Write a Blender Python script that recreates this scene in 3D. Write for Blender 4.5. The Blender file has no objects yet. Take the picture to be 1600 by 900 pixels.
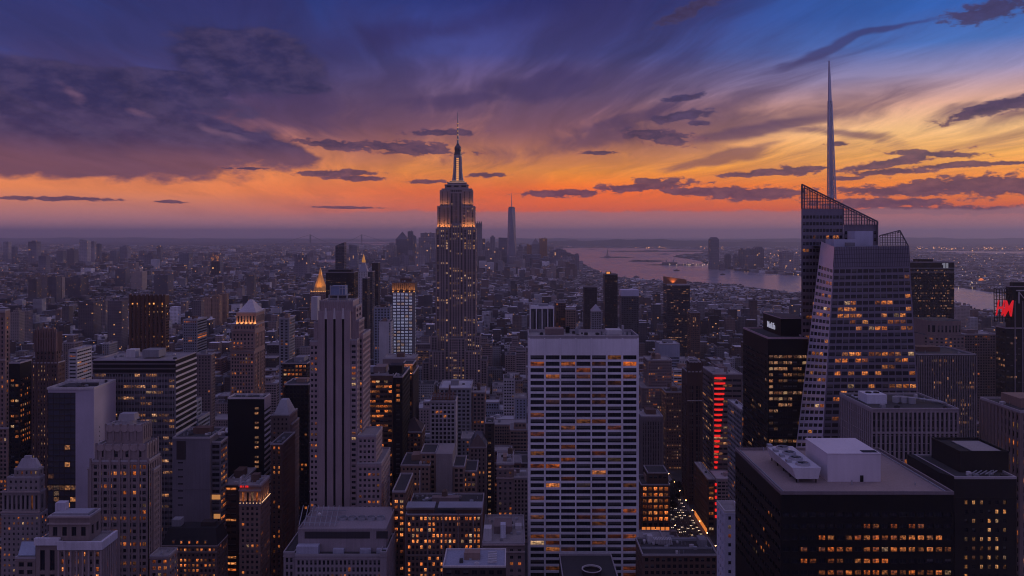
import bpy, math, random
import numpy as np
from math import radians as R, sin, cos, atan2, tan, pi

SC = bpy.context.scene
COL = SC.collection
rnd = random.Random(7)

# ------------------------------------------------------------------ camera
F, CX, V0, CZ = 1270.0, 800.0, 365.0, 260.0        # measured on the 1600 px wide photograph
cam = bpy.data.cameras.new('camera')
cam.sensor_width = 36.0
cam.lens = F / 1600 * 36.0
cam.shift_y = (V0 - 450.0) / 1600
cam.clip_start = 1.0
cam.clip_end = 120000
cam_o = bpy.data.objects.new('camera', cam)
cam_o.location = (0, 0, CZ)
cam_o.rotation_euler = (R(90), 0, 0)
COL.objects.link(cam_o)
SC.camera = cam_o

# ------------------------------------------------------------------ render and exposure
SC.render.engine = 'CYCLES'
SC.view_settings.view_transform = 'Standard'
SC.view_settings.look = 'None'
SC.view_settings.exposure = 0.0
SC.view_settings.gamma = 1.0
cy = SC.cycles
cy.max_bounces = 4; cy.diffuse_bounces = 2; cy.glossy_bounces = 2
cy.transparent_max_bounces = 8; cy.volume_bounces = 0; cy.transmission_bounces = 2
cy.use_denoising = True
cy.filter_width = 1.1
cy.use_adaptive_sampling = True
cy.adaptive_threshold = 0.02
cy.sample_clamp_indirect = 2.0
cy.caustics_reflective = False
cy.caustics_refractive = False


def px(u, D): return (u - CX) * D / F
def pz(v, D): return CZ - (v - V0) * D / F
def pu(x, D): return CX + x * F / D
def pv(z, D): return V0 + (CZ - z) * F / D
def srgb(r, g, b):
    f = lambda c: (c / 255 / 12.92) if c <= 10 else ((c / 255 + .055) / 1.055) ** 2.4
    return (f(r), f(g), f(b), 1.0)


# ------------------------------------------------------------------ node helper
class NT:
    def __init__(s, tree): s.t = tree; s.n = tree.nodes; s.l = tree.links
    def put(s, sock, v):
        if v is None: return
        if isinstance(v, bpy.types.NodeSocket): s.l.new(v, sock)
        else:
            if hasattr(sock.default_value, '__len__') and len(sock.default_value) == 4 and hasattr(v, '__len__') and len(v) == 3: v = (*v, 1)
            sock.default_value = v
    def node(s, typ, ins=None, **kw):
        n = s.n.new(typ)
        for k, v in kw.items(): setattr(n, k, v)
        for k, v in (ins or {}).items(): s.put(n.inputs[k], v)
        return n
    def m(s, op, a, b=None, c=None, clamp=False):
        n = s.n.new('ShaderNodeMath'); n.operation = op; n.use_clamp = clamp
        s.put(n.inputs[0], a); s.put(n.inputs[1], b); s.put(n.inputs[2], c)
        return n.outputs[0]
    def v(s, op, a, b=None):
        n = s.n.new('ShaderNodeVectorMath'); n.operation = op
        s.put(n.inputs[0], a); s.put(n.inputs[1], b)
        return n.outputs['Value'] if op in ('LENGTH', 'DOT_PRODUCT') else n.outputs[0]
    def xyz(s, x, y, z):
        n = s.n.new('ShaderNodeCombineXYZ')
        s.put(n.inputs[0], x); s.put(n.inputs[1], y); s.put(n.inputs[2], z)
        return n.outputs[0]
    def sep(s, v):
        n = s.n.new('ShaderNodeSeparateXYZ'); s.put(n.inputs[0], v); return n.outputs
    def noise(s, vec, scale, detail=4, rough=.55, dist=0.0, out='Fac'):
        n = s.node('ShaderNodeTexNoise', {'Scale': scale, 'Detail': detail, 'Roughness': rough, 'Distortion': dist})
        s.put(n.inputs['Vector'], vec)
        return n.outputs[out]
    def mix(s, f, a, b, mode='MIX'):
        n = s.n.new('ShaderNodeMix'); n.data_type = 'RGBA'; n.blend_type = mode
        s.put(n.inputs[0], f); s.put(n.inputs[6], a); s.put(n.inputs[7], b)
        return n.outputs[2]
    def step(s, x, lo, hi, a=0.0, b=1.0):
        n = s.n.new('ShaderNodeMapRange'); n.interpolation_type = 'SMOOTHSTEP'
        s.put(n.inputs[0], x)
        for i, q in enumerate((lo, hi, a, b)): s.put(n.inputs[1 + i], q)
        return n.outputs[0]
    def ramp(s, x, stops, interp='LINEAR'):
        n = s.n.new('ShaderNodeValToRGB'); r = n.color_ramp; r.interpolation = interp
        while len(r.elements) < len(stops): r.elements.new(0.5)
        for e, (p, c) in zip(r.elements, stops): e.position = p; e.color = c if len(c) == 4 else (*c, 1)
        s.put(n.inputs[0], x)
        return n.outputs[0]


# ------------------------------------------------------------------ sky
def ae(u, v):
    az = atan2(u - CX, F)
    return math.degrees(az), math.degrees(atan2((V0 - v) / F * cos(az), 1))

W = bpy.data.worlds.new('World'); SC.world = W; W.use_nodes = True
W.node_tree.nodes.clear()
w = NT(W.node_tree)
d = w.node('ShaderNodeTexCoord').outputs['Generated']
dx, dy, dz = w.sep(d)
AZ = w.m('DEGREES', w.m('ARCTAN2', dx, dy))
EL = w.m('DEGREES', w.m('ARCSINE', dz))
el_n = w.m('DIVIDE', EL, 40.0, clamp=True)
def rmp(stops): return w.ramp(el_n, [(max(0, e) / 40, srgb(*c)) for e, c in stops])
left = rmp([(0, (158, 116, 140)), (0.8, (180, 122, 130)), (1.8, (206, 128, 112)), (2.8, (242, 140, 84)), (4.4, (234, 136, 86)), (6.2, (170, 108, 112)),
            (8.2, (98, 76, 120)), (10.5, (56, 66, 132)), (14, (38, 66, 138)), (20, (34, 46, 106)), (40, (44, 50, 108))])
mid = rmp([(0, (160, 114, 136)), (0.9, (186, 116, 120)), (1.6, (224, 96, 58)), (3.0, (252, 108, 36)), (4.4, (255, 154, 48)), (5.8, (250, 156, 80)),
           (7.4, (202, 130, 116)), (9.6, (138, 106, 136)), (12.5, (74, 76, 144)), (16, (42, 48, 114)), (22, (38, 44, 104)), (40, (44, 50, 108))])
right = rmp([(0, (160, 116, 134)), (0.9, (188, 114, 112)), (1.6, (218, 94, 48)), (3.2, (255, 140, 44)), (5.0, (255, 182, 90)), (6.6, (252, 198, 136)),
             (8.2, (226, 172, 150)), (10.0, (154, 144, 184)), (11.8, (72, 112, 186)), (14, (44, 92, 172)), (18, (42, 78, 152)), (40, (46, 56, 116))])
a1 = w.step(AZ, -27, 4)
a2 = w.step(AZ, 2, 30)
front = w.mix(a2, w.mix(a1, left, mid), right)
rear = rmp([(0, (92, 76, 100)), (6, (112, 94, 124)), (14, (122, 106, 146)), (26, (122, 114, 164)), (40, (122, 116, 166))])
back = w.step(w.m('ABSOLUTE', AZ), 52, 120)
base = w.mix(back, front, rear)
zen = w.step(EL, 26, 60)
base = w.mix(zen, base, srgb(128, 119, 162))
# wind-drawn veil: noise on the cloud sheet overhead, seen in its own perspective
hz = w.m('ADD', w.m('MAXIMUM', dz, 0.0), 0.055)
qx = w.m('DIVIDE', dx, hz); qy = w.m('DIVIDE', dy, hz)
ca, sa = cos(R(-6)), sin(R(-6))
wx = w.m('SUBTRACT', w.m('MULTIPLY', qx, ca), w.m('MULTIPLY', qy, sa))
wy = w.m('ADD', w.m('MULTIPLY', qx, sa), w.m('MULTIPLY', qy, ca))
swirl = w.noise(w.xyz(wx, w.m('MULTIPLY', wy, .5), 3.1), .55, 3, out='Color')
swx, swy, _ = w.sep(swirl)
wxd = w.m('ADD', wx, w.m('MULTIPLY', w.m('SUBTRACT', swx, .5), 1.5))
veil_n = w.noise(w.xyz(w.m('MULTIPLY', wxd, .95), w.m('MULTIPLY', wy, .16), 1.7), 1.0, 7, .62)
# ragged offsets for the cloud banks
n_lo = w.noise(w.v('MULTIPLY', d, (1, 1, 2.6)), 7.0, 3, out='Color')
n_hi = w.noise(w.v('MULTIPLY', d, (1, 1, 2.2)), 26.0, 8, .66)
ox, oy, _ = w.sep(n_lo)
AZd = w.m('ADD', AZ, w.m('MULTIPLY', w.m('SUBTRACT', ox, .5), 5.0))
ELd = w.m('ADD', EL, w.m('MULTIPLY', w.m('SUBTRACT', oy, .5), 2.2))

def blob(u, v, ru, rv, rot=0.0, A=None, E=None):
    """an elliptical bank of cloud round one direction: 1 in its middle, 0 at its rim, negative outside"""
    a0, e0 = ae(u, v)
    ra, re = math.degrees(ru / F), math.degrees(rv / F)
    p = w.m('SUBTRACT', A or AZd, a0); q = w.m('SUBTRACT', E or ELd, e0)
    c, s_ = cos(R(rot)), sin(R(rot))
    P = w.m('DIVIDE', w.m('ADD', w.m('MULTIPLY', p, c), w.m('MULTIPLY', q, s_)), ra)
    Q = w.m('DIVIDE', w.m('SUBTRACT', w.m('MULTIPLY', q, c), w.m('MULTIPLY', p, s_)), re)
    r2 = w.m('ADD', w.m('MULTIPLY', P, P), w.m('MULTIPLY', Q, Q))
    return w.m('SUBTRACT', 1.0, w.m('SQRT', r2))

def banks(lst, **k):
    o = None
    for b in lst:
        x = blob(*b, **k)
        o = x if o is None else w.m('MAXIMUM', o, x)
    return o
sky = base
# 1. wide veil
veil_where = banks([(760, 180, 620, 170, 6), (250, 60, 520, 120, 0), (900, 60, 420, 110, 18), (1000, 235, 330, 70, 14), (1190, 190, 300, 45, 6), (1330, 260, 260, 26, 8),
                    (1590, 180, 130, 22, 10), (1130, 275, 250, 30, 12)])
veil = w.m('MULTIPLY', w.step(w.m('ADD', w.m('MULTIPLY', veil_where, .42), w.m('MULTIPLY', w.m('SUBTRACT', veil_n, .5), 2.0)), -.12, .30), w.m('ADD', .22, w.m('MULTIPLY', w.step(EL, 3.0, 7.5), .58)))
veil_col = w.ramp(el_n, [(0, srgb(120, 82, 104)), (3 / 40, srgb(150, 80, 74)), (5 / 40, srgb(116, 72, 86)), (8 / 40, srgb(82, 60, 92)), (12 / 40, srgb(54, 50, 98)), (17 / 40, srgb(46, 42, 96)), (1, srgb(70, 70, 130))])
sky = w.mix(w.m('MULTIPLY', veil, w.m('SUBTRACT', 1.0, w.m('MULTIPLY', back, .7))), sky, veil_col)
plume_n = w.noise(w.xyz(w.m('MULTIPLY', wxd, 1.5), w.m('MULTIPLY', wy, .22), 5.2), 1.0, 8, .66)
plume_where = banks([(830, 138, 120, 26, 9), (720, 160, 150, 16, 4), (900, 228, 190, 34, 12), (960, 190, 170, 14, 16), (1180, 205, 170, 14, 8), (1150, 250, 90, 14, 8), (420, 165, 150, 40, -6), (380, 90, 90, 44, -10), (700, 40, 260, 40, 12), (1330, 215, 90, 9, -8), (1330, 70, 130, 6, 14), (1560, 165, 110, 16, 12)])
plume = w.step(w.m('ADD', plume_where, w.m('MULTIPLY', w.m('SUBTRACT', plume_n, .5), 3.2)), .0, .75)
plume_col = w.ramp(el_n, [(0, srgb(110, 72, 90)), (5 / 40, srgb(112, 72, 88)), (7 / 40, srgb(86, 62, 94)), (10 / 40, srgb(64, 52, 96)), (15 / 40, srgb(44, 42, 98)), (1, srgb(60, 60, 120))])
sky = w.mix(w.m('MULTIPLY', plume, .74), sky, plume_col)
# 2. the big dark banks
big = banks([(110, 205, 330, 62, -4), (330, 215, 150, 40, -14), (60, 130, 300, 34, -3), (270, 128, 120, 22, -2), (400, 232, 95, 20, -12), (390, 95, 120, 55, -8), (40, 245, 220, 28, 0), (450, 140, 60, 14, -5)])
bigd = w.step(w.m('ADD', big, w.m('MULTIPLY', w.m('SUBTRACT', n_hi, .5), .75)), -.02, .26)
big_col = w.mix(w.step(n_hi, .36, .64), srgb(42, 40, 82), srgb(68, 58, 96))
big_col = w.mix(w.step(EL, 6.3, 4.6), big_col, srgb(96, 66, 92))
sky = w.mix(w.m('MULTIPLY', bigd, .9), sky, big_col)
# 3. small near clouds over the glow
small_l = [(640, 232, 110, 13, -4), (520, 226, 70, 9, -4), (690, 208, 80, 7, 0), (525, 270, 80, 6, 2), (560, 277, 60, 5, 0), (95, 311, 95, 4, 0), (265, 315, 30, 3, 0),
           (760, 274, 48, 5, 0), (660, 283, 36, 4, 0), (380, 264, 40, 3, 0), (545, 324, 60, 2.5, 0),
           (1080, 151, 40, 6, 6), (1065, 180, 62, 10, 6), (1030, 213, 70, 15, -8), (1098, 192, 22, 5, 0), (935, 240, 40, 5, 0), (1000, 292, 110, 9, 2), (880, 301, 90, 8, 0), (1012, 284, 40, 7, 0),
           (1110, 300, 110, 8, 0), (1180, 303, 90, 13, 0), (1050, 285, 24, 6, 10), (1195, 270, 80, 7, 4), (1245, 266, 40, 9, 0), (1400, 300, 110, 9, -2), (1500, 290, 130, 16, 2), (1590, 292, 100, 18, 0),
           (1380, 318, 120, 9, 0), (1450, 330, 160, 8, 0), (1270, 262, 40, 4, 3), (1320, 278, 36, 4, 0), (1460, 240, 70, 6, -6), (1400, 252, 90, 8, 8), (1390, 268, 70, 6, 0), (1510, 258, 70, 5, 0),
           (1570, 256, 50, 4, 0), (1310, 225, 20, 4, 0), (1570, 165, 80, 12, 12), (1545, 18, 70, 17, 4), (1075, 18, 60, 11, 22)]
small = banks(small_l, A=w.m('ADD', AZ, w.m('MULTIPLY', w.m('SUBTRACT', ox, .5), 2.2)), E=w.m('ADD', EL, w.m('MULTIPLY', w.m('SUBTRACT', oy, .5), .5)))
n_puff = w.noise(w.v('MULTIPLY', d, (1, 1, 2.5)), 55.0, 8, .64)
smalld = w.step(w.m('ADD', small, w.m('MULTIPLY', w.m('SUBTRACT', n_puff, .5), 2.5)), .0, .42)
small_col = w.mix(w.step(n_puff, .4, .68), srgb(60, 48, 82), w.mix(w.step(EL, 9, 6), srgb(66, 58, 100), srgb(104, 70, 92)))
small_col = w.mix(w.step(smalld, .9, .25), small_col, w.mix(w.step(EL, 8.5, 5.0), srgb(72, 64, 106), srgb(170, 96, 84)))
sky = w.mix(w.m('MULTIPLY', smalld, .90), sky, small_col)
# 4. the low purple shelf along the horizon
n_edge = w.noise(w.xyz(AZ, 0.0, 0.0), .35, 5, .6)
shelf_top = w.m('ADD', 1.35, w.m('ADD', w.m('MULTIPLY', w.m('SUBTRACT', n_edge, .5), .9), w.m('MULTIPLY', w.step(AZ, -16, -8), .25)))
shelf = w.m('MULTIPLY', w.step(w.m('SUBTRACT', shelf_top, EL), -.05, .16), w.m('MULTIPLY', w.step(AZ, -17, -9), .72))
shelf = w.m('MULTIPLY', shelf, w.step(AZ, 70, 45))
sky = w.mix(shelf, sky, srgb(168, 114, 122))
# bright rifts in the big bank
rift = banks([(105, 147, 40, 12, -20), (222, 172, 30, 6, -10), (345, 205, 60, 10, -20)])
sky = w.mix(w.m('MULTIPLY', w.step(w.m('ADD', rift, w.m('MULTIPLY', w.m('SUBTRACT', n_hi, .5), 1.2)), .15, .9), .30), sky, srgb(150, 108, 130))
wisp = w.noise(w.xyz(w.m('MULTIPLY', wxd, 3.6), w.m('MULTIPLY', wy, .5), 9.4), 1.0, 6, .7)
wf = w.m('ADD', 1.0, w.m('MULTIPLY', w.m('MULTIPLY', w.m('SUBTRACT', wisp, .5), .75), w.step(EL, 1.5, 5.0)))
sky = w.mix(1.0, sky, w.xyz(wf, wf, wf), 'MULTIPLY')
below = w.step(EL, -0.1, -2.5)
sky = w.mix(below, sky, srgb(60, 52, 84))
nish = w.node('ShaderNodeTexSky', sky_type='NISHITA', sun_disc=False, sun_elevation=R(-4.0), sun_rotation=R(38), altitude=100)
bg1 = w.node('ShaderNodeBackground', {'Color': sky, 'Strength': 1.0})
bg2 = w.node('ShaderNodeBackground', {'Color': nish.outputs[0], 'Strength': 0.05})
wout = w.node('ShaderNodeOutputWorld')
SKY_ADD = w.node('ShaderNodeAddShader', {0: bg1.outputs[0], 1: bg2.outputs[0]})
w.l.new(SKY_ADD.outputs[0], wout.inputs['Surface'])
W.cycles.sampling_method = 'MANUAL'
W.cycles.sample_map_resolution = 512

sun = bpy.data.lights.new('sun', 'SUN')
sun.energy = 0.5
sun.color = (1.0, .72, .62)
sun.angle = R(18)
sun_o = bpy.data.objects.new('sun', sun)
sa_, se_ = R(62), R(9)                    # azimuth from +Y towards +X, elevation
sun_o.rotation_euler = (R(90) - se_, 0, pi - sa_)
sun_o.location = (3000, 2000, 900)
COL.objects.link(sun_o)

# ------------------------------------------------------------------ materials
MATS = {}
def new_mat(name):
    m = bpy.data.materials.new(name); m.use_nodes = True
    m.node_tree.nodes.clear()
    return m, NT(m.node_tree)

def finish(t, bsdf): t.l.new(bsdf, t.node('ShaderNodeOutputMaterial').inputs['Surface'])

def wall(name, col, rough=.85, streak=.5, fine=.42, spec=.25, metal=0.0):
    if name in MATS: return MATS[name]
    m, t = new_mat(name)
    P = t.node('ShaderNodeNewGeometry').outputs['Position']
    big_ = t.noise(P, .035, 4)
    st = t.noise(t.v('MULTIPLY', P, (.9, .9, .05)), 1.0, 4)
    fi = t.noise(t.v('MULTIPLY', P, (1, 1, 2.4)), 1.6, 3)
    f = t.m('MULTIPLY', t.m('ADD', .68, t.m('MULTIPLY', big_, .64)),
            t.m('MULTIPLY', t.m('ADD', 1 - streak / 2, t.m('MULTIPLY', st, streak)), t.m('ADD', 1 - fine / 2, t.m('MULTIPLY', fi, fine))))
    c = t.mix(1.0, (*col, 1), t.xyz(f, f, f), 'MULTIPLY')
    b = t.node('ShaderNodeBsdfPrincipled', {'Base Color': c, 'Roughness': rough, 'Specular IOR Level': spec, 'Metallic': metal})
    finish(t, b.outputs[0]); MATS[name] = m
    return m

def window_mat(name, glass=(.012, .014, .022), warm=((1.0, .20, .03), (1.0, .34, .10)), power=.66, rough=.12, blinds=.10, mull=(2, 1), emit=True, metal=0.0):
    if name in MATS: return MATS[name]
    m, t = new_mat(name)
    lit = t.node('ShaderNodeAttribute', attribute_name='lit').outputs['Fac']
    rn = t.node('ShaderNodeAttribute', attribute_name='rnd').outputs['Fac']
    uv = t.node('ShaderNodeUVMap').outputs[0]
    ux, uy, _ = t.sep(uv)
    fx = t.m('FRACT', t.m('MULTIPLY', ux, float(mull[0]))); fy = t.m('FRACT', t.m('MULTIPLY', uy, float(mull[1])))
    bar = t.m('MULTIPLY', t.step(t.m('ABSOLUTE', t.m('SUBTRACT', fx, .5)), .47, .43), t.step(t.m('ABSOLUTE', t.m('SUBTRACT', fy, .5)), .48, .44))
    room = t.noise(t.xyz(t.m('ADD', t.m('MULTIPLY', ux, 2.6), t.m('MULTIPLY', rn, 91.0)), t.m('MULTIPLY', uy, 1.9), t.m('MULTIPLY', rn, 37.0)), 1.0, 3, .6)
    room = t.step(room, .36, .66, .12, 1.3)
    top = t.m('ADD', .55, t.m('MULTIPLY', uy, .7))
    I = t.m('MULTIPLY', t.m('MULTIPLY', lit, power), t.m('MULTIPLY', t.m('MULTIPLY', room, top), t.m('ADD', .12, t.m('MULTIPLY', bar, .88))))
    wc = t.mix(t.m('FRACT', t.m('MULTIPLY', rn, 7.3)), (*warm[0], 1), (*warm[1], 1))
    wc = t.mix(t.m('GREATER_THAN', t.m('FRACT', t.m('MULTIPLY', rn, 29.1)), .92), wc, (.85, .50, .26, 1))
    blind = t.m('MULTIPLY', t.m('GREATER_THAN', t.m('FRACT', t.m('MULTIPLY', rn, 13.7)), .72), t.step(uy, .35, .4))
    base_ = t.mix(blind, (*glass, 1), (blinds, blinds, blinds * 1.1, 1))
    base_ = t.mix(bar, (.05, .05, .055, 1), base_)
    ins = {'Base Color': base_, 'Roughness': rough, 'Specular IOR Level': .5, 'Metallic': metal}
    b = t.node('ShaderNodeBsdfPrincipled', ins)
    if emit:
        t.put(b.inputs['Emission Color'], wc); t.put(b.inputs['Emission Strength'], I)
        m.cycles.emission_sampling = 'NONE'
    finish(t, b.outputs[0]); MATS[name] = m
    return m

def glow(name, col, power, sample=False):
    if name in MATS: return MATS[name]
    m, t = new_mat(name)
    b = t.node('ShaderNodeBsdfPrincipled', {'Base Color': (.05, .05, .05, 1), 'Emission Color': (*col, 1), 'Emission Strength': power})
    if not sample: m.cycles.emission_sampling = 'NONE'
    finish(t, b.outputs[0]); MATS[name] = m
    return m

def far_mat(name, stops, lit_frac=.012, power=2.0, win=.45, cell=(3.4, 3.6)):
    if name in MATS: return MATS[name]
    m, t = new_mat(name)
    rn = t.node('ShaderNodeAttribute', attribute_name='rnd').outputs['Fac']
    g = t.node('ShaderNodeNewGeometry')
    X, Y, Z = t.sep(g.outputs['Position'])
    nz = t.sep(g.outputs['Normal'])[2]
    base_ = t.ramp(rn, stops, 'CONSTANT')
    s = t.m('DIVIDE', t.m('ADD', X, Y), cell[0]); q = t.m('DIVIDE', Z, cell[1])
    inw = t.m('MULTIPLY', t.m('GREATER_THAN', t.m('FRACT', s), .42), t.m('GREATER_THAN', t.m('FRACT', q), .45))
    side_ = t.m('LESS_THAN', t.m('ABSOLUTE', nz), .5)
    inw = t.m('MULTIPLY', inw, side_)
    wn = t.node('ShaderNodeTexWhiteNoise', noise_dimensions='3D')
    t.put(wn.inputs['Vector'], t.xyz(t.m('FLOOR', s), t.m('FLOOR', t.m('DIVIDE', t.m('SUBTRACT', X, Y), 9.0)), t.m('FLOOR', q)))
    on = t.m('MULTIPLY', t.m('GREATER_THAN', wn.outputs['Value'], 1 - lit_frac), inw)
    stain = t.noise(g.outputs['Position'], .06, 3)
    sv = t.m('MULTIPLY', t.m('ADD', .65, t.m('MULTIPLY', stain, .7)), t.step(t.noise(g.outputs['Position'], .0035, 3), .3, .7, .5, 1.5))
    c = t.mix(1.0, base_, t.xyz(sv, sv, sv), 'MULTIPLY')
    c = t.mix(t.m('MULTIPLY', inw, win), c, (.012, .013, .02, 1))
    b = t.node('ShaderNodeBsdfPrincipled', {'Base Color': c, 'Roughness': .8, 'Specular IOR Level': .2, 'Emission Color': (1, .45, .15, 1),
                                            'Emission Strength': t.m('MULTIPLY', on, power)})
    m.cycles.emission_sampling = 'NONE'
    finish(t, b.outputs[0]); MATS[name] = m
    return m

stone = wall('limestone', (.36, .29, .29))
stone_d = wall('weathered_stone', (.22, .17, .17))
tan_b = wall('tan_brick', (.27, .19, .16))
brick = wall('brown_brick', (.13, .080, .068))
red_b = wall('red_brick', (.16, .075, .06))
dark_b = wall('dark_brick', (.045, .036, .038))
black_m = wall('black_metal', (.008, .008, .010), .5, .2, .15, .22)
grey = wall('grey_panel', (.25, .25, .28))
pale = wall('pale_panel', (.50, .49, .52))
white = wall('white_travertine', (.76, .75, .82), .7, .3, .25)
blueg = wall('blue_grey_panel', (.30, .33, .42), .55)
bronze = wall('bronze_metal', (.10, .045, .026), .45, .3, .2, .5)
roof_g = wall('grey_gravel_roof', (.30, .28, .29), .95, .25, .5)
roof_d = wall('dark_tar_roof', (.06, .058, .064), .95, .3, .5)
roof_w = wall('pale_membrane_roof', (.46, .46, .50), .9, .3, .4)
coping = wall('stone_coping', (.55, .52, .54), .8)
steel = wall('grey_steel', (.36, .37, .42), .45, .2, .2, .5, .3)
slate_m = wall('lead_roof', (.34, .34, .40), .5, .4, .2)
rust = wall('rusty_steel', (.16, .06, .035), .8)
glass = window_mat('window_glass')
glass_hot = window_mat('bright_window_glass', power=1.1)
glass_off = window_mat('office_strip_glass', mull=(5, 1), power=.42)
glass_blue = window_mat('sky_reflection_glow_glass', glass=(.94, .96, 1.0), blinds=.95, rough=.3, metal=1.0, mull=(1, 1), power=.34, warm=((.45, .55, 1.0), (.62, .66, 1.0)))  # sky reflection in the panes put in as weak blue-white emission
glass_cool = window_mat('cool_window_glass', warm=((1, .36, .13), (1, .52, .28)), power=.5)


# ------------------------------------------------------------------ geometry collector
class Geo:
    def __init__(s): s.v = []; s.f = []; s.lit = []; s.rn = []; s.uv = []; s.marks = []
    def poly(s, pts, lit=0.0, rn=None):
        k = len(s.v); s.v += pts; n = len(pts)
        s.f.append(tuple(range(k, k + n))); s.lit.append(lit); s.rn.append(rnd.random() if rn is None else rn)
        s.uv += [(0, 0), (1, 0), (1, 1), (0, 1)] if n == 4 else [(0, 0)] * n
    def box(s, x0, x1, y0, y1, z0, z1, rn=None, bottom=False):
        if x0 > x1: x0, x1 = x1, x0
        rn = rnd.random() if rn is None else rn
        s.marks.append(len(s.f))
        s.poly([(x0, y0, z0), (x1, y0, z0), (x1, y0, z1), (x0, y0, z1)], 0, rn)
        s.poly([(x1, y0, z0), (x1, y1, z0), (x1, y1, z1), (x1, y0, z1)], 0, rn)
        s.poly([(x1, y1, z0), (x0, y1, z0), (x0, y1, z1), (x1, y1, z1)], 0, rn)
        s.poly([(x0, y1, z0), (x0, y0, z0), (x0, y0, z1), (x0, y1, z1)], 0, rn)
        s.poly([(x0, y0, z1), (x1, y0, z1), (x1, y1, z1), (x0, y1, z1)], 0, rn)
        if bottom: s.poly([(x0, y1, z0), (x1, y1, z0), (x1, y0, z0), (x0, y0, z0)], 0, rn)
        return s
    def loft(s, a, b, cap=True, rn=None):
        """side faces between two rings of points, and a cap on the upper one"""
        n = len(a); rn = rnd.random() if rn is None else rn
        for i in range(n):
            j = (i + 1) % n
            s.poly([a[i], a[j], b[j], b[i]], 0, rn)
        if cap: s.poly(list(b), 0, rn)
        return s
    def ring(s, cx, cy_, r, z, n=12, ph=0.0): return [(cx + r * cos(ph + 2 * pi * i / n), cy_ + r * sin(ph + 2 * pi * i / n), z) for i in range(n)]
    def cyl(s, cx, cy_, r0, r1, z0, z1, n=12, cap=True, ph=0.0): return s.loft(s.ring(cx, cy_, r0, z0, n, ph), s.ring(cx, cy_, max(r1, .001), z1, n, ph), cap)
    def bar(s, p, q, t, t2=None):
        """square bar between two points"""
        p = np.array(p, float); q = np.array(q, float); dd = q - p; L = np.linalg.norm(dd)
        if L < 1e-6: return s
        dd /= L; up = np.array((0, 0, 1.0)) if abs(dd[2]) < .9 else np.array((0, 1.0, 0))
        a = np.cross(dd, up); a /= np.linalg.norm(a); b = np.cross(a, dd)
        t2 = t if t2 is None else t2
        A = [tuple(p + a * i * t / 2 + b * j * t / 2) for i, j in ((-1, -1), (1, -1), (1, 1), (-1, 1))]
        B = [tuple(q + a * i * t2 / 2 + b * j * t2 / 2) for i, j in ((-1, -1), (1, -1), (1, 1), (-1, 1))]
        return s.loft(A, B)
    def mesh(s, name, mat, off=(0, 0, 0), smooth=False):
        me = bpy.data.meshes.new(name)
        ox_, oy_, oz_ = off
        me.from_pydata([(x - ox_, y - oy_, z - oz_) for x, y, z in s.v], [], s.f)
        a = me.attributes.new('lit', 'FLOAT', 'FACE'); a.data.foreach_set('value', s.lit)
        a = me.attributes.new('rnd', 'FLOAT', 'FACE'); a.data.foreach_set('value', s.rn)
        uvl = me.uv_layers.new(name='UVMap'); uvl.data.foreach_set('uv', [c for p in s.uv for c in p])
        me.materials.append(mat)
        if smooth: me.shade_smooth()
        return me
    def build(s, name, mat, parent=None, off=None, loc=None, smooth=False):
        if not s.f: return None
        if off is None: off = tuple(parent_world(parent)) if parent else (0, 0, 0)
        o = bpy.data.objects.new(name, s.mesh(name, mat, off, smooth))
        COL.objects.link(o)
        if parent: o.parent = parent
        if loc is not None: o.location = loc
        return o

def parent_world(o):
    x = [0.0, 0.0, 0.0]
    while o is not None:
        for i in range(3): x[i] += o.location[i]
        o = o.parent
    return x

def tag(o, label=None, cat=None, group=None, kind=None):
    if label: o['label'] = label
    if cat: o['category'] = cat
    if group: o['group'] = group
    if kind: o['kind'] = kind
    return o

def empty(name, loc, label, cat, group=None):
    o = bpy.data.objects.new(name, None); o.empty_display_size = 1
    o.location = loc; COL.objects.link(o)
    return tag(o, label, cat, group)


# ------------------------------------------------------------------ buildings
HEROES = []          # (u0, u1, v, D0, D1, noun) for labels and clearances

def bil(P, s, t):
    (ax, ay, az), (bx, by, bz), (cx, cy_, cz), (dx_, dy_, dz_) = P
    k0, k1, k2, k3 = (1 - s) * (1 - t), s * (1 - t), s * t, (1 - s) * t
    return (ax * k0 + bx * k1 + cx * k2 + dx_ * k3, ay * k0 + by * k1 + cy_ * k2 + dy_ * k3, az * k0 + bz * k1 + cz * k2 + dz_ * k3)

def normal(P):
    a = np.array(P[1]) - np.array(P[0]); b = np.array(P[3]) - np.array(P[0])
    n = np.cross(a, b); return n / (np.linalg.norm(n) + 1e-9)

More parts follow.
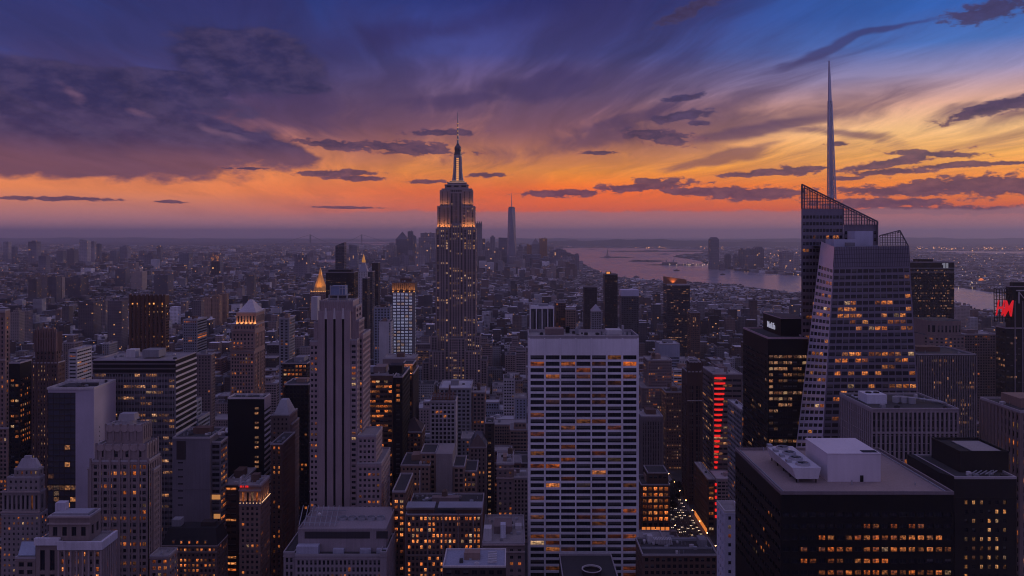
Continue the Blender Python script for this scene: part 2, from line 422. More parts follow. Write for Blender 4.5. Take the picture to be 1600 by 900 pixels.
SPLIT = {'mast_light', 'ledge_light', 'cornice_light', 'eave_light', 'crown_light', 'antenna_light', 'light_strip', 'cornice', 'lit_bay', 'red_sign', 'roof_kerb', 'penthouse_edge', 'gutter_kerb', 'roof_cabin', 'parapet_screen', 'louvre_panel', 'glass_roof', 'roof_ledge'}
class Bld:
    def __init__(s, name, label, u, D, wmat, rmat=None, gmat=None, cat='building', group=None, indiv=False, noun=None, dy=0):
        s.root = empty(name, (px(u, D), D + dy, 0), label, cat, group)
        s.W = Geo(); s.Rf = Geo(); s.roofs = []; s.courses = []; s.paras = []; s.wins = []; s.ex = {}
        s.wm, s.rm, s.gm = wmat, rmat or roof_g, gmat or glass
        s.pm = None; s.cm = None; s.indiv = indiv or (not group and D < 900) or cat == 'skyscraper'; s.noun = noun; s.D = D
        s.rs = random.Random(hash(label) % 9999 if False else sum(map(ord, label)))
    # a facade of nx by nz windows on any four-cornered face
    def facade(s, P, nx, nz, ww=.55, wh=.55, sill=.5, lit=.1, mode='flat', mg=(0, 0, 0, 0), depth=.3, arch=0):
        """mg: blank margins left, right, bottom, top in parts of the face; lit: chance of a lit window or a function (i, j)"""
        nx = max(1, int(nx)); nz = max(1, int(nz))
        n = normal(P); rs = s.rs
        w0, h0 = 1 - mg[0] - mg[1], 1 - mg[2] - mg[3]
        S = [(mg[0] + w0 * (i + .5 - ww / 2) / nx, mg[0] + w0 * (i + .5 + ww / 2) / nx) for i in range(nx)]
        T = [(mg[2] + h0 * (j + (1 - wh) * sill) / nz, mg[2] + h0 * (j + (1 - wh) * sill + wh) / nz) for j in range(nz)]
        G = s.W
        off = tuple(n * (-depth if mode == 'recess' else .06))
        mv = lambda p: (p[0] + off[0], p[1] + off[1], p[2] + off[2])
        if mode == 'recess':
            prev = 0.0
            for a, b in S:
                G.poly([bil(P, prev, 0), bil(P, a, 0), bil(P, a, 1), bil(P, prev, 1)]); prev = b
                pt = 0.0
                for c, e in T:
                    G.poly([bil(P, a, pt), bil(P, b, pt), bil(P, b, c), bil(P, a, c)]); pt = e
                G.poly([bil(P, a, pt), bil(P, b, pt), bil(P, b, 1), bil(P, a, 1)])
            G.poly([bil(P, prev, 0), bil(P, 1, 0), bil(P, 1, 1), bil(P, prev, 1)])
        else:
            G.poly(list(P))
        rowf = [rs.choice((0.15, .5, .8, 1.0, 1.2, 2.4)) for _ in range(nz)]
        run = 0
        for j, (c, e) in enumerate(T):
            for i, (a, b) in enumerate(S):
                q = [bil(P, a, c), bil(P, b, c), bil(P, b, e), bil(P, a, e)]
                Q = [mv(p) for p in q]
                if mode == 'recess':
                    for k in range(4):
                        k2 = (k + 1) % 4
                        G.poly([q[k], q[k2], Q[k2], Q[k]])
                if callable(lit): L = lit(i, j)
                else:
                    pr = lit * rowf[j]
                    if run > 0 and rs.random() < .6: run -= 1; on = True
                    else:
                        on = rs.random() < pr * .7
                        run = rs.randint(0, 3) if on else 0
                    L = rs.choice((.12, .2, .35, .55, .8, 1.1)) if on else 0.0
                s.wins.append((Q, L, rs.random(), n))
    def tier(s, u0, u1, v, D, dy, vb=None, z0=0.0, bay=3.3, fl=3.8, ww=.62, wh=.60, lit=.1, top=1.5, right=True, left=True, front=True,
             mode=None, par=.9, roof=True, mg=.8, sill=.5, slit=None, sww=None, swh=None, sbay=None, cop=None, depth=.55):
        x0, x1, z1 = px(u0, D), px(u1, D), pz(v, D)
        y0, y1 = D, D + dy
        if vb is not None: z0 = pz(vb, D)
        mode = mode or ('recess' if D < 800 else 'flat')
        zf = max(z0, pz(960, D))
        nz = int((z1 - top - zf) / fl)
        zw = z1 - top - nz * fl
        def face(bl, br, L, b, w_, h_, lt):
            up = lambda p, z: (p[0], p[1], z)
            if zw > z0 + .01: s.W.poly([up(bl, z0), up(br, z0), up(br, zw), up(bl, zw)])
            nx = int((L - 2 * mg) / b)
            if nz < 1 or nx < 1:
                s.W.poly([up(bl, zw), up(br, zw), up(br, z1), up(bl, z1)]); return
            s.W.poly([up(bl, z1 - top), up(br, z1 - top), up(br, z1), up(bl, z1)])
            s.facade([up(bl, zw), up(br, zw), up(br, z1 - top), up(bl, z1 - top)], nx, nz, w_, h_, sill, lt, mode, (mg / L, mg / L, 0, 0), depth)
        plain = lambda bl, br: s.W.poly([(*bl, z0), (*br, z0), (*br, z1), (*bl, z1)])
        A, B_, C, D_ = (x0, y0), (x1, y0), (x1, y1), (x0, y1)
        sl = lit if slit is None else slit
        (face(A, B_, x1 - x0, bay, ww, wh, lit) if front else plain(A, B_))
        (face(B_, C, dy, sbay or bay, sww or ww, swh or wh, sl) if right else plain(B_, C))
        (face(D_, A, dy, sbay or bay, sww or ww, swh or wh, sl) if left else plain(D_, A))
        plain(C, D_)
        if mode == 'recess' and wh < .8 and nz > 6 and s.wm is not black_m and ww < .8:
            q = Geo(); s.courses.append(q); o = .28
            zs = [z1 - top + .1] + [zw + fl * k for k in range(nz % 9 or 5, nz - 2, 9)]
            for zc in zs:
                if zc - .35 < zf: continue
                q.box(x0 - o, x1 + o, y0 - o, y0 + .02, zc - .3, zc + .3, None, True); q.box(x0 - o, x0 + .02, y0 + .02, y1, zc - .3, zc + .3, None, True); q.box(x1 - .02, x1 + o, y0 + .02, y1, zc - .3, zc + .3, None, True)
        if roof:
            q = Geo(); s.roofs.append(q)
            q.poly([(x0 + .3, y0 + .3, z1 - par), (x1 - .3, y0 + .3, z1 - par), (x1 - .3, y1 - .3, z1 - par), (x0 + .3, y1 - .3, z1 - par)])
            s.parapet(x0, x1, y0, y1, z1, par)
        return x0, x1, y0, y1, z1
    def parapet(s, x0, x1, y0, y1, z1, par, t=.5, o=.12):
        zb, zt = z1 - par - .15, z1 + .08
        q = Geo(); s.paras.append(q)
        q.box(x0 - o, x1 + o, y0 - o, y0 + t, zb, zt, .5, True); q.box(x0 - o, x1 + o, y1 - t, y1 + o, zb, zt, .5, True)
        q.box(x0 - o, x0 + t, y0 + t, y1 - t, zb, zt, .5, True); q.box(x1 - t, x1 + o, y0 + t, y1 - t, zb, zt, .5, True)
    def geo(s, part, mat):
        k = (part, len(s.ex)) if False else part
        g = s.ex.setdefault(k, (Geo(), mat)); return g[0]
    def piece(s, part, mat, fn=None):
        """a part of its own, built at once"""
        g = Geo(); fn(g)
        if part in SPLIT and len(g.marks) > 1 and g.marks[0] == 0:
            for a, c in zip(g.marks, g.marks[1:] + [len(g.f)]):
                q = Geo(); i0 = g.f[a][0]; i1 = g.f[c - 1][-1] + 1
                q.v = g.v[i0:i1]; q.f = [tuple(i - i0 for i in f) for f in g.f[a:c]]; q.lit = g.lit[a:c]; q.rn = g.rn[a:c]; q.uv = g.uv[i0:i1]
                o = q.build(part, mat, s.root)
            return o
        return g.build(part, mat, s.root)
    def ribs(s, u0, u1, v0, v1, D, n, wdt, out=.5, mat=None, part='wall_pier', ends=True):
        x0, x1, za, zb = px(u0, D), px(u1, D), pz(v1, D), pz(v0, D)
        g = s.geo(part, mat or s.wm)
        for i in range(n + 1):
            x = x0 + (x1 - x0) * i / n
            g.box(x - wdt / 2, x + wdt / 2, D - out, D + .1, za, zb)
    def ribs_side(s, x, y0, y1, za, zb, n, wdt, out=.5, sgn=1, part='wall_pier', mat=None):
        g = s.geo(part, mat or s.wm)
        for i in range(n + 1):
            y = y0 + (y1 - y0) * i / n
            a, b = (x - .1, x + out) if sgn > 0 else (x - out, x + .1)
            g.box(a, b, y - wdt / 2, y + wdt / 2, za, zb)
    def bands(s, u0, u1, vs, D, h, out=.4, part='wall_band', mat=None):
        g = s.geo(part, mat or s.wm) if part != 'cornice' else None
        for v in vs:
            if part == 'cornice': g = Geo()
            g.box(px(u0, D) - .1, px(u1, D) + .1, D - out, D + .1, pz(v, D) - h / 2, pz(v, D) + h / 2, None, True)
            if part == 'cornice': g.build(part, mat or s.wm, s.root)
    # plant on a roof
    def unit(s, u0, u1, vt, vb, D, dy, mat=None, part='roof_unit', lab=None):
        x0, x1, zt, zb = px(u0, D), px(u1, D), pz(vt, D), pz(vb, D)
        o = s.piece(part, mat or grey, lambda g: g.box(x0, x1, D, D + dy, zb, zt))
        if lab: o['label'] = lab
        return o
    def tank(s, x, y, z, r=2.0, h=3.6, leg=3.0):
        def fn(g):
            g.cyl(x, y, r, r * .94, z + leg, z + leg + h, 12); g.cyl(x, y, r * 1.08, .05, z + leg + h, z + leg + h + r * .7, 12)
            for a in range(4):
                lx, ly = x + r * .75 * cos(pi / 4 + a * pi / 2), y + r * .75 * sin(pi / 4 + a * pi / 2)
                g.bar((lx, ly, z - .1), (lx, ly, z + leg + .05), .22)
            g.bar((x - r * .7, y - r * .7, z + .3), (x + r * .7, y - r * .7, z + leg - .2), .12); g.bar((x + r * .7, y - r * .7, z + .3), (x - r * .7, y - r * .7, z + leg - .2), .12)
        s.piece('water_tank', wall('tank_wood', (.11, .075, .06)), fn)
    def clutter(s, T, n=5, tank=False, big=True):
        """random plant on a tier's roof T=(x0,x1,y0,y1,z)"""
        x0, x1, y0, y1, z = T; z -= .9; rs = s.rs; w_, l_ = x1 - x0, y1 - y0
        if big and w_ > 9 and l_ > 9:
            a, b = x0 + w_ * rs.uniform(.2, .4), x0 + w_ * rs.uniform(.55, .8); c, e = y0 + l_ * rs.uniform(.25, .45), y0 + l_ * rs.uniform(.6, .85); h = rs.uniform(3, 5)
            def pent(g):
                g.box(a, b, c, e, z, z + h)
                g.box(a - .15, b + .15, c - .15, c + .3, z + h, z + h + .35, None, True)
                g.box(a + (b - a) * .15, a + (b - a) * .15 + 1.1, c - .06, c + .2, z, z + 2.1, None, True)
            s.piece('penthouse', rs.choice((grey, stone_d, tan_b, brick)), pent)
        for _ in range(n):
            ux_, uy_ = rs.uniform(x0 + 1.2, x1 - 3.4), rs.uniform(y0 + 1.2, y1 - 3.4)
            if x1 - x0 < 5 or y1 - y0 < 5: break
            a, b, h = rs.uniform(1, 2.6), rs.uniform(1, 2.6), rs.uniform(.8, 2)
            def fn(g, ux_=ux_, uy_=uy_, a=a, b=b, h=h):
                g.box(ux_, ux_ + a, uy_, uy_ + b, z + .25, z + h, None, True)
                g.cyl(ux_ + a / 2, uy_ + b / 2, min(a, b) * .35, min(a, b) * .35, z + h, z + h + .2, 10)
                for q in (0, 1): g.box(ux_ + .1, ux_ + a - .1, uy_ + .1 + q * (b - .4), uy_ + .3 + q * (b - .4), z, z + .25)
            s.piece('roof_unit', rs.choice((steel, pale, grey, roof_d)), fn)
        for _ in range(max(1, n // 2)):
            a = rs.uniform(x0 + 1, x1 - 1); b = rs.uniform(y0 + 1, y1 - 1)
            s.piece('vent_pipe', steel, lambda g: g.cyl(a, b, .22, .22, z, z + rs.uniform(1, 2.4), 8))
        if tank: s.tank(x0 + w_ * rs.uniform(.2, .8), y0 + l_ * rs.uniform(.3, .7), z)
    def done(s, keep=100):
        r = s.root
        s.W.build('wall', s.wm, r); s.Rf.build('roof', s.rm, r)
        for q in s.roofs: q.build('roof', s.rm, r)
        for q in s.courses: q.build('string_course', s.cm or s.wm, r)
        for q in s.paras: q.build('parapet', s.pm or wall('cap_stone', (.36, .335, .37), .8, .3, .3), r)
        for part, (g, mat) in s.ex.items(): g.build(part, mat, r)
        rest = s.wins
        if s.indiv:
            cam_p = np.array((0, 0, CZ)); sc = []
            for k, (Q, L, q, n) in enumerate(s.wins):
                c = np.mean(Q, axis=0); tc = cam_p - c; dist = np.linalg.norm(tc)
                f = float(np.dot(n, tc)) / dist
                if f <= .02 or c[1] < 5: continue
                v = pv(c[2], c[1]); u = pu(c[0], c[1])
                if v > 905 or u < -10 or u > 1610: continue
                a, b = np.linalg.norm(np.subtract(Q[1], Q[0])), np.linalg.norm(np.subtract(Q[3], Q[0]))
                sc.append((a * b * f / dist ** 2 * (1 + .0004 * c[2]), k))
            sc.sort(reverse=True)
            pick = {k for _, k in sc[:keep]}
            base_p = np.array(parent_world(r)); cache = {}
            for k in pick:
                Q, L, q, n = s.wins[k]
                c = np.mean(Q, axis=0)
                loc = [tuple(np.round(np.subtract(p, c), 2)) for p in Q]
                key = (tuple(loc), L, int(q * 5))
                if key not in cache:
                    g = Geo(); g.poly(loc, L, q); cache[key] = g.mesh('window', s.gm)
                o = bpy.data.objects.new('window', cache[key]); COL.objects.link(o)
                o.parent = r; o.location = tuple(c - base_p)
            rest = [x for k, x in enumerate(s.wins) if k not in pick]
        if rest:
            g = Geo()
            for Q, L, q, n in rest: g.poly(Q, L, q)
            o = g.build('glazing', s.gm, r)
            if s.indiv or len(rest) > 100: o['kind'] = 'stuff'
        return s.root

def hero(u0, u1, v, D, dy, noun): HEROES.append((u0, u1, v, D, D + dy, noun))


# ------------------------------------------------------------------ the setting: land, water, hills, haze
def gp(u, v, z=0.0):
    D = (CZ - z) * F / (v - V0)
    return (px(u, D), D)

def sheet(name, polys, z, mat, kind='structure'):
    g = Geo()
    for P in polys: g.poly([(x, y, z) for x, y in P])
    o = g.build(name, mat); o['kind'] = kind
    return o

def ground_mat():
    m, t = new_mat('city_ground')
    P = t.node('ShaderNodeNewGeometry').outputs['Position']
    a = t.noise(P, .004, 6, .6); b = t.noise(P, .03, 4, .6)
    c = t.ramp(t.m('ADD', t.m('MULTIPLY', a, .6), t.m('MULTIPLY', b, .4)), [(.3, (.022, .022, .026)), (.5, (.05, .048, .052)), (.62, (.10, .09, .095)), (.75, (.04, .04, .04))])
    b_ = t.node('ShaderNodeBsdfPrincipled', {'Base Color': c, 'Roughness': .9, 'Specular IOR Level': .1}); finish(t, b_.outputs[0])
    return m
def water_mat():
    m, t = new_mat('harbour_water')
    P = t.node('ShaderNodeNewGeometry').outputs['Position']
    n1 = t.noise(t.v('MULTIPLY', P, (1, .45, 1)), .012, 5, .65); n2 = t.noise(P, .0016, 3)
    bp = t.node('ShaderNodeBump', {'Strength': .6, 'Distance': 10.0, 'Height': n1})
    b_ = t.node('ShaderNodeBsdfPrincipled', {'Base Color': (.30, .27, .31, 1), 'Roughness': t.m('ADD', .16, t.m('MULTIPLY', n2, .14)), 'IOR': 1.33, 'Specular IOR Level': .5, 'Normal': bp.outputs[0]})
    finish(t, b_.outputs[0]); return m
GM, WM = ground_mat(), water_mat()
sheet('ground', [[(-44000, -150), (44000, -150), (44000, 45000), (-44000, 45000)]], 0.0, GM)
BAY = [(845, 390), (880, 387.5), (1000, 388), (1098, 390.5), (1100, 396), (1060, 398), (1052, 401), (1092, 407), (1108, 413), (1150, 423), (1190, 427), (1250, 431), (1330, 437), (1420, 442), (1490, 448),
       (1545, 456), (1600, 464), (1720, 482), (1720, 520), (1600, 499), (1490, 483), (1400, 473), (1320, 466), (1245, 461), (1215, 458), (1180, 455), (1150, 449), (1100, 447), (1080, 444), (1040, 442), (1000, 440), (970, 436),
       (950, 431), (925, 421), (908, 412), (890, 404), (868, 396)]
NEWARK = [(1415, 391.5), (1500, 392.5), (1720, 393.5), (1720, 399), (1600, 397.2), (1500, 394.8), (1430, 393)]
NARROWS = [(455, 376.6), (640, 377.5), (690, 380), (690, 386), (620, 384), (585, 383), (560, 379.5), (455, 378.2)]
CANAL = [(484, 407), (520, 405), (532, 409), (528, 415), (492, 416), (480, 412)]
POLYW = [[gp(u, v) for u, v in P] for P in (BAY, NEWARK, NARROWS, CANAL)]
for nm, P in zip(('bay_water', 'bay_water', 'bay_water', 'canal_water'), POLYW): sheet(nm, [P], 0.6, WM)

def in_poly(P, X, Y):
    X = np.asarray(X); Y = np.asarray(Y); ins = np.zeros(X.shape, bool); n = len(P)
    for i in range(n):
        (x1, y1), (x2, y2) = P[i], P[i - 1]
        c = ((y1 > Y) != (y2 > Y)) & (X < (x2 - x1) * (Y - y1) / (y2 - y1 + 1e-9) + x1)
        ins ^= c
    return ins
def wet(X, Y):
    o = np.zeros(np.shape(X), bool)
    for P in POLYW: o |= in_poly(P, X, Y)
    return o

land_m = wall('island_land', (.055, .055, .045), .95)
hill_m = wall('far_hills', (.045, .05, .045), .95)
def island(name, D, u0, u1, hts, depth):
    g = Geo(); n = 26; x0, x1 = px(u0, D), px(u1, D); r = random.Random(int(u0))
    top = []; 
    for i in range(n + 1):
        t = i / n; x = x0 + (x1 - x0) * t
        h = 1.5 + hts * max(0, sin(pi * t)) ** .5 * r.uniform(.35, 1.0)
        top.append((x, h, depth * sin(pi * min(max(t, .04), .96)) ** .6))
    for (xa, ha, da), (xb, hb, db) in zip(top, top[1:]):
        g.poly([(xa, D - da / 2, .3), (xb, D - db / 2, .3), (xb, D - db / 4, hb), (xa, D - da / 4, ha)])
        g.poly([(xa, D - da / 4, ha), (xb, D - db / 4, hb), (xb, D + db / 4, hb * .8), (xa, D + da / 4, ha * .8)])
        g.poly([(xa, D + da / 4, ha * .8), (xb, D + db / 4, hb * .8), (xb, D + db / 2, .3), (xa, D + da / 2, .3)])
    return tag(g.build(name, land_m), kind='structure')
island('island', gp(0, 402.3)[1], 936, 990, 9, 260)
island('island', gp(0, 408.3)[1], 982, 1036, 16, 300)
island('island', gp(0, 414.2)[1], 1008, 1108, 8, 160)
island('island', gp(0, 402.5)[1], 1066, 1112, 8, 120)
island('island', gp(0, 393.0)[1], 950, 1110, 22, 420)

def ridge(D, u0, u1, zs, depth, seed, name='hills'):
    r = random.Random(seed); g = Geo(); n = 90; pts = []
    ph = [r.uniform(0, 6) for _ in range(6)]
    for i in range(n + 1):
        t = i / n
        h = np.interp(t * (len(zs) - 1), range(len(zs)), zs)
        h *= 1 + .10 * sin(t * 17 + ph[0]) + .07 * sin(t * 43 + ph[1]) + .05 * sin(t * 91 + ph[2])
        pts.append((px(u0, D) + (px(u1, D) - px(u0, D)) * t, max(1, h)))
    for (xa, ha), (xb, hb) in zip(pts, pts[1:]):
        g.poly([(xa, D - depth, .2), (xb, D - depth, .2), (xb, D, hb), (xa, D, ha)])
        g.poly([(xa, D, ha), (xb, D, hb), (xb, D + depth, .2), (xa, D + depth, .2)])
    return tag(g.build(name, hill_m), kind='structure')
ridge(17500, 830, 1330, [60, 118, 132, 120, 96, 84, 70, 50], 1600, 3)
ridge(24000, 1080, 1900, [60, 120, 140, 130, 130, 120, 120], 1800, 4)
ridge(30000, -300, 480, [70, 95, 110, 100, 60], 1800, 5)
ridge(27000, 430, 900, [20, 60, 70, 90, 100, 90], 1500, 6)

# haze: one closed box of thin even air round everything
g = Geo(); g.box(-46000, 46000, -1000, 46500, -1.0, 478, 0, True)
hz_m, t = new_mat('haze_air')
pvn = t.node('ShaderNodeVolumePrincipled', {'Color': (.86, .84, 1.0, 1), 'Density': 5.2e-5, 'Anisotropy': 0.35})
t.l.new(pvn.outputs[0], t.node('ShaderNodeOutputMaterial').inputs['Volume'])
hz_o = g.build('haze', hz_m); hz_o['kind'] = 'stuff'

# ------------------------------------------------------------------ far city that reads as one mass
rs_ = np.random.RandomState(5)
def box_mass(name, X, Y, WX, WY, H, mat, label):
    if name.endswith(('blocks', 'suburbs')):
        k = rs_.rand(len(X)) < .6                      # huts, tanks and stair heads on the roofs
        hx, hy = X[k] + WX[k] * rs_.uniform(-.3, .3, k.sum()), Y[k] + WY[k] * rs_.uniform(-.3, .3, k.sum())
        f = rs_.uniform(.12, .38, k.sum())
        X, Y, WX, WY, H = np.concatenate([X, hx]), np.concatenate([Y, hy]), np.concatenate([WX, WX[k] * f]), np.concatenate([WY, WY[k] * f]), np.concatenate([H, H[k] + rs_.uniform(2, 6, k.sum())])
    n = len(X)
    x0, x1, y0, y1 = X - WX / 2, X + WX / 2, Y - WY / 2, Y + WY / 2
    z0 = np.zeros(n)
    V = np.stack([np.stack([x0, y0, z0], 1), np.stack([x1, y0, z0], 1), np.stack([x1, y1, z0], 1), np.stack([x0, y1, z0], 1),
                  np.stack([x0, y0, H], 1), np.stack([x1, y0, H], 1), np.stack([x1, y1, H], 1), np.stack([x0, y1, H], 1)], 1).reshape(-1, 3)
    fi = np.array([[0, 1, 5, 4], [1, 2, 6, 5], [3, 0, 4, 7], [4, 5, 6, 7]])
    Fc = (np.arange(n)[:, None, None] * 8 + fi[None]).reshape(-1, 4)
    me = bpy.data.meshes.new(name); me.from_pydata(V.tolist(), [], Fc.tolist())
    a = me.attributes.new('rnd', 'FLOAT', 'FACE')
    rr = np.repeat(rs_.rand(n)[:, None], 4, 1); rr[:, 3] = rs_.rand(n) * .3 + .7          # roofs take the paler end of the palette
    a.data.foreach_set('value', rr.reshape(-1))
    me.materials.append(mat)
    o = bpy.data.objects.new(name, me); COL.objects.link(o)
    return tag(o, label, 'buildings', None, 'stuff')

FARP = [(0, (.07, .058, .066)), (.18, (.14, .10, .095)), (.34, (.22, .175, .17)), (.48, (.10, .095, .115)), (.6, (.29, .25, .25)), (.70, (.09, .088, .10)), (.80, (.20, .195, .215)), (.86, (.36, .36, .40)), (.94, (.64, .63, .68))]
fm1 = far_mat('far_brick', FARP, .011, 1.1, .6)
fm2 = far_mat('farther_brick', FARP, .012, 3.0, .4, (7, 7))
def scatter(D0, D1, step, jit, keep, fu=1.06):
    xs, ys = [], []
    y = D0
    while y < D1:
        hw = .64 * fu * y
        x = np.arange(-hw, hw, step); 
        xs.append(x + rs_.uniform(-jit, jit, len(x)) * step); ys.append(np.full(len(x), y) + rs_.uniform(-jit, jit, len(x)) * step)
        y += step
    X, Y = np.concatenate(xs), np.concatenate(ys)
    k = (rs_.rand(len(X)) < keep)
    return X[k], Y[k]
def west_shore(X, Y):
    """true beyond the bay, on the far shore"""
    U = CX + F * X / Y; V = V0 + CZ * F / Y
    return (U > 1040) & (V < np.interp(U, [1040, 1100, 1250, 1490, 1600, 1750], [405, 411, 431, 448, 464, 484])) | (U > 860) & (V < 388)
def free(X, Y, m=0):
    return ~(wet(X, Y))
FAR_START = 1250.0

# ------------------------------------------------------------------ the named buildings, far ones later
# --- black office slab with plant on its roof
b = Bld('office_block', 'black glass office block with pale roof, white penthouse and a bank of four fans', 1355, 280, black_m, wall('roof_terrace', (.30, .24, .24), .95, .2, .5), glass, indiv=True)
def lit1(i, j):
    jj = nz1 - 1 - j; r = b.rs.random()
    if jj < 1: return 0
    if jj == 1: return .3 if i > 4 and r < .12 else 0
    if jj == 2: return b.rs.choice((.25, .45, .7, 1)) if r < .8 and 3 < i < 18 else 0
    if jj == 3: return b.rs.choice((.25, .4, .6, .9)) if i > 1 and r < .84 else 0
    if jj == 4: return b.rs.choice((.2, .45, .7, 1)) if i < 13 and r < .74 else 0
    if jj == 5: return b.rs.choice((.2, .4, .7, .9)) if i > 3 and r < .78 else 0
    return b.rs.choice((.2, .4, .7)) if r < .4 else 0
nz1 = int((171.0 - 6.0 - pz(960, 280)) / 4.0)
T = b.tier(1220, 1490, 768, 280, 57, bay=2.95, fl=4.0, ww=.74, wh=.40, lit=lit1, slit=.10, top=6.0, par=.9, mg=.3, depth=.35)
b.pm = wall('pale_roof_edge', (.20, .17, .19)); hero(1150, 1490, 690, 280, 57, 'black office block with the white penthouse')
x0, x1, y0, y1, z1 = T; zr = z1 - .9
xa, xb = px(1293, 294), px(1376, 294)
def pent(g):
    g.box(xa, xb, 294, 316, zr, 180.2); g.box(xa - .12, xb + .12, 293.85, 316.15, 180.2, 180.5, .5, True)
po = b.piece('penthouse', wall('white_penthouse_panel', (.62, .58, .66), .6, .2, .1), pent)
def door(g): g.box(px(1344, 293.9), px(1349, 293.9), 293.8, 294.02, zr, zr + 2.3)
o = Geo(); door(o); o = o.build('door', black_m, po)
def hatch(g): g.box(px(1347, 296), px(1370, 296), 295.2, 298.0, 180.5, 180.62)
o = Geo(); hatch(o); o.build('hatch', black_m, po)
# the chiller: trapezoid body on legs, four round fans
cxa, cxb = px(1238, 292), px(1283, 292)
def body(g):
    A = [(cxa + 1.4, 292, zr + 1.6), (cxb - 1.0, 292, zr + 1.6), (cxb - 1.0, 322, zr + 1.6), (cxa + 1.4, 322, zr + 1.6)]
    B = [(cxa, 292, zr + 5.6), (cxb, 292, zr + 5.6), (cxb, 322, zr + 5.6), (cxa, 322, zr + 5.6)]
    g.loft(A, B)
cho = b.piece('cooling_unit', wall('galvanised_sheet', (.55, .54, .60), .45, .3, .2, .5), body)
for k in range(4):
    yc = 296.0 + 7.3 * k; xc = (cxa + cxb) / 2
    g = Geo(); g.loft(g.ring(xc, yc, 2.6, zr + 5.6, 20), g.ring(xc, yc, 2.4, zr + 6.5, 20), False); g.loft(g.ring(xc, yc, 2.0, zr + 6.5, 20), g.ring(xc, yc, 2.0, zr + 5.75, 20), True)
    g.loft(g.ring(xc, yc, 2.4, zr + 6.5, 20), g.ring(xc, yc, 2.0, zr + 6.5, 20), False)
    f = g.build('fan_cowl', steel, cho)
    g = Geo(); 
    for a in range(5):
        c_, s_ = cos(a * 1.257 + k), sin(a * 1.257 + k)
        g.poly([(xc - s_ * .15, yc + c_ * .15, zr + 6.2), (xc + 1.8 * c_ - s_ * .5, yc + 1.8 * s_ + c_ * .5, zr + 6.05), (xc + 1.8 * c_ + s_ * .5, yc + 1.8 * s_ - c_ * .5, zr + 6.3), (xc + s_ * .15, yc - c_ * .15, zr + 6.25)])
    g.build('fan_blade', black_m, cho)
    g = Geo(); g.box(cxa + .3, cxa + 2.0, yc + 2.4, yc + 4.6, zr + 5.6, zr + 6.5); g.build('motor_box', steel, cho)
g = Geo()
for yy in (293, 300, 307, 314, 321):
    for xx in (cxa + 1.8, cxb - 1.6):
        g = Geo(); g.box(xx, xx + .35, yy, yy + .35, zr, zr + 1.6); g.build('leg', black_m, cho)
def fence_fn(g):
    g.box(x0 + 1.6, x0 + 1.9, y0 + .6, y1 - .6, zr, zr + .35); g.box(x1 - 1.9, x1 - 1.6, y0 + .6, y1 - .6, zr, zr + .5)
b.piece('gutter_kerb', steel, fence_fn)
for (u, v, h) in ((1331, 757, 1.6), (1247, 752, 1.2), (1430, 758, 1.0), (1193, 705, 1.5)):
    D_ = (CZ - zr) * F / (v - V0); xx = px(u, D_)
    b.piece('vent_pipe', steel, lambda g: g.cyl(xx, D_, .25, .25, zr, zr + h, 8))
b.done()

# --- dark brick block at its side
b = Bld('office_block', 'dark brick block with small square windows and a black roof penthouse', 1540, 345, wall('black_brick', (.020, .018, .021), .8), roof_d, window_mat('square_window_glass', warm=((1, .33, .07), (1, .5, .2)), mull=(2, 2), power=.8), indiv=True)
T = b.tier(1492, 1588, 745, 345, 35, bay=3.05, fl=3.9, ww=.42, wh=.44, lit=.55, slit=.35, top=9.0, mg=3.2, par=.8, depth=.4)
x0, x1, y0, y1, z1 = T
g = b.geo('wall_bay', b.wm); xl = px(1480, 345)
g.loft([(xl, 351, 0), (x0 - .02, 345.2, 0), (x0 - .02, 379.9, 0), (xl, 379.9, 0)], [(xl, 351, z1), (x0 - .02, 345.2, z1), (x0 - .02, 379.9, z1), (xl, 379.9, z1)])
za = z1 - .8
xp0, xp1 = px(1500, 354), px(1576, 354)
def pen(g):
    zt = pz(708, 354)
    g.box(xp0, xp1, 354, 378, za, zt - .02); g.box(xp0 - .1, xp0 + .5, 353.9, 378.1, zt - .02, zt + .9); g.box(xp1 - .5, xp1 + .1, 353.9, 378.1, zt - .02, zt + .9)
    g.box(xp0 + .5, xp1 - .5, 353.9, 354.5, zt - .02, zt + .9); g.box(xp0 + .5, xp1 - .5, 377.5, 378.1, zt - .02, zt + .9)
b.piece('penthouse', b.wm, pen)
b.piece('roof_deck', roof_g, lambda g: g.box(xp0 + 7, xp1 - 1.5, 356, 374, pz(708, 354), pz(708, 354) + .25))
b.piece('pipe_rack', steel, lambda g: [g.bar((x0 + 8 + k * 2.2, 348, za + .9), (x0 + 13 + k * 2.2, 351.5, za + 1.6), .35) for k in range(5)])
b.clutter((x0 + 5, x1, 345, 353, z1), 4, False, False)
hero(1420, 1590, 690, 345, 35, 'dark brick block with square windows'); b.done()

